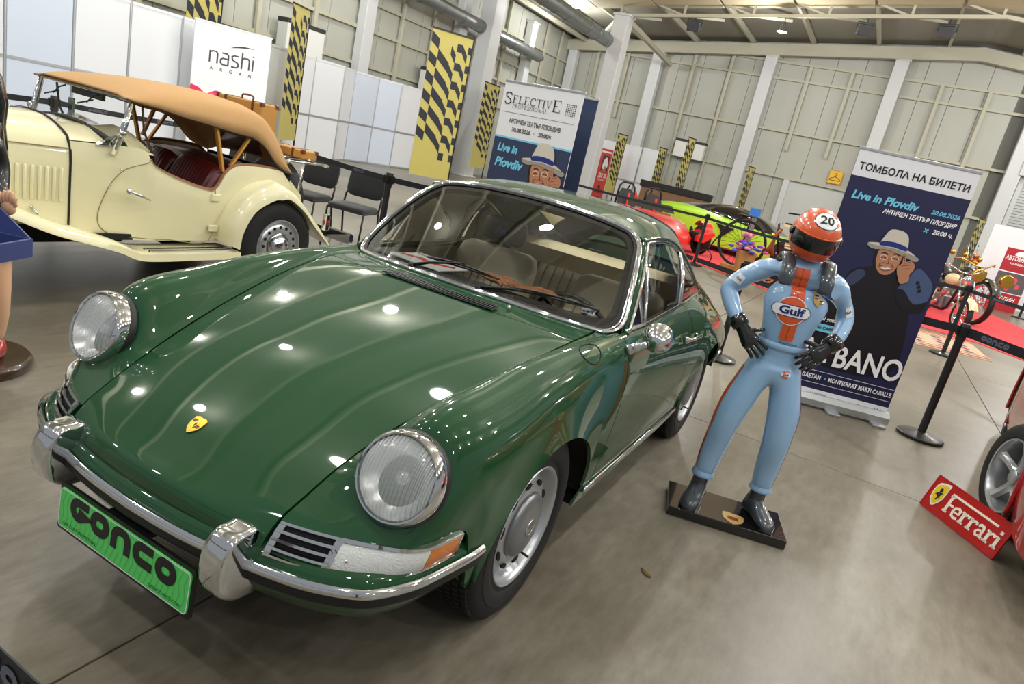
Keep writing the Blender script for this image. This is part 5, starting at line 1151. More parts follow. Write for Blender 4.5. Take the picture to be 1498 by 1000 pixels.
# chest crest
Mc = SM(.070, 1.135, .05); P = [(-.5, .42), (-.25, .5), (0, .46), (.25, .5), (.5, .42), (.5, .05), (.42, -.18), (.22, -.38), (0, -.52), (-.22, -.38), (-.42, -.18), (-.5, .05)]
cg = mat('print_gold', '#b99a55', .4, coat=1)
PP = [((P[i][0]*(1-k/3)+P[(i+1) % 12][0]*k/3)*.052, (P[i][1]*(1-k/3)+P[(i+1) % 12][1]*k/3)*.066) for i in range(12) for k in range(3)]
v_ = [(0, 0)]+[(a*r/6, b_*r/6) for r in range(1, 7) for a, b_ in PP]; n_ = 36; f_ = [(0, 1+i, 1+(i+1) % n_) for i in range(n_)]+[(1+(r-1)*n_+i, 1+r*n_+i, 1+r*n_+(i+1) % n_, 1+(r-1)*n_+(i+1) % n_) for r in range(1, 6) for i in range(n_)]
decal('chest_crest', suit, v_, f_, Mc, fwd_, cg, rc, .006, .8)
for k, (a, b) in enumerate(((-.012, .014), (-.012, .004), (.012, -.006), (.012, -.016))):
    v_, f_ = rect_patch(.018, .0045, 2, 1); decal('crest_stripe', suit, [(x+a, y+b) for x, y in v_], f_, Mc, fwd_, MATS['crest_red'] if k % 2 else glossk, rc, .0085, .8)
# sleeve patches and leg stripes
for (y, z, sg) in ((-.262, 1.13, -1), (.222, 1.10, 1)):
    M_ = frame((.3*.6, y+sg*.12, z), (-.5*sg, 1, 0) if 0 else (-.4*sg, .9, .5*sg), (0, -.4*sg, 1)); v_, f_ = rect_patch(.040, .046, 4, 4); d_ = (-.75, -sg*.5, 0)
    decal('sleeve_patch', suit, v_, f_, M_, d_, paleink, rc, .002, .6); decal_text('Gulf', .016, suit, M_, d_, navyink, rc, .004, .0003)
for (ys, sg) in (((-.075, -.105, -.132, -.142, -.150), -1), ((.075, .098, .108, .116, .122), 1)):
    zs = (.755, .63, .49, .34, .20); xs_ = (0, .02, .035, .005, -.005); bv = BVHTree.FromPolygons([v.co for v in suit.data.vertices], [p.vertices for p in suit.data.polygons]); rows = []
    for k in range(30):
        z = .205+.56*k/29; yc = float(np.interp(z, zs[::-1], ys[::-1])); xc = float(np.interp(z, zs[::-1], xs_[::-1])); r = []
        for a in (-.35, 0, .40):
            d_ = Vector((-math.sin(a), -sg*math.cos(a), 0)); h = bv.ray_cast(Vector((xc, yc, z))-d_*.2, d_, .3)
            r.append(h[0]-d_*.0015 if h[0] else Vector((xc, yc, z))-d_*.06)
        rows.append(r)
    s = MB(); s.loft(rows, cap=False, closed=False); s.build('leg_stripe', orange, rc, True)
# badge on the plinth
s = MB(); s.M = frame((.08, .03, .0478), (.1, 1, 0), (-1, .1, 0)); s.prism([(a*.10, b*.11) for a, b in P], 0, .0015); pb = s.build('plinth_badge', cg, rc)
s = MB(); s.M = frame((.08, .03, .0495), (.1, 1, 0), (-1, .1, 0)); s.box((.0, .0, 0), (.05, .03, .0006)); s.build('badge_print', MATS['crest_red'], pb)

# ---------------------------------------------------------------- waitress statue at the left edge
skinm = mat('painted_skin', '#e2b08c', .3, coat=.8); blackd = mat('dress_black', '#161414', .35, coat=.6); whited = mat('apron_white', '#e9ecf2', .4, coat=.4); navyv = mat('box_navy', '#122a6b', .55, sheen=.3)
wt = thing('waitress_statue', 'statue of a waitress in black skirt and white apron on a round wooden base', 'statue', (.31, -1.99, 0), math.atan2(.427, .904))
s = MB(); s.lathe([(0, .0), (.245, 0), (.25, .01), (.25, .03), (.24, .045), (.232, .052), (0, .052)], 56); s.build('base', mat('base_wood', '#3f2c1d', .3, coat=.7, noise=.35, nscale=9), wt, 40)
Jw = [(0, 0, .74), (0, 0, .86), (.0, 0, .98), (0, 0, 1.08), (0, 0, 1.15), (0, .085, .70), (.02, .13, .55), (.035, .165, .41), (.01, .145, .28), (-.01, .125, .14), (0, -.07, .70), (.02, -.06, .56), (.03, -.05, .41), (0, -.04, .28), (-.02, -.03, .14)]
Ew = [(0, 1), (1, 2), (2, 3), (3, 4), (0, 5), (5, 6), (6, 7), (7, 8), (8, 9), (0, 10), (10, 11), (11, 12), (12, 13), (13, 14)]
skin('body', [Vector(j) for j in Jw], Ew, [.12, .09, .10, .07, .042, .092, .078, .054, .050, .030, .092, .078, .054, .050, .030], 0, skinm, wt, 3)
Ja = [(0, .10, 1.05), (-.04, .12, .92), (-.0, .15, .82), (.06, .20, .775), (.09, .235, .775)]
skin('arm', [Vector(j) for j in Ja], [(0, 1), (1, 2), (2, 3), (3, 4)], [.045, .035, .030, .024, .022], 0, blackd, wt, 2)
Ja = [(0, -.13, 1.05), (.02, -.19, .92), (.06, -.20, .80), (.14, -.18, .78)]
skin('arm', [Vector(j) for j in Ja], [(0, 1), (1, 2), (2, 3)], [.045, .035, .030, .022], 0, skinm, wt, 2)
for k in range(5):
    s = MB(); y = .235+.0135*k; ln = (.045, .058, .062, .058, .04)[k]; s.tube(catmull([(.10, y, .80), (.112, y+.002*k, .80+ln*.6), (.108, y+.003*k, .80+ln)], 3), [.008]*4+[.0075, .007, .006], 8); s.build('finger', skinm, wt, True)
s = MB(); s.sphere((.10, .262, .79), .032, 14, (.5, 1, 1)); s.build('palm', skinm, wt, True)
s = MB(); rings = []
for z, r in ((.88, .09), (.80, .11), (.72, .14), (.64, .17), (.585, .195)):
    rings.append([(r*.9*(1+.05*math.sin(14*t)*(z < .7))*math.cos(t), r*(1+.05*math.sin(14*t)*(z < .7))*math.sin(t)+.01, z) for t in np.linspace(0, 2*math.pi, 85)[:-1]])
s.loft(rings, cap=False); s.build('skirt', blackd, wt, True)
s = MB(); rings = []
for z, r in ((.60, .192), (.575, .212), (.555, .225)): rings.append([(r*.92*(1+.055*math.sin(30*t))*math.cos(t), r*(1+.055*math.sin(30*t))*math.sin(t)+.01, z) for t in np.linspace(0, 2*math.pi, 181)[:-1]])
s.loft(rings, cap=False); s.build('skirt_frill', blackd, wt, True)
s = MB(); rings = [[(r*.94*math.cos(t)+.006, r*math.sin(t)+.02, z) for t in np.linspace(-.95, .72, 20)] for z, r in ((.86, .100), (.78, .125), (.70, .155), (.62, .188), (.592, .206))]; s.loft(rings, cap=False, closed=False); s.build('apron', whited, wt, True)
s = MB(); s.loft([[(.105*math.cos(t), .125*math.sin(t), z) for t in np.linspace(0, 2*math.pi, 30)[:-1]] for z in (.86, .95, 1.05, 1.10)]); s.build('bodice', blackd, wt, True)
s = MB(); s.sphere((.0, 0, 1.25), .085, 22, (1, .85, 1.2)); s.build('head', skinm, wt, True)
s = MB(); s.sphere((.082, 0, 1.235), .012, 10, (1, .8, 1.3)); s.build('nose', skinm, wt, True)
for sg in (-1, 1): s = MB(); s.sphere((.072, sg*.03, 1.258), .010, 10, (.6, 1.2, .7)); s.build('eye', whited, wt, True)
s = MB(); s.sphere((.078, 0, 1.205), .012, 10, (.5, 1.8, .5)); s.build('mouth', mat('lip_red', '#b02222', .3), wt, True)
rows = []
for z, r, dy, dx in ((1.36, .03, 0, -.02), (1.34, .075, 0, -.02), (1.28, .105, 0, -.035), (1.18, .115, .0, -.05), (1.08, .12, -.02, -.055), (1.0, .115, .0, -.05), (.93, .10, .03, -.04), (.88, .07, .06, -.03), (.85, .03, .07, -.03)):
    rows.append([(dx+r*.8*math.cos(t)*(.75 if math.cos(t) > 0 else 1), dy+r*(1+.04*math.sin(9*t))*math.sin(t), z) for t in np.linspace(0, 2*math.pi, 61)[:-1]])
s = MB(); s.loft(rows); s.build('hair', glossk, wt, True)
for (y, x, a) in ((.122, -.01, .1), (-.03, -.02, -.1)):
    s = MB(); s.loft([[(x+px*1.0, y+w_*math.cos(t), .052+h_*(1+math.sin(t))/2) for t in np.linspace(0, 2*math.pi, 15)[:-1]] for px, w_, h_ in ((-.045, .018, .09), (-.02, .026, .085), (.02, .03, .06), (.07, .034, .045), (.11, .028, .032), (.135, .010, .02))]); s.build('shoe', mat('shoe_red', '#b01619', .2, coat=1), wt, True)
# navy presentation box held in front
bx = thing('presentation_box', 'open navy blue velvet box held up by the waitress statue', 'box', (.31, -1.99, 0), math.atan2(.427, .904))
s = MB(); s.box((.27, .07, .632), (.20, .70, .012)); 
for a, b in (((.27, .415, .665), (.20, .012, .075)), ((.27, -.285, .665), (.20, .012, .075)), ((.365, .07, .655), (.012, .70, .055)), ((.175, .07, .665), (.012, .70, .075))): s.box(a, b)
s.build('tray', navyv, bx, bevel=.003)
s = MB(); s.M = Matrix.Translation((.165, .03, .70)) @ Matrix.Rotation(R(-14), 4, 'Y'); s.M = s.M @ frame((0, 0, 0), (0, 1, 0), (0, 0, 1)); s.prism([(-.30, 0), (.38, 0), (.09, .19), (-.20, .19)], 0, .012); s.build('lid', navyv, bx, bevel=.002)
s = MB(); s.M = Matrix.Translation((.19, .02, .70)) @ Matrix.Rotation(R(-14), 4, 'Y') @ frame((0, 0, 0), (0, 1, 0), (0, 0, 1)); P_ = [(.04, .02), (.22, .035), (.13, .11), (-.02, .13), (-.1, .05)]; stroke(s, P_, .02, 0, closed=True); s.build('lining_fold', mat('lining_blue', '#1a3a8f', .5), bx)
s = MB(); s.sphere((.20, .06, .765), .022, 14, (.5, 1.2, 1)); s.build('medal', mat('medal_bronze', '#8a6132', .3, .8), bx, True)
# ------------------------------------------------------------------ partitions, banners, barriers
part_w = mat('partition_white', '#dcdfe3', .45); part_w2 = mat('partition_blueish', '#c9d3e2', .45); alu = mat('aluminium', '#b7bbbe', .35, .7)
def partition(xa, ya, xb, yb, label, tint=False):
    d = Vector((xb-xa, yb-ya)); L_ = d.length; t_ = thing('partition_panel', label, 'partition', (xa, ya, 0), math.atan2(d.y, d.x))
    if tint is not None: t_['group'] = 'white exhibition partitions'
    pm = part_w2 if tint else part_w
    s = MB(); s.box((L_/2, 0, 1.72), (L_-.05, .02, 1.30)); s.build('upper_board', pm, t_); s = MB(); s.box((L_/2, 0, .53), (L_-.05, .02, .98)); s.build('lower_board', pm, t_)
    for x, nm in ((0.0, 'upright'), ):
        s = MB(); s.lathe([(.024, 0), (.024, 2.42)], 10, c=(x, 0, 0), close=True); s.build(nm, alu, t_, 40)
    for z in (.03, 1.05, 2.385): s = MB(); s.box((L_/2, 0, z), (L_-.04, .035, .05)); s.build('rail', alu if z < 2 else part_w, t_)
PTS = [(-3.6, -11.9), (-4.6, -11.65), (-5.55, -11.45), (-6.5, -11.4), (-7.5, -11.35), (-8.5, -11.5), (-9.5, -11.55), (-10.5, -11.6), (-11.45, -11.75), (-12.5, -11.75), (-13.3, -12.1), (-14.3, -12.1), (-15.1, -11.9), (-16.1, -11.9), (-17.1, -11.9), (-18.1, -11.9)]
where = ['far left, behind the roadster bonnet', 'behind the roadster windscreen', 'behind the front of the canvas top', 'left of the pink and white advertising wall', 'hidden behind the white advertising wall', 'behind the white advertising wall', 'just right of the white advertising wall', 'behind the narrow yellow flag', 'right of the narrow yellow flag', 'second to the right of the narrow yellow flag', 'set back, third right of the narrow flag', 'set back below the white wall heater', 'behind the wide yellow flag', 'behind the wide yellow flag, right half', 'below the big white column']
for i in range(len(PTS)-1): partition(*PTS[i], *PTS[i+1], 'white partition panel '+where[i], i in (1, 10, 11))
for k in range(4): partition(-25.2, -10.6+k*.98, -25.2, -9.65+k*.98, 'distant white partition panel near the far wall, number %s from the red banner' % ('one', 'two', 'three', 'four')[k])
# nashi wall
nd = Vector((-8.8+7.52, -10.37+11.0)); nt_ = thing('advertising_wall', 'white advertising wall with lettering and pink petals behind the roadster', 'banner', (-7.5, -11.0, 0), math.atan2(nd.y, nd.x))
s = MB(); s.box((.72, 0, 1.2), (1.43, .05, 2.4)); s.build('board', mat('print_paper', '#eef0f2', .5), nt_, bevel=.004); s = MB(); s.box((.72, 0, 2.41), (1.45, .06, .04)); s.build('top_rail', part_w, nt_)
# the printed side faces +Y (the room); x runs left-to-right reversed as seen from the room
NM = frame((1.43, .027, 0), (-1, 0, 0), (0, 0, 1))
def NB(x, z): return NM @ Matrix.Translation((x, z, 0))
greyink = mat('print_grey', '#4c434a', .5); pinkp = mat('print_pink', '#e0305f', .5)
NM2 = frame((0, .0265, 0), (1, 0, 0), (0, 0, 1))
def facing(xa, ya, xb, yb, cam_xy=(1.84, 1.39)):
    """print frame helper: origin at A (left as seen by the viewer), x towards B, z up; normal towards the viewer"""
    return None
class Board:
    """a flat printed board from A (viewer's left) to B (viewer's right)"""
    def __init__(s, name, label, cat, A, B, z0, z1, m, thick=.012, group=None, lean=0):
        A, B = Vector((*A, 0)), Vector((*B, 0)); d = B-A; s.w = d.length; s.h = z1-z0; s.z0 = z0
        s.t = thing(name, label, cat, A, math.atan2(d.y, d.x), group); s.lean = lean
        s.F = frame((0, 0, z0), (1, 0, 0), (0, math.tan(lean), 1)); s.nf = 1
        if m is not None:
            b = MB(); b.M = s.F; b.prism([(0, 0), (s.w, 0), (s.w, s.h), (0, s.h)], -thick, 0) ; s.board = b.build('board', m, s.t)
    def at(s, x, y, layer=1): return s.F @ Matrix.Translation((x*s.w, y*s.h, .0012*layer))
    def rect(s, x0, y0, x1, y1, m, name='print', layer=1):
        b = MB(); b.M = s.at(0, 0, layer); b.add([(x0*s.w, y0*s.h, 0), (x1*s.w, y0*s.h, 0), (x1*s.w, y1*s.h, 0), (x0*s.w, y1*s.h, 0)], [(0, 1, 2, 3)]); return b.build(name, m, s.t)
    def poly(s, P, m, name='print', layer=2, smooth_n=0):
        if smooth_n: P = catmull(P, smooth_n, True)
        b = MB(); b.M = s.at(0, 0, layer); b.add([(x*s.w, y*s.h, 0) for x, y in P], [tuple(range(len(P)))]); o = b.build(name, m, s.t, merge=False)
        bm = bmesh.new(); bm.from_mesh(o.data); bmesh.ops.triangulate(bm, faces=bm.faces, ngon_method='EAR_CLIP'); bm.to_mesh(o.data); bm.free(); return o
    def line(s, P, w, m, name='print', layer=3, closed=False):
        b = MB(); b.M = s.at(0, 0, layer); stroke(b, [(x*s.w, y*s.h) for x, y in P], w, closed=closed); return b.build(name, m, s.t)
    def txt(s, t, x, y, size, m, bold=0, align='CENTER', shear=0, layer=3, width=None, rot=0):
        M = s.at(x, y, layer) @ Matrix.Rotation(rot, 4, 'Z'); return text(t, m, s.t, M, size, bold, align, 1, shear, width=width*s.w if width else None)
# note: A->B with z up gives a normal of B-A cross up, towards the viewer when A is on the viewer's left
nb = Board('x', 'x', 'x', (-7.5, -11.0), (-8.79, -10.37), 0, 2.4, None); bpy.data.objects.remove(nb.t); nb.t = nt_; nb.F = frame((0, -.0265, 0), (1, 0, 0), (0, 0, 1)); nb.w = 1.43
def strokes_txt(b, P, w, m): b.line(P, w, m)
b_ = MB(); b_.M = nb.at(.215, .711, 2) @ Matrix.Diagonal((1.62, 1.43, 1, 1)); gl = .16
def gly(ch, x):
    u_ = .115; H = {'n': [[(0, 0), (0, 1)], [(0, .85), (.25, 1), (.6, 1), (.75, .85), (.75, 0)]], 'a': [[(.1, 1), (.6, 1), (.75, .85), (.75, 0)], [(.75, .55), (.2, .55), (0, .42), (0, .15), (.2, 0), (.75, 0)]], 's': [[(.7, 1), (.2, 1), (0, .85), (.1, .6), (.6, .42), (.72, .2), (.55, 0), (0, 0)]], 'h': [[(0, 0), (0, 1.45)], [(0, .85), (.25, 1), (.6, 1), (.75, .85), (.75, 0)]], 'i': [[(0, 0), (0, 1)], [(0, 1.22), (0, 1.34)]]}[ch]
    for P in H: stroke(b_, [(x+a*u_, c_*.15) for a, c_ in P], .018)
for ch, x in zip('nashi', (0, .125, .25, .37, .50)): gly(ch, x)
b_.build('lettering', greyink, nt_)
for k, ch in enumerate('ARGAN'): nb.txt(ch, .245+.127*k, .667, .085, greyink, .001)
nb.poly([(.463, .852), (.55, .876), (.64, .887), (.72, .889), (.793, .886), (.70, .880), (.58, .868)], greyink, smooth_n=0)
nb.poly([(.0, .495), (.05, .508), (.12, .495), (.20, .462), (.28, .485), (.34, .500), (.42, .485), (.48, .44), (.52, .38), (.5, .25), (.40, .2), (.2, .22), (.02, .3)], pinkp, smooth_n=4)
nb.poly([(.22, .45), (.30, .475), (.34, .42), (.28, .36), (.18, .38)], mat('print_pink_light', '#ef6a8c', .5), layer=3, smooth_n=4)
# ---- yellow and black zigzag flags
fy = mat('flag_yellow', '#b3a858', .6, sheen=.2); fk = mat('flag_black', '#20222c', .6)
def flag(A, B, z0, z1, label, nrows=9, blank=.12, base=True):
    f = Board('zigzag_flag', label, 'flag', A, B, z0, z1, fy, .006, 'yellow and black zigzag flags')
    # columns: two narrow, then three zigzag stripes
    yb, yt = blank, 1.0; n = nrows; dy = (yt-yb)/n; cols = [0, .17, .55, .76, .93]; sh = [0, .55, 1.45, 1.1]
    b = MB(); b.M = f.at(0, 0, 1)
    def q(x0, x1, ya, slope, hgt): 
        P = [(x0, ya), (x1, ya-slope), (x1, ya-slope+hgt), (x0, ya+hgt)]; P = [(x*f.w, y*f.h) for x, y in P]; b.add([(x, y, 0) for x, y in P], [(0, 1, 2, 3)])
    for k in range(-1, n+2):
        y0 = yb+k*dy
        for (x0, x1, o_, sl_, hh) in ((0, .20, .30, .32, .52), (.20, .50, .50, .62, .52), (.50, .63, -.12, .42, .46), (.63, .76, .10, -.0, .42), (.76, .90, .08, .50, .44), (.90, .985, .10, .0, .40)):
            lo, hi = y0+(o_-sl_)*dy, y0+(o_+hh)*dy
            lim = yb+(.10 if x0 < .2 else .02 if x0 < .5 else -.02)
            if lo > lim and hi < .985: q(x0, x1, y0+o_*dy, sl_*dy, hh*dy)
    f_ = b.build('zigzag_print', fk, f.t)
    b = MB(); b.M = f.F; b.box((f.w/2, f.h, 0), (f.w*1.03, .03, .03)); b.build('top_bar', blackp, f.t)
    b = MB(); b.M = f.F; b.box((f.w*1.0, f.h/2-z0/2, -.01), (.03, f.h+z0, .03)); b.build('pole', blackp, f.t)
    if base: b = MB(); b.M = frame((f.w, 0, 0), (1, 0, 0), (0, 1, 0)); b.box((0, 0, .01), (.45, .45, .02)); b.build('foot_plate', blackp, f.t)
    return f
flag((-9.75, -10.9), (-10.5, -11.15), .43, 3.3, 'narrow yellow and black zigzag flag rising behind the suitcases', 8)
flag((-7.86, -11.75), (-8.75, -11.85), .43, 3.3, 'yellow and black zigzag flag rising above the white advertising wall', 6)
flag((-10.1, -7.45), (-10.85, -6.95), .42, 3.3, 'widest yellow and black zigzag flag beside the big white column', 7)
flag((-18.1, -11.0), (-19.15, -11.05), .44, 3.15, 'yellow and black zigzag flag partly behind the white portrait banner', 9)
flag((-23.0, -8.0), (-23.6, -7.85), .5, 2.65, 'distant zigzag flag just right of the red pull-up banner', 9)
flag((-23.0, -6.33), (-23.5, -6.2), .5, 2.47, 'distant zigzag flag behind the second roll hoop of the red car', 9)
flag((-23.0, -5.42), (-23.6, -5.3), .5, 3.0, 'tall pale zigzag flag crossing the white wall heater', 10)
flag((-23.0, -3.12), (-23.5, -3.0), .5, 2.46, 'distant zigzag flag behind the lime green car', 8)
flag((-23.0, 3.78), (-23.6, 4.02), .5, 2.36, 'distant zigzag flag behind the golden motorcycle', 8)
# ---- portrait print used on the two concert banners
paper = mat('banner_white', '#e6e7ea', .5); nvy = mat('banner_navy', '#23264a', .45); hatc = mat('hat_cream', '#cfcabb', .6); hatd = mat('hat_shade_print', '#9b968a', .6); band_ = mat('hat_band_blue', '#1d2f7c', .6); face = mat('face_print', '#b9805f', .6); faced = mat('face_line_print', '#5e3728', .6); jack = mat('jacket_print', '#14151b', .5); jack2 = mat('jacket_sheen_print', '#39415c', .5); teeth = mat('teeth_print', '#efe9e2', .5); hair_ = mat('hair_print', '#1b1715', .6); cyan = mat('print_cyan', '#74c8e6', .5); inkb = mat('print_black', '#17171b', .5); inkw = mat('print_white_ink', '#f1f1f1', .5); sleeve = mat('sleeve_blue_print', '#46597d', .5)
def portrait(b, cx, cy, sc, body=True):
    asp = b.w/b.h
    def T(P): return [(cx+a*sc/b.w, cy+c_*sc/b.h) for a, c_ in P]
    if body:
        b.poly(T([(-.16, -.20), (-.40, -.26), (-.60, -.40), (-.66, -.75), (-.80, -1.2), (-.86, -2.2), (.72, -2.2), (.74, -1.1), (.55, -.62), (.40, -.40), (.16, -.24)]), jack, 'portrait_jacket', 2, 3)
        b.poly(T([(-.42, -.30), (-.58, -.45), (-.62, -.70), (-.45, -.62), (-.30, -.38)]), jack2, 'jacket_sheen', 3, 3)
        b.poly(T([(.34, -.50), (.58, -.80), (.84, -.80), (.93, -.50), (.88, -.26), (.62, -.06), (.50, -.12), (.44, -.3)]), sleeve, 'portrait_sleeve', 3, 3)
        b.poly(T([(.30, -.55), (.52, -.85), (.86, -.85), (.92, -.62), (.70, -.72), (.45, -.5)]), jack, 'sleeve_shade', 4, 3)
        for k in range(3): b.poly(T([(.60+.04*k, -.30-.07*k), (.65+.04*k, -.27-.07*k), (.68+.04*k, -.32-.07*k), (.62+.04*k, -.35-.07*k)]), inkb, 'sleeve_button', 5)
    else:
        b.poly(T([(-.16, -.16), (-.42, -.22), (-.72, -.30), (.66, -.30), (.60, -.1), (.16, -.2)]), jack, 'portrait_jacket', 2, 2)
    b.poly(T([(-.22, .16), (-.27, 0), (-.24, -.14), (-.2, -.2), (-.1, -.1), (.1, -.1), (.2, -.16), (.24, .05), (.22, .18)]), hair_, 'portrait_hair', 3, 3)
    b.poly(T([(-.20, .16), (-.22, -.02), (-.17, -.20), (-.08, -.29), (0, -.31), (.09, -.28), (.17, -.18), (.21, 0), (.20, .17), (0, .2)]), face, 'portrait_face', 4, 4)
    b.poly(T([(-.09, -.19), (-.02, -.215), (.08, -.175), (.06, -.155), (-.06, -.165)]), teeth, 'portrait_smile', 6, 2)
    b.line(T([(-.11, -.15), (-.04, -.175), (.04, -.165), (.11, -.13)]), .012*sc, faced, 'portrait_mouth', 6); b.line(T([(-.09, -.22), (0, -.235), (.09, -.20)]), .008*sc, faced, 'portrait_mouth', 6)
    for sg in (-1, 1):
        b.line(T([(sg*.10+.065*math.cos(t), .015+.045*math.sin(t)+.01*sg) for t in np.linspace(0, 2*math.pi, 15)[:-1]]), .007*sc, teeth, 'portrait_glasses', 6, True)
        b.line(T([(sg*.10-.05, .005+.01*sg), (sg*.10, .022+.01*sg), (sg*.10+.05, .005+.01*sg)]), .014*sc, hair_, 'portrait_eye', 5); b.line(T([(sg*.10-.06, .085+.012*sg), (sg*.10, .105+.012*sg), (sg*.10+.06, .085+.012*sg)]), .02*sc, hair_, 'portrait_brow', 5)
    b.line(T([(-.01, .04), (.015, -.06), (.03, -.085), (-.02, -.09)]), .012*sc, faced, 'portrait_nose', 5)
    for sg in (-1, 1): b.line(T([(sg*.06, -.08), (sg*.13, -.13), (sg*.12, -.19)]), .010*sc, faced, 'portrait_crease', 5)
    b.poly(T([(-.46, .20), (-.30, .235), (0, .25), (.30, .20), (.50, .10), (.44, .05), (.30, .085), (.12, .125), (-.12, .155), (-.30, .12), (-.42, .14)]), hatd, 'hat_brim', 7, 4)
    b.poly(T([(-.46, .205), (-.30, .245), (0, .262), (.30, .212), (.50, .105), (.46, .135), (.30, .165), (.0, .20), (-.25, .19)]), hatc, 'hat_brim', 8, 3)
    b.poly(T([(-.24, .22), (-.21, .40), (-.15, .52), (-.03, .545), (.10, .53), (.20, .44), (.23, .22), (.0, .20)]), hatc, 'hat_crown', 9, 4)
    b.poly(T([(-.245, .21), (-.23, .29), (0, .315), (.225, .275), (.235, .20), (0, .225)]), band_, 'hat_band', 10, 2)
    b.poly(T([(.22, .14), (.25, .16), (.28, .10), (.30, .02), (.38, .05), (.46, .0), (.48, -.10), (.44, -.2), (.46, -.32), (.34, -.40), (.26, -.30), (.20, -.18), (.19, -.1), (.24, -.02)]), face, 'portrait_hand', 11, 3)
    for P in ([(.24, .13), (.27, .02)], [(.27, -.02), (.38, .03)], [(.24, -.08), (.40, -.02)], [(.24, -.14), (.40, -.09)]): b.line(T(P), .008*sc, faced, 'finger_line', 12)
def serif(b, txt, x, y, h, m, wsc=1.0, big=(), layer=3):
    """letters with serifs drawn from thick and thin strokes"""
    mb = MB(); mb.M = b.at(0, 0, layer); X = x*b.w; Y = y*b.h
    G = {'S': (.62, [([(.54, .78), (.48, .95), (.25, 1), (.08, .86), (.12, .66), (.46, .42), (.56, .22), (.42, .03), (.18, 0), (.06, .22)], .10)]), 'E': (.66, [([(.16, 0), (.16, 1)], .14), ([(.02, .98), (.58, .98), (.58, .78)], .05), ([(.16, .5), (.42, .5)], .05), ([(.02, .02), (.60, .02), (.60, .24)], .05)]), 'L': (.62, [([(.16, 0), (.16, 1)], .14), ([(.02, .98), (.30, .98)], .05), ([(.02, .02), (.58, .02), (.58, .26)], .05)]), 'C': (.70, [([(.62, .74), (.55, .93), (.36, 1), (.14, .85), (.07, .5), (.14, .15), (.36, 0), (.56, .08), (.64, .28)], .10)]), 'T': (.66, [([(.32, 0), (.32, 1)], .14), ([(.03, .78), (.03, .98), (.61, .98), (.61, .78)], .05), ([(.20, .02), (.44, .02)], .05)]), 'I': (.36, [([(.17, 0), (.17, 1)], .14), ([(.03, .98), (.31, .98)], .05), ([(.03, .02), (.31, .02)], .05)]), 'V': (.70, [([(.12, .98), (.34, 0)], .13), ([(.34, 0), (.58, .98)], .05), ([(.02, .98), (.26, .98)], .05), ([(.48, .98), (.68, .98)], .05)]), 'P': (.62, [([(.16, 0), (.16, 1)], .13), ([(.02, .98), (.4, .98), (.54, .86), (.54, .64), (.4, .5), (.16, .5)], .06), ([(.03, .02), (.30, .02)], .05)]), 'R': (.70, [([(.16, 0), (.16, 1)], .13), ([(.02, .98), (.4, .98), (.52, .86), (.52, .64), (.4, .52), (.16, .52)], .06), ([(.34, .5), (.60, .02), (.68, .02)], .10), ([(.03, .02), (.30, .02)], .05)]), 'O': (.76, [([(.38+.30*math.cos(t), .5+.5*math.sin(t)) for t in np.linspace(0, 2*math.pi, 17)], .09)]), 'F': (.60, [([(.16, 0), (.16, 1)], .13), ([(.02, .98), (.56, .98), (.56, .78)], .05), ([(.16, .5), (.42, .5)], .05), ([(.03, .02), (.30, .02)], .05)]), 'N': (.76, [([(.12, 0), (.12, .98)], .05), ([(.12, .98), (.60, 0)], .13), ([(.60, 0), (.60, .98)], .05), ([(.02, .98), (.2, .98)], .05), ([(.50, .98), (.70, .98)], .05)]), 'A': (.72, [([(.08, .02), (.34, 1)], .05), ([(.34, 1), (.58, .02)], .13), ([(.18, .35), (.46, .35)], .05), ([(.0, .02), (.18, .02)], .05), ([(.46, .02), (.70, .02)], .05)])}
    for i, ch in enumerate(txt):
        if ch == ' ': X += h*.3; continue
        k = 1.5 if i in big else 1; adv, S_ = G[ch]
        for P, w in S_: stroke(mb, [(X+a*h*k*wsc, Y+(c_-(.0 if k == 1 else .16))*h*k) for a, c_ in P], w*h*k*.95)
        X += adv*h*k*wsc*1.06
    return mb.build('lettering', m, b.t)
def cassette(b, depth=.16):
    s = MB(); s.loft([[(x, y-.0, z) for y, z in ((-depth/2, .02), (-depth/2, .07), (-depth/4, .105), (depth/4, .105), (depth/2, .07), (depth/2, .02))] for x in (-.01, b.w+.01)]); s.build('base_cassette', alu, b.t, 40)
    for x in (.08, b.w-.08, b.w*.5):
        s = MB(); s.box((x, -depth*.55, .012), (.10, depth*1.0, .022)); s.build('foot', alu, b.t, bevel=.006)
    s = MB(); s.M = b.F; s.box((b.w/2, b.h, -.005), (b.w+.01, .022, .02)); s.build('top_rail', alu, b.t, bevel=.003)
    s = MB(); s.tube([(b.w/2, .05, .05), (b.w/2, .05, b.h+.05)], .010, 8); s.build('back_pole', alu, b.t)
# big raffle banner
tb = Board('concert_banner', 'tall navy pull-up banner with a man in a hat, behind the racing statue', 'banner', (-3.98, 1.065), (-4.25, 1.88), .03, 2.0, nvy, .006, lean=-.0)
tb.rect(0, .90, 1, 1, paper); tb.rect(0, 0, 1, .055, paper)
tb.txt('ТОМБОЛА НА БИЛЕТИ', .5, .936, .070, inkb, .0016, width=.92)
tb.txt('Live in Plovdiv', .335, .832, .08, cyan, .003, shear=.2, width=.57)
tb.txt('30.08.2026', .85, .829, .045, cyan, .001, shear=.18, width=.235)
tb.txt('АНТИЧЕН ТЕАТЪР ПЛОВДИВ', .66, .795, .045, inkw, .0016, shear=.15, width=.62)
tb.txt('20:00 ч.', .885, .760, .047, inkw, .0016, shear=.15, width=.17)
for a in (0, math.pi/2): tb.line([(.745-.022*math.cos(a+.6), .760-.011*math.sin(a+.6)), (.745+.022*math.cos(a+.6), .760+.011*math.sin(a+.6))], .009, cyan)
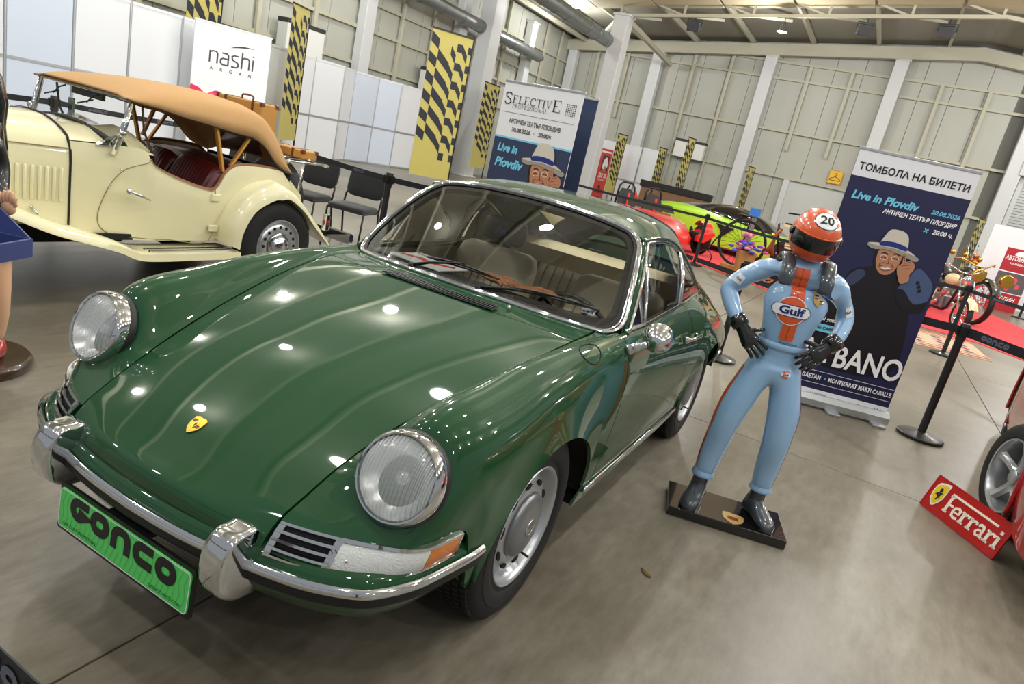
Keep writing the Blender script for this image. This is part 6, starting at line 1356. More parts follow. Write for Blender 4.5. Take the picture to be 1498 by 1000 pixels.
portrait(tb, .538, .628, .404)
tb.txt('special guest', .19, .346, .045, inkw, .0008, shear=.2, width=.24, layer=13); tb.rect(.03, .292, .345, .324, cyan, 'print', 12); tb.txt('JASMINE CARRISI', .19, .308, .034, inkb, .0008, layer=14, width=.29)
tb.txt('AL', .20, .212, .245, inkw, .004, width=.26, layer=13); tb.txt('BANO', .685, .205, .245, inkw, .005, width=.60, layer=13)
tb.line([(.04, .133), (.985, .133)], .003, inkw, layer=13); tb.line([(.04, .082), (.985, .082)], .003, inkw, layer=13)
tb.txt('GAETAN', .25, .107, .05, inkw, .0012, width=.17, layer=13); tb.txt('×', .375, .107, .03, cyan, .001, layer=13); tb.txt('MONTSERRAT MARTI CABALLE', .69, .107, .05, inkw, .0012, width=.57, layer=13)
serif(tb, 'SELECTIVE', .535, .024, .024, inkb, 1.15, (0, 8), 4); tb.txt('PROFESSIONAL', .65, .017, .012, inkb, 0, width=.17); tb.rect(.795, .016, .83, .034, greyink)
for k, t_ in enumerate(('ОБЩИНА', 'ПЛОВДИВ', 'КУЛТУРА')): tb.txt(t_, .385, .040-.010*k, .014, greyink, 0, width=.11)
tb.line([(.295, .042), (.305, .025), (.315, .042)], .003, greyink)
for k in range(3): tb.line([(.875+.025*k, .022), (.8875+.025*k, .042), (.90+.025*k, .022)], .005, inkb)
tb.txt('АРТ', .912, .012, .014, inkb, 0, width=.09)
cassette(tb)
# selective banner
sb = Board('promotion_banner', 'white and navy pull-up banner with a smiling man behind the green coupe roof', 'banner', (-3.87, -1.945), (-3.745, -1.10), .08, 2.0, paper, .006)
mid = mat('banner_slate', '#2f3a58', .5); sb.rect(0, 0, 1, .745, mid); sb.rect(0, .745, 1, .753, cyan)
serif(sb, 'SELECTIVE', .03, .908, .066, inkb, 1.44, (0, 8), 4); serif(sb, 'PROFESSIONAL', .150, .886, .032, inkb, 1.50, (), 4)
for i in range(6):
    for j in range(7): sb.rect(.825+.021*i, .893+.0078*j, .837+.021*i, .8975+.0078*j, inkb, 'logo_dot')
sb.line([(.04, .863), (.95, .863)], .003, greyink)
sb.txt('АНТИЧЕН ТЕАТЪР ПЛОВДИВ', .482, .826, .052, greyink, .0014, width=.67); sb.txt('30.08.2026', .33, .789, .05, greyink, .0014, width=.25); sb.txt('×', .50, .789, .03, cyan, .001); sb.txt('20:00ч', .64, .789, .05, greyink, .0014, width=.16)
sb.txt('Live in', .20, .700, .10, cyan, .004, shear=.2, width=.27); sb.txt('Plovdiv', .25, .632, .11, cyan, .004, shear=.2, width=.38)
portrait(sb, .69, .618, .497, False)
sb.rect(0, 0, 1, .50, nvy, 'print', 12); sb.rect(.0, .40, .60, .45, cyan, 'print', 13); sb.txt('JASMINE CARRISI', .30, .425, .05, inkb, .001, layer=14, width=.5)
sb.txt('AL BANO', .5, .29, .22, inkw, .004, layer=14, width=.9); sb.txt('TURIN × GAETAN', .32, .16, .05, inkw, .001, layer=14, width=.5); cassette(sb)
vb_ = Board('navy_banner', 'dark navy pull-up banner whose edge shows behind the white portrait banner', 'banner', (-4.25, -2.0), (-4.10, -1.115), .08, 2.0, mat('banner_blue', '#1c2c4a', .5), .006); cassette(vb_)
# red pull-up banner, far left, and the museum banner on the far right
rb = Board('sale_banner', 'narrow red pull-up banner with a white figure near the far wall', 'banner', (-24.2, -8.95), (-24.25, -8.5), .0, 2.05, mat('banner_red', '#d2453c', .5), .01)
rb.rect(.25, .60, .85, .88, mat('banner_dark_photo', '#4a3a3e', .5)); rb.poly([(.35, .66), (.42, .80), (.6, .85), (.75, .78), (.8, .68), (.55, .62)], inkw, 'print', 3, 3); rb.poly([(.5, .62), (.62, .70), (.70, .62), (.6, .56)], face, 'print', 4, 2)
rb.rect(.05, .93, .95, .96, inkw); rb.txt('ДО 70', .55, .50, .22, inkw, .006, width=.7); rb.txt('АВТОМУЗЕЙ', .5, .42, .08, inkw, .001, width=.6)
rb.poly([(.35, .24), (.42, .31), (.5, .33), (.58, .31), (.65, .24), (.55, .27), (.5, .24), (.45, .27)], inkb, 'print', 3); rb.txt('АВТОМОБИЛ', .5, .18, .07, inkb, .001, width=.6); rb.txt('ПЛОВДИВ', .5, .09, .05, inkb, .001, width=.5)
ab = Board('museum_banner', 'red museum pull-up banner with a motorcycle photo at the right edge', 'banner', (-21.2, 4.50), (-21.35, 5.25), .0, 1.72, mat('banner_crimson', '#a8232e', .5), .01)
ab.rect(0, .30, 1, .62, mat('banner_photo_grey', '#5a5257', .5)); ab.rect(0, .62, 1, .635, inkw); ab.rect(0, .29, 1, .305, inkw)
for x, y, r in ((.3, .48, .09), (.6, .50, .10), (.45, .38, .08), (.75, .42, .07)): ab.poly([(x+r*math.cos(t), y+r*.6*math.sin(t)) for t in np.linspace(0, 2*math.pi, 12)[:-1]], mat('photo_pink', '#c4565a', .5), 'print', 3)
ab.txt('АВТОМУЗЕЙ', .5, .84, .16, inkw, .003, width=.92, shear=.1); ab.txt('НАРСЕВА', .5, .76, .07, inkw, .001, width=.5); ab.poly([(.30, .90), (.38, .96), (.6, .97), (.70, .91), (.6, .89), (.4, .89)], inkw, 'print', 3, 2); ab.txt('ЕДИН', .6, .20, .14, inkw, .002, width=.5, shear=.2)
wb_ = Board('white_stand', 'white exhibition wall behind the museum banner', 'partition', (-23.0, 4.2), (-23.2, 7.6), .0, 2.3, mat('stand_white', '#eceaf0', .5), .05)
# ---- stanchions with printed belts
stm = mat('stanchion_black', '#1b1d20', .38, coat=.3); beltm = mat('belt_black', '#16181f', .6); beltp = mat('belt_print_grey', '#5b6070', .6)
def stanchion(x, y, label, h=1.0, low=False):
    t_ = thing('barrier_post', label, 'barrier', (x, y, 0), group='black belt barrier posts')
    s = MB(); s.lathe([(0, 0), (.165, 0), (.17, .006), (.17, .022), (.16, .03), (.05, .042), (.035, .05), (0, .05)], 40); s.build('foot', stm, t_, 40)
    s = MB(); s.lathe([(.029, .04), (.029, h-.12), (.034, h-.12), (.034, h), (.030, h+.01), (0, h+.01)], 24); s.build('pole', stm, t_, 40)
    for a in range(4): s = MB(); c_ = Vector((.036*math.cos(a*math.pi/2), .036*math.sin(a*math.pi/2), h-.05)); s.box(c_, (.016, .05, .07), a*math.pi/2); s.build('belt_clip', blackp, t_)
    return t_
def belt(A, B, z, label, sag=.02, n=0, w=.05, flip=False):
    A, B = Vector((*A, z)), Vector((*B, z)); e_ = (B-A).normalized()*.046; A += e_; B -= e_; L_ = (B-A).length; t_ = thing('barrier_belt', label, 'barrier belt', A, math.atan2(B.y-A.y, B.x-A.x), 'printed barrier belts')
    s = MB(); N_ = 12; s.loft([[(L_*i/N_, -.001, -w/2-sag*4*(i/N_)*(1-i/N_)), (L_*i/N_, -.001, w/2-sag*4*(i/N_)*(1-i/N_)), (L_*i/N_, .001, w/2-sag*4*(i/N_)*(1-i/N_)), (L_*i/N_, .001, -w/2-sag*4*(i/N_)*(1-i/N_))] for i in range(N_+1)]); s.build('strap', beltm, t_)
    for k in range(n):
        f = (k+.5)/n; h_ = w*.55; Wd = 5*h_*1.18+4*h_*.13
        zz = -sag*4*f*(1-f)-h_/2
        s = MB(); s.M = frame((L_*f, -.0025, zz), (1, 0, 0), (0, 0, 1)); conco(s, -Wd/2, h_); s.build('lettering', beltp, t_)
    return t_
stanchion(-4.22, 2.15, 'black belt barrier post right of the big navy banner', .93)
stanchion(-4.6, .45, 'black belt barrier post between the green coupe tail and the statue', .93)
stanchion(-3.25, -2.58, 'black belt barrier post left of the green coupe windscreen', .98)
stanchion(-4.1, -5.35, 'black belt barrier post behind the chairs', .98)
stanchion(-1.95, -5.45, 'black belt barrier post seen through the roadster windscreen', .98)
stanchion(1.0, -5.6, 'black belt barrier post left of the roadster', .98)
belt((1.0, -5.6), (-1.95, -5.45), .93, 'black printed belt behind the roadster bonnet', .02, 3); belt((-1.95, -5.45), (-4.1, -5.35), .93, 'black printed belt behind the roadster canvas top', .03, 3)
belt((-4.1, -5.35), (-3.25, -2.58), .93, 'black printed belt running behind the chairs', .02, 3)
belt((-3.25, -2.58), (-4.75, -1.75), .93, 'black printed belt passing behind the coupe roof', .03, 2)
belt((-4.22, 2.15), (-2.9, 3.1), .885, 'wide black printed belt running right from the nearest post', .0, 3, .07)
belt((-4.22, 2.15), (-4.6, .45), .885, 'black printed belt behind the navy banner', .02, 2, .06)
for i, (x, y) in enumerate(((-11.7, -1.55), (-9.2, 2.65), (-10.3, .45), (-12.7, -5.4), (-20.2, 5.2), (-20.6, 5.65), (-6.9, 4.4))):
    stanchion(x, y, ('distant barrier post beside the red open car', 'distant barrier post in front of the chrome motorcycle', 'distant barrier post behind the statue shoulder', 'distant barrier post left of the red open car', 'far barrier post under the museum banner', 'farthest barrier post at the right edge', 'barrier post beyond the red sports car')[i], 1.0)
belt((-12.7, -5.4), (-11.7, -1.55), .93, 'distant belt crossing in front of the red open car', .02, 0); belt((-11.7, -1.55), (-10.3, .45), .93, 'distant belt crossing the black hoop wheel', .02, 0)
belt((-10.3, .45), (-9.2, 2.65), .93, 'distant belt behind the statue and navy banner', .02, 2); belt((-9.2, 2.65), (-6.9, 4.4), .93, 'distant belt crossing the chrome motorcycle at right', .02, 3)
belt((-11.7, -1.55), (-10.3, .45), .12, 'low dark belt along the red carpet edge', 0, 1, .09); belt((-12.7, -5.4), (-11.7, -1.55), .12, 'low dark belt under the red open car', 0, 2, .09)

stanchion(1.5, -2.6, 'barrier post in front of the green coupe, outside the left edge', .93); stanchion(1.52, 1.32, 'barrier post in front of the green coupe beside the photographer', .93)
belt((1.5, -2.6), (1.52, 1.32), .845, 'dark barrier belt crossing the lower left corner in front of the coupe', .0, 4)
# ------------------------------------------------------------------ chairs
chf = mat('chair_fabric', '#1b1c1e', .85, sheen=.2); chm = mat('chair_tube', '#161718', .4)
def make_chair(label, loc, rz):
    t_ = thing('conference_chair', label, 'chair', loc, rz, 'black conference chairs')
    def pad(name, rows, w): 
        s = MB(); s.loft([[(x, y*w/2, z+.0) for x, z in rows] for y in (-1, -.96, -.8, 0, .8, .96, 1)]); return s.build(name, chf, t_, bevel=.012, seg=2, smooth=50)
    s = MB(); P = rrect(.43, .43, .07, 5); rows = [[(a*k, b*k, z) for a, b in P] for k, z in ((.9, .425), (1, .435), (1, .462), (.93, .478), (.5, .482))]; s.loft(rows); s.build('seat', chf, t_, 50)
    s = MB(); P = rrect(.45, .30, .09, 5); s.M = frame((-.235, 0, .70), (0, 1, 0), (-.22, 0, 1)); s.loft([[(a*k, b*k, z) for a, b in P] for k, z in ((.9, -.022), (1, -.012), (1, .012), (.9, .024), (.4, .027))]); s.build('backrest', chf, t_, 50)
    for sd in (-1, 1):
        s = MB(); s.tube([(.20, sd*.22, 0), (.16, sd*.22, .43)], .011, 8); s.build('leg', chm, t_, True)
        s = MB(); s.tube([(-.25, sd*.22, 0), (-.17, sd*.22, .43), (-.20, sd*.22, .56), (-.235, sd*.17, .70)], .011, 8); s.build('leg', chm, t_, True)
        s = MB(); s.tube([(.16, sd*.22, .425), (-.17, sd*.22, .425)], .011, 8); s.build('seat_rail', chm, t_, True)
    s = MB(); s.tube([(.16, -.22, .425), (.16, .22, .425)], .011, 8); s.build('seat_rail', chm, t_, True)
for lab, x, y, a in (('black fabric chair nearest the green coupe, rightmost in the row', -4.05, -3.62, 12), ('black fabric chair beside the roadster luggage rack', -3.95, -4.22, 10), ('black fabric chair mostly hidden behind the roadster seats', -3.6, -5.0, 14)):
    make_chair(lab, (x, y, 0), R(a))
# ------------------------------------------------------------------ red sports car at the right edge
redp = mat('red_paint', '#a01218', .4, coat=1, spec=.25)
fc = thing('red_sports_car', 'red sports car whose front wheel shows at the right edge', 'car', (-2.60, 3.40, 0), R(-8))
cx0 = 0
FR = []
for x, yw, zt, zs in ((1.02, .55, .34, .30), (.98, .75, .46, .36), (.85, .86, .54, .42), (.6, .92, .62, .46), (.3, .94, .70, .50), (0, .95, .74, .52), (-.3, .95, .75, .53), (-.6, .945, .76, .55), (-1.0, .94, .80, .56), (-1.6, .95, .84, .58), (-2.2, .96, .87, .6), (-2.7, .955, .88, .6), (-3.2, .92, .86, .6), (-3.45, .88, .80, .6)):
    FR.append([(x, -yw*.97, .16), (x, -yw, .30), (x, -yw, zs), (x, -yw*.97, zt-.09), (x, -yw*.88, zt-.015), (x, -yw*.72, zt), (x, -yw*.45, zt-.035), (x, 0, zt-.05)])
FN = Net(FR)
def farch(x, z):
    for c in (0, -2.5):
        if abs(x-c) < .37 and z < .32+math.sqrt(max(0, .37**2-(x-c)**2)): return True
    return False
us_ = np.linspace(0, FN.u[-1], 260); vs_ = np.linspace(0, FN.v[-1], 60); G = FN.grid(us_, vs_)
for sd in (1, -1):
    s = MB(); vv = [tuple(p*[1, sd, 1]) for p in G.reshape(-1, 3)]; fs = []
    for f in grid_faces(260, 60):
        c_ = np.mean([vv[i] for i in f], 0)
        if not (abs(c_[1]) > .80 and farch(c_[0], c_[2])): fs.append(f)
    s.add(vv, fs); s.build('body_side', redp, fc, 60)
    for c in (0, -2.5):
        s = MB(); s.tube([(c+.372*math.cos(t), sd*(.945), .32+.372*math.sin(t)) for t in np.linspace(-.35, math.pi+.35, 40)], .014, 8); s.build('arch_lip', redp, fc, True)
        s = MB(); s.loft([[(c+.38*math.cos(t), sd*y, .32+.38*math.sin(t)) for t in np.linspace(-.4, math.pi+.4, 24)] for y in (.60, .93)], cap=False, closed=False); s.add([(c+.38*math.cos(t), sd*.60, .32+.38*math.sin(t)) for t in np.linspace(-.4, math.pi+.4, 24)], [tuple(range(24))]); s.build('wheel_well', under, fc, True)
        w = bpy.data.objects.new('wheel', None); C.objects.link(w); w.parent = fc; w.location = (c, sd*(.975 if c == 0 else .925), .315); w.rotation_euler = (0, 0, (0 if sd > 0 else math.pi)+(R(22) if c == 0 else 0))
        s = MB(); s.lathe([(.215, -.005), (.225, .006), (.25, .008), (.285, .004), (.305, -.012), (.315, -.03), (.315, -.20), (.30, -.22), (.215, -.22)], 72, 'Y'); s.build('tyre', tyre_m, w, 35)
        s = MB(); s.lathe([(.22, -.003), (.216, .006), (.207, .004), (.20, -.012), (.197, -.12), (.18, -.13)], 64, 'Y'); s.build('rim', silver, w, 40)
        s = MB(); s.lathe([(.19, -.13), (0, -.13)], 40, 'Y'); s.build('brake_disc', mat('brake_grey', '#4d4f52', .5, .6), w)
        for k in range(5):
            t = 2*math.pi*k/5+.3; s = MB(); ca, sa = math.cos(t), math.sin(t)
            s.loft([[(r*ca-wd*sa*a, y0+yy, r*sa+wd*ca*a) for a, yy in ((-1, -.02), (-.5, 0), (.5, 0), (1, -.02))] for r, wd, y0 in ((.03, .035, -.035), (.09, .028, -.04), (.15, .026, -.03), (.2, .034, -.012))]); s.build('spoke', silver, w, 40)
        s = MB(); s.lathe([(.045, -.04), (.045, -.025), (.035, -.018), (0, -.018)], 24, 'Y'); s.build('centre_cap', silver, w, 40)
s = MB(); s.box((-1.2, 0, .18), (4.2, 1.5, .1)); s.build('floor_pan', under, fc)
s = MB(); s.loft([[(-.55, y*.95, .74), (-1.2, y*.80, 1.10), (-1.6, y*.72, 1.16), (-2.2, y*.78, 1.1), (-3.0, y*.85, .86)] for y in (-.85, -.5, 0, .5, .85)], cap=False, closed=False); s.build('cabin', mat('tinted_glass', '#0c0f12', .08, coat=1), fc, True)
for sd in (1, -1):
    s = MB(); s.box((.72, sd*.80, .30), (.30, .06, .12), Matrix.Rotation(-sd*.45, 3, 'Z')); s.build('side_intake', under, fc, bevel=.02)
    s = MB(); s.box((.55, sd*.915, .41), (.09, .03, .035)); s.build('side_marker', lens_a, fc, bevel=.006)
# leaning metal sign
A_, B_ = Vector((-2.66, 2.085, 0)), Vector((-2.21, 2.405, 0))
sg_ = Board('metal_sign', 'red enamel sign with a yellow horse shield leaning by the red car wheel', 'sign', A_[:2], B_[:2], 0, .2, None); dd = (B_-A_).normalized(); nn = Vector((dd.y, -dd.x, 0))
sg_.w = .55; sg_.h = .205; sg_.F = frame((0, 0, .004), (1, 0, 0), (0, .28, 1)); redsign = mat('sign_red', '#b3201c', .3, coat=.6, noise=.08, nscale=20)
s = MB(); s.M = sg_.F; s.prism(rrect(.55, .205, .006), -.008, 0); 
for v in range(len(s.v)): pass
s.v = [tuple(Vector(p)+Vector((.275, .0, 0))+(Vector((0, .28, 1)).normalized()*.1025)) for p in s.v]; s.build('plate', redsign, sg_.t)
s = MB(); s.M = sg_.F @ Matrix.Translation((.275, .1025, .0)); stroke(s, rrect(.545, .20, .006), .008, .002, closed=True); s.build('rolled_edge', redsign, sg_.t)
sg_.poly([(.075, .83), (.20, .93), (.21, .80), (.205, .48), (.17, .28), (.12, .16), (.06, .36), (.05, .60)], mat('shield_white', '#e9e4da', .4), 'shield_edge', 2, 2); sg_.poly([(.085, .78), (.19, .86), (.195, .76), (.19, .50), (.16, .32), (.12, .22), (.072, .38), (.062, .60)], mat('shield_yellow', '#e6c51f', .4), 'shield', 3, 2)
sg_.poly([(.12, .34), (.135, .44), (.105, .50), (.09, .47), (.105, .56), (.13, .58), (.115, .66), (.13, .74), (.15, .72), (.16, .66), (.15, .60), (.175, .62), (.165, .54), (.155, .50), (.175, .42), (.15, .44), (.14, .36)], inkb, 'horse', 4)
# slab-serif word
def slab(b, x, y, h, ch):
    G = {'F': [([(.15, 0), (.15, 1)], .2), ([(0, .06), (.32, .06)], .12), ([(0, .94), (.30, .94)], .12), ([(.15, .50), (.5, .50)], .14)], 'e': [([(.52, .34), (.5, .55), (.35, .62), (.14, .52), (.1, .3), (.16, .1), (.34, .03), (.54, .1)], .16), ([(.14, .32), (.54, .32)], .1)], 'r': [([(.16, 0), (.16, .62)], .2), ([(0, .05), (.34, .05)], .12), ([(0, .60), (.2, .60)], .12), ([(.2, .48), (.34, .60), (.48, .58), (.48, .46)], .13)], 'a': [([(.08, .5), (.2, .62), (.38, .60), (.42, .48), (.42, .08), (.56, .05)], .17), ([(.42, .36), (.16, .32), (.08, .18), (.18, .04), (.36, .08), (.42, .18)], .13)], 'i': [([(.16, 0), (.16, .62)], .2), ([(0, .05), (.32, .05)], .12), ([(0, .60), (.2, .60)], .12), ([(.16, .78), (.16, .96)], .2)]}
    for P, w in G[ch]: stroke(b, [(x+a*h, y+c_*h) for a, c_ in P], w*h*.9)
s = MB(); s.M = sg_.at(0, 0, 2); xx = .145
for ch, ad in zip('Ferrari', (.50, .62, .54, .54, .60, .54, .3)): slab(s, xx, .045, .105, ch); xx += ad*.105
stroke(s, [(.150, .156), (.475, .156)], .013); s.build('lettering', mat('sign_cream', '#efe6d6', .4), sg_.t)
# ------------------------------------------------------------------ red open three-seater beside the lime car
redl2 = mat('bright_red_paint', '#d3251f', .35, coat=1, spec=.3)
def open_car(x, y, a, label):
    t_ = thing('open_track_car', label, 'car', (x, y, .012), R(a), 'red open track cars')
    s = MB(); s.loft([[(px, w_*a2, zb if abs(a2) > .99 and i_ == 0 else (zb+(zt-zb)*f2)) for a2, f2, i_ in ((-1, 0, 0), (-1, .6, 1), (-.8, .95, 1), (-.3, 1, 1), (.3, 1, 1), (.8, .95, 1), (1, .6, 1), (1, 0, 0))] for px, w_, zb, zt in ((1.9, .25, .22, .36), (1.7, .5, .2, .46), (1.2, .62, .2, .60), (.6, .66, .2, .70), (.0, .72, .2, .66), (-.5, .74, .2, .58), (-1.2, .60, .25, .70), (-1.6, .35, .35, .75))]); s.build('body', redl2, t_, 50)
    for sd in (-1, 1):
        s = MB(); s.loft([[(px, sd*yy, zz) for yy, zz in ((.62, .30), (.62, .45), (.98, .58), (1.02, .50), (.8, .3))] for px in (1.75, 1.45, 1.1)]); s.build('nose_wing', redl2, t_, bevel=.02)
        s = MB(); s.loft([[(1.1+.36*math.cos(t), sd*yy, .33+.40*math.sin(t)) for yy in (.86, 1.10)] for t in np.linspace(.5, 2.4, 12)], cap=False, closed=False); s.build('mudguard', redl2, t_, True)
        w = bpy.data.objects.new('front_wheel', None); C.objects.link(w); w.parent = t_; w.location = (1.15, sd*.98, .33)
        s = MB(); s.lathe([(.20, -.10), (.30, -.11), (.33, -.08), (.33, .08), (.30, .11), (.20, .10)], 40, 'Y'); s.build('tyre', tyre_m, w, 40); s = MB(); s.lathe([(.21, .09*sd), (.18, .05*sd), (.05, .07*sd), (0, .07*sd)], 30, 'Y'); s.build('rim', blackp, w, 40)
        s = MB(); s.box((1.50, sd*.72, .40), (.34, .26, .20), Matrix.Rotation(sd*.3, 3, 'Z')); s.build('lamp_pod', blackp, t_, bevel=.03)
        s = MB(); s.sphere((1.67, sd*.70, .44), .05, 12); s.build('lamp', chrome, t_, True)
        # seats with hoops
        s = MB(); s.loft([[(-.55-.10*k+dx, sd*.36+dy*w_, .40+.16*k) for dx, dy in ((-.05, -.22), (.05, -.24), (.03, 0), (.05, .24), (-.05, .22))] for k, w_ in ((0, 1), (1, 1), (2, .98), (3, .85), (3.8, .5))]); s.build('seat', mat('seat_dark', '#202022', .6), t_, 50)
        s = MB(); s.box((-.62, sd*.36, .68), (.05, .05, .5), Matrix.Rotation(-.18*4/4, 3, 'Y')); s.build('seat_stripe', redl2, t_)
        s = MB(); s.tube([(-.85, sd*.36-.24, .55), (-.92, sd*.36-.20, 1.06), (-.92, sd*.36-.12, 1.16), (-.92, sd*.36+.12, 1.16), (-.92, sd*.36+.20, 1.06), (-.85, sd*.36+.24, .55)], .026, 8); s.build('roll_hoop', blackp, t_, True)
        s = MB(); s.tube([(-1.3, sd*.36, .62), (-.93, sd*.30, 1.12)], .02, 8); s.build('hoop_brace', blackp, t_, True)
    s = MB(); s.loft([[(-1.0, -.1*k2, .70), (-1.3, -.2*k2, .72), (-1.25, 0, 1.05), (-1.0, .1*k2, .70)] for k2 in (1, .6)]); s.build('rear_cowl', redl2, t_, bevel=.02)
    s = MB(); s.loft([[(.15, y, .70), (-.02, y*.95, .86)] for y in (-.6, 0, .6)], cap=False, closed=False); s.build('wind_deflector', mat('smoke_screen', '#2a2a28', .1, coat=1), t_)
    s = MB(); s.lathe([(.10, -.11), (.30, -.13), (.34, -.09), (.34, .09), (.30, .13), (.10, .11)], 40, 'Y', c=(-1.75, 0, .34), close=True); s.build('rear_tyre', tyre_m, t_, 40)
open_car(-14.45, -3.55, 37, 'red open track car with black roll hoops and front wheels beyond the coupe roof')
# ------------------------------------------------------------------ lime green supercar
lime = mat('lime_paint', '#a6d836', .35, coat=1, spec=.3); lg = mat('dark_glass', '#0d0f10', .06, coat=1)
lc = thing('lime_supercar', 'lime green low sports car with black roof on the red carpet', 'car', (-16.6, -1.55, .022), R(83))
def loft_car(t_, ST, m, name='body', sub=5):
    rows = np.array(ST); rows = spline(np.arange(len(ST)), rows, np.linspace(0, len(ST)-1, sub*len(ST))); s = MB(); s.loft([[tuple(p) for p in r]+[(p[0], -p[1], p[2]) for p in r[::-1][1:]] for r in rows], cap=True, closed=True); return s.build(name, m, t_, 50)
def st(x, w, zb, zm, zt, wt): return [(x, w*.94, zb), (x, w, zm*.6+zb*.4), (x, w*.985, zm), (x, wt, zt-.01), (x, wt*.5, zt+.015), (x, 0, zt+.02)]
loft_car(lc, [st(2.25, .55, .18, .34, .42, .5), st(2.05, .82, .14, .42, .50, .70), st(1.6, .93, .14, .54, .62, .78), st(1.1, .97, .14, .62, .70, .78), st(.4, .96, .15, .66, .76, .76), st(-.4, .98, .15, .74, .86, .78), st(-1.2, 1.02, .15, .82, .94, .80), st(-1.9, .98, .2, .82, .92, .78), st(-2.25, .88, .34, .78, .86, .72)], lime)
rows = [st(.95, .74, .60, .68, .72, .5), st(.45, .74, .62, .82, .96, .48), st(-.1, .72, .66, .92, 1.13, .46), st(-.6, .72, .70, .94, 1.15, .44), st(-1.2, .70, .74, .92, 1.05, .38), st(-1.8, .62, .78, .88, .95, .3)]
loft_car(lc, rows, lg, 'canopy')
for c in (1.32, -1.35):
    for sd in (1, -1):
        w = bpy.data.objects.new('wheel', None); C.objects.link(w); w.parent = lc; w.location = (c, sd*.90, .35); w.rotation_euler = (0, 0, 0 if sd > 0 else math.pi)
        s = MB(); s.lathe([(.345, .04), (.345, .075), (.352, .08), (.355, .04)], 48, 'Y'); s.build('arch_ring', under, w, True)
        s = MB(); s.lathe([(0, .07), (.35, .07)], 48, 'Y'); s.build('arch_dark', under, w)
        s = MB(); s.lathe([(.24, .07), (.25, .10), (.30, .105), (.335, .09), (.34, .0), (.24, -.02)], 48, 'Y'); s.build('tyre', tyre_m, w, 40)
        s = MB(); s.lathe([(.245, .095), (.235, .10), (.225, .08), (.06, .075), (0, .08)], 40, 'Y'); s.build('rim', mat('rim_dark', '#3a3d40', .35, .7), w, 40)
        for k in range(5): t = 2*math.pi*k/5; s = MB(); s.bar((.03*math.cos(t), .09, .03*math.sin(t)), (.23*math.cos(t), .095, .23*math.sin(t)), .03, .02, (0, 1, 0)); s.build('spoke', silver, w)
for sd in (1, -1):
    s = MB(); s.M = frame((-.15, sd*.965, .55), (1, 0, 0), (0, 0, 1)); s.prism([(-.35, .14), (.12, .10), (.0, -.02), (-.12, -.14), (-.20, .0)], -.04, .04); s.build('side_intake', under, lc)
    s = MB(); s.box((-2.22, sd*.55, .74), (.10, .42, .10)); s.build('tail_lamp', under, lc, bevel=.02)
    s = MB(); s.box((-2.27, sd*.55, .74), (.04, .30, .03)); s.build('tail_lamp_glow', mat('lamp_red2', '#c4281c', .3), lc)
s = MB(); s.box((-2.2, 0, .34), (.2, 1.5, .22)); s.build('rear_diffuser', under, lc, bevel=.03)
# ------------------------------------------------------------------ carpets
redc = mat('carpet_red', '#d8434a', .95, noise=.06, nscale=3)
def mat_floor(name, label, cat, P, m, h=.012):
    t_ = MB(); t_.prism(P, 0, h); o = t_.build(name, m); tag(o, label, cat); return o
mat_floor('red_carpet', 'red carpet under the lime green and red cars in the background', 'carpet', [(-18.5, -7), (-14.5, -6.0), (-12.3, -1.9), (-10.9, .2), (-10.2, 2.0), (-14.5, 2.1), (-19, 1.5)], redc)
mat_floor('red_carpet', 'red carpet under the chrome and golden motorcycles at right', 'carpet', [(-11.9, 2.35), (-11.75, 3.4), (-11.1, 3.95), (-10.2, 5.5), (-14.1, 5.5), (-19.0, 4.4), (-15.5, 2.3)], redc)
rug = mat_floor('patterned_rug', 'patterned oriental rug lying before the red carpet at right', 'rug', [(-9.45, 2.2), (-9.95, 3.35), (-11.65, 3.2), (-11.2, 2.05)], mat('rug_beige', '#b9a488', .95, noise=.2, nscale=14), .01)
for k, (f, w) in enumerate(((.06, .05), (.16, .03), (.84, .03), (.94, .05))):
    s = MB(); a, b, c_, d_ = [Vector(p) for p in ((-9.45, 2.2), (-9.95, 3.35), (-11.65, 3.2), (-11.2, 2.05))]; p, q = a.lerp(d_, f), b.lerp(c_, f); stroke(s, [p, q], w*1.6, .0115); s.build('rug_border', mat('rug_red', '#a8343a', .95), rug)
for i in range(4):
    for j in range(3):
        a, b, c_, d_ = [Vector(p) for p in ((-9.45, 2.2), (-9.95, 3.35), (-11.65, 3.2), (-11.2, 2.05))]; p = a.lerp(d_, .26+.16*i).lerp(b.lerp(c_, .26+.16*i), .2+.3*j); s = MB(); s.add([(p.x-.10, p.y, .0112), (p.x, p.y-.09, .0112), (p.x+.10, p.y, .0112), (p.x, p.y+.09, .0112)], [(0, 1, 2, 3)]); s.build('rug_medallion', MATS['rug_red'] if (i+j) % 2 else mat('rug_blue', '#4c5570', .95), rug)
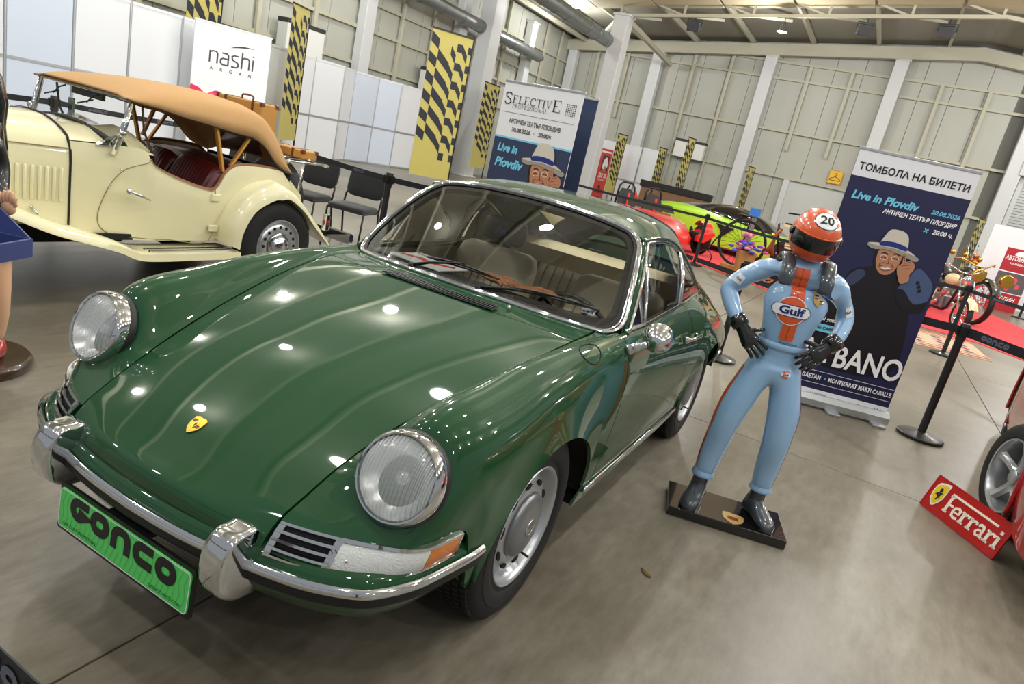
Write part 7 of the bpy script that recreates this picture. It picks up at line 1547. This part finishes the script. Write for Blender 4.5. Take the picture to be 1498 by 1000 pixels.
# ------------------------------------------------------------------ big hoop wheel, flower box and wooden machine
def spoke_wheel(t_, name, c, r, tw, n, axis_m, tm, rm, spokes=True):
    w = bpy.data.objects.new(name, None); C.objects.link(w); w.parent = t_; w.matrix_local = axis_m; w.location = c
    s = MB(); s.lathe([(r-tw, -tw*.8), (r-tw*.2, -tw*.8), (r, -tw*.3), (r, tw*.3), (r-tw*.2, tw*.8), (r-tw, tw*.8), (r-tw, -tw*.8)], 48, 'Y'); s.build('tyre', tm, w, 40)
    s = MB(); s.lathe([(r-tw, -tw*.6), (r-tw*1.5, -tw*.4), (r-tw*1.5, tw*.4), (r-tw, tw*.6)], 48, 'Y'); s.build('rim', rm, w, 40)
    s = MB(); s.lathe([(0, -.06), (.03, -.06), (.035, 0), (.03, .06), (0, .06)], 16, 'Y'); s.build('hub', rm, w, 40)
    if spokes:
        for k in range(n): t = 2*math.pi*k/n; s = MB(); s.tube([(.03*math.cos(t), (.04 if k % 2 else -.04), .03*math.sin(t)), ((r-tw*1.4)*math.cos(t+.1), 0, (r-tw*1.4)*math.sin(t+.1))], .004 if r > .4 else .006, 5); s.build('spoke', rm, w)
    return w
hb = thing('penny_farthing', 'old bicycle with one large thin black wheel beside the flowers', 'bicycle', (-12.0, -.84, .012), R(88))
spoke_wheel(hb, 'large_wheel', (0, 0, .60), .46, .034, 24, Matrix.Identity(4), rubber, chm)
s = MB(); s.tube(catmull([(0, .06, .62), (.02, .05, 1.05), (.0, 0, 1.13), (-.25, 0, .98), (-.5, 0, .55), (-.6, 0, .30)], 4), .014, 8); s.build('backbone', chm, hb, True)
s = MB(); s.lathe([(.13, -.012), (.15, 0), (.13, .012)], 30, 'Y', c=(-.62, 0, .165)); s.build('small_wheel', rubber, hb, True); s = MB(); s.sphere((-.12, 0, 1.12), .07, 12, (1.6, .8, .4)); s.build('saddle', blackp, hb, True); s = MB(); s.tube([(.02, -.25, 1.10), (.02, .25, 1.10)], .012, 8); s.build('handlebar', chrome, hb, True)
s = MB(); s.box((0, 0, .08), (.5, .3, .16)); s.build('wheel_block', mat('crate_wood', '#b07a45', .7, noise=.2, nscale=12), hb, bevel=.01)
fb = thing('flower_box', 'wooden box of purple and pink flowers in front of the lime car', 'planter', (-11.48, -.62, .012), R(20))
s = MB(); s.loft([[(a*k, b*k, z) for a, b in ((-1, -1), (1, -1), (1, 1), (-1, 1))] for k, z in ((.11, .0), (.16, .52))]); s.build('box', MATS['crate_wood'], fb, bevel=.008)
s = MB(); s.box((0, 0, .04), (.5, .42, .08)); s.build('box_base', MATS['crate_wood'], fb, bevel=.01)
rnd = random.Random(3)
for k in range(34):
    a, r_ = rnd.uniform(0, 6.3), rnd.uniform(.03, .26); c_ = (r_*math.cos(a), r_*math.sin(a)*1.25, .60+rnd.uniform(-.05, .12)-r_*.25); col = ('#6a35b8', '#8b2fa0', '#4a4fc4', '#c0408f', '#e58ba0')[k % 5]
    s = MB(); n5 = 6
    for i in range(n5): t = 2*math.pi*i/n5; s.sphere((c_[0]+.03*math.cos(t), c_[1]+.03*math.sin(t), c_[2]+.01*math.sin(3*t)), .026, 6)
    s.sphere(c_, .03, 6); s.build('flower', mat('petal_%d' % (k % 5), col, .7), fb, True)
for k in range(14): a = rnd.uniform(0, 6.3); s = MB(); s.loft([[(0, -.01, .52), (0, .01, .52)], [(.14*math.cos(a)-.02*math.sin(a), .14*math.sin(a)+.02*math.cos(a), .62), (.14*math.cos(a)+.02*math.sin(a), .14*math.sin(a)-.02*math.cos(a), .62)], [(.25*math.cos(a), .25*math.sin(a), .58), (.251*math.cos(a), .251*math.sin(a), .58)]], cap=False, closed=False); s.build('leaf', mat('leaf_green', '#4a7a35', .6), fb)
s = MB(); 
for k in range(6): s.sphere((-.05+.05*(k % 2), -.12+.03*k, .80+.03*(k % 3)), .05, 8)
s.build('pink_blossom', mat('petal_4', '#e58ba0', .7), fb, True)
wm = thing('wooden_machine', 'steampunk vehicle with slatted wooden barrel, black seat and copper parts', 'vehicle', (-11.75, .20, .012), R(95))
woodl = mat('pale_wood', '#dcbc86', .45, coat=.4, noise=.12, nscale=10)
for k in range(9):
    z = .66+.045*k; w_ = .32*math.sqrt(max(.1, 1-((k-4)/5.2)**2)); s = MB(); s.box((0, 0, z), (w_*1.6, .40, .037)); s.build('slat', woodl, wm, bevel=.01)
s = MB(); s.box((0, 0, .85), (.30, .36, .40)); s.build('barrel_core', mat('wood_dark', '#6b4a2a', .6), wm)
s = MB(); s.box((0, 0, 1.12), (.72, .44, .06)); s.build('deck_board', woodl, wm, bevel=.01); s = MB(); s.box((0, 0, 1.16), (.70, .42, .03)); s.build('deck_pad', blackp, wm, bevel=.008)
s = MB(); s.box((.05, 0, 1.25), (.14, .14, .16)); s.build('seat_post', blackp, wm); s = MB(); s.loft([[(x, y, z+.02*math.cos(x*4)) for y, z in ((-.13, 1.33), (-.13, 1.36), (.13, 1.36), (.13, 1.33))] for x in np.linspace(-.36, .36, 9)]); s.build('seat', blackp, wm, bevel=.01)
copper = mat('copper', '#b06a4a', .3, .8)
for k in range(4): s = MB(); s.tube(catmull([(-.40-.05*k, -.1+.07*k, .55), (-.45, -.1+.07*k, .85), (-.38-.02*k, -.1+.07*k, 1.05)], 4), .025, 8); s.build('copper_pipe', copper, wm, True)
for c, r in (((-.36, -.30, .20), .19), ((.36, -.30, .20), .19), ((-.36, .30, .20), .19), ((.36, .30, .20), .19)): spoke_wheel(wm, 'wheel', c, r, .05, 10, Matrix.Identity(4), rubber, MATS['crate_wood'])
s = MB(); s.tube([(-.36, -.3, .2), (-.3, 0, .55), (.3, 0, .55), (.36, .3, .2)], .03, 8); s.tube([(-.3, 0, .55), (-.42, 0, .95), (-.46, .0, 1.12)], .02, 8); s.build('frame', chm, wm, True)
s = MB(); s.tube([(-.42, -.2, 1.15), (-.46, 0, 1.12), (-.42, .2, 1.15)], .014, 8); s.build('handlebar', chrome, wm, True); s = MB(); s.sphere((-.48, 0, .90), .06, 14); s.build('head_lamp', mat('brass', '#c79a3a', .25, .9), wm, True)
# dark display board with wood behind the lime car, blue crate
dbd = thing('display_plinth', 'low dark and wooden display board behind the lime green car', 'display', (-21.5, -4.95, 0), R(90)); s = MB(); s.box((0, 0, .55), (2.4, .1, 1.1)); s.build('board', mat('display_brown', '#7a5a3e', .6), dbd, bevel=.01); s = MB(); s.box((0, 0, 1.16), (2.5, .2, .22)); s.build('black_shelf', blackp, dbd, bevel=.01)
bcr = thing('blue_crate', 'small blue crate on a stand behind the wooden machine', 'crate', (-13.6, -1.02, 0)); s = MB(); s.box((0, 0, 1.20), (.2, .20, .18)); s.build('crate', mat('crate_blue', '#2f6fb5', .5), bcr, bevel=.01); s = MB(); s.box((0, 0, .55), (.12, .12, 1.1)); s.build('stand', mat('stand_grey', '#6d6d6a', .6), bcr)
# ------------------------------------------------------------------ motorcycles at the right
gold = mat('gold_plate', '#c9a343', .25, .9)
def motorcycle(x, y, a, label, r, body, accent, scale=1.0):
    t_ = thing('motorcycle', label, 'motorcycle', (x, y, .012), R(a)); t_.scale = (scale,)*3
    spoke_wheel(t_, 'front_wheel', (.80, 0, r), r, .055, 16, Matrix.Identity(4), rubber, chrome); spoke_wheel(t_, 'rear_wheel', (-.72, 0, r), r, .075, 16, Matrix.Identity(4), rubber, chrome)
    for sd in (-1, 1):
        s = MB(); s.tube([(.80, sd*.08, r), (.46, sd*.08, .98)], .022, 10); s.build('fork_leg', chrome, t_, True); s = MB(); s.tube(catmull([(.1, sd*.14, .42), (-.1, sd*.17, .30), (-.5, sd*.18, .27), (-1.05, sd*.18, .30)], 4), .035, 10); s.build('exhaust', chrome, t_, True)
        s = MB(); s.tube([(-.72, sd*.1, r), (-.42, sd*.1, .72)], .016, 8); s.build('shock', chrome, t_, True)
        s = MB(); s.tube([(.1, sd*.10, .52), (.22, sd*.10, .72)], .05, 12); s.build('cylinder', chrome, t_, True)
    s = MB(); s.tube(catmull([(.45, 0, 1.0), (.3, 0, .86), (-.1, 0, .66), (-.42, 0, .62), (-.72, 0, r)], 3), .025, 8); s.tube(catmull([(.43, 0, .86), (.28, 0, .45), (.15, 0, .28), (-.3, 0, .26), (-.6, 0, r)], 3), .025, 8); s.build('frame', chm, t_, True)
    s = MB(); s.sphere((0.12, 0, .84), .15, 18, (1.55, .85, .8)); s.build('tank', body, t_, True); s = MB(); s.box((.0, 0, .42), (.34, .2, .26)); s.build('engine', mat('engine_grey', '#8f9194', .3, .8), t_, bevel=.03)
    s = MB(); s.sphere((-.36, 0, .73), .15, 14, (1.5, .8, .35)); s.build('saddle', blackp, t_, True)
    for c, rr in ((.80, r+.06), (-.72, r+.08)):
        s = MB(); s.loft([[(c+rr*math.cos(t), y_, r+rr*math.sin(t)+(.0 if abs(y_) < .05 else -.02)) for y_ in (-.08, -.04, 0, .04, .08)] for t in np.linspace(.5 if c > 0 else .3, 2.3 if c > 0 else 2.7, 12)], cap=False, closed=False); s.build('mudguard', body, t_, True)
    s = MB(); s.tube(catmull([(.22, -.38, 1.06), (.34, -.3, 1.1), (.46, -.1, 1.02), (.46, .1, 1.02), (.34, .3, 1.1), (.22, .38, 1.06)], 3), .014, 8); s.build('handlebar', accent, t_, True)
    s = MB(); s.M = at_axis((.56, 0, .90), (1, 0, 0)); s.lathe([(0, -.12), (.06, -.10), (.09, -.02), (.09, .02), (.0, .03)], 20); s.build('head_lamp', accent, t_, True)
    return t_
motorcycle(-13.35, 2.78, 22, 'chrome custom motorcycle with bright spoked front wheel on the red carpet', .29, mat('tank_cream', '#cdbf92', .3, coat=1), chrome)
m2_ = motorcycle(-15.6, 3.15, 25, 'golden and black vintage motorcycle with sidecar lamps behind the chrome one', .40, mat('tank_black', '#121212', .3, coat=1), gold, 1.12)
for k in range(9):
    a = k*.7; s = MB(); s.sphere((.2-.12*k+.05*math.sin(a*3), .2*math.sin(a), 1.12+.06*math.cos(a*2)), .055, 10); s.build('brass_ornament', gold if k % 3 else copper, m2_, True)
s = MB(); s.tube([(.1, .05, .9), (.0, .1, 1.3), (-.1, .15, 1.38)], .012, 8); s.tube(catmull([(.3, -.2, 1.1), (.0, -.1, 1.34), (-.4, 0, 1.1)], 4), .010, 8); s.build('chrome_rods', chrome, m2_, True)
for yy in (-.28, .22): s = MB(); s.M = at_axis((.95, yy, .88), (1, 0, 0)); s.lathe([(0, -.14), (.07, -.12), (.11, -.02), (.12, .03), (.10, .04), (0, .0)], 20); s.build('carriage_lamp', gold, m2_, True)
# cream covered cart body behind
cb = thing('cream_sidecar', 'cream boat-shaped sidecar between the two motorcycles', 'sidecar', (-14.6, 1.5, .012), R(25)); s = MB(); s.loft([[(x, w_*math.cos(t), .52+h_*math.sin(t)) for t in np.linspace(0, 2*math.pi, 19)[:-1]] for x, w_, h_ in ((.9, .06, .08), (.6, .25, .22), (.1, .32, .28), (-.5, .3, .3), (-.9, .15, .18))]); s.build('shell', MATS['tank_cream'], cb, True); s = MB(); s.lathe([(.24, -.04), (.30, -.04), (.32, 0), (.30, .04), (.24, .04), (.24, -.04)], 36, 'Y', c=(0, -.42, .32)); s.build('wheel', rubber, cb, True); s = MB(); s.bar((0, -.42, .32), (0, 0, .35), .04); s.build('axle', chrome, cb)
# ------------------------------------------------------------------ things lying in the green coupe
mz = thing('magazine', 'white and red magazine lying on the coupe dashboard', 'magazine', (-.705, -.30, .90), R(-8))
s = MB(); s.box((0, 0, 0), (.20, .30, .008)); s.build('pages', mat('paper_white', '#e3e3e0', .5), mz, bevel=.002, seg=1)
s = MB(); s.M = Matrix.Translation((0, 0, .0046)); stroke(s, [(.04, -.14), (.0, -.05), (.03, .02), (-.04, .12)], .035); s.build('cover_print', mat('cover_red', '#d0452f', .5), mz)
s = MB(); s.M = Matrix.Translation((0, 0, .0046)); stroke(s, [(-.07, -.14), (-.06, .0), (-.085, .12)], .02); s.build('cover_print', mat('cover_grey', '#8b8f94', .5), mz)
glv = mat('glove_leather', '#a9683c', .6)
def lglove(x, y, rz, label):
    t_ = thing('leather_glove', label, 'glove', (x, y, .899), rz, 'brown leather driving gloves')
    s = MB(); s.loft([[(xx, w_*math.cos(t), .016+h_*math.sin(t)) for t in np.linspace(0, 2*math.pi, 15)[:-1]] for xx, w_, h_ in ((-.07, .040, .012), (-.04, .038, .014), (0, .046, .016), (.03, .048, .014), (.045, .044, .010))]); s.build('palm', glv, t_, True)
    for k in range(4): s = MB(); o_ = -.033+.022*k; s.tube([(.035, o_, .016), (.07, o_*1.15, .02), (.10+.008*(k in (1, 2)), o_*1.25, .012)], [.011, .0105, .008], 8); s.build('finger', glv, t_, True)
    s = MB(); s.tube([(-.01, .04, .014), (.02, .065, .018), (.05, .072, .012)], [.012, .011, .009], 8); s.build('thumb', glv, t_, True)
lglove(-.74, .02, R(70), 'brown leather glove on the coupe dashboard, left of the pair'); lglove(-.74, .21, R(105), 'brown leather glove on the coupe dashboard, right of the pair')
# dried leaf on the floor and the dark banister corner at the lower left
lf = MB(); lf.M = Matrix.Translation((-.62, 1.02, .004)) @ Matrix.Rotation(R(60), 4, 'Z'); lf.loft([[(x, -w_, .0), (x, 0, .006), (x, w_, .0)] for x, w_ in ((-.03, .001), (-.015, .008), (0, .011), (.015, .008), (.03, .001))], cap=False, closed=False); tag(lf.build('dry_leaf', mat('leaf_dry', '#7a6234', .7)), 'small dried brown leaf lying on the floor before the statue', 'leaf')
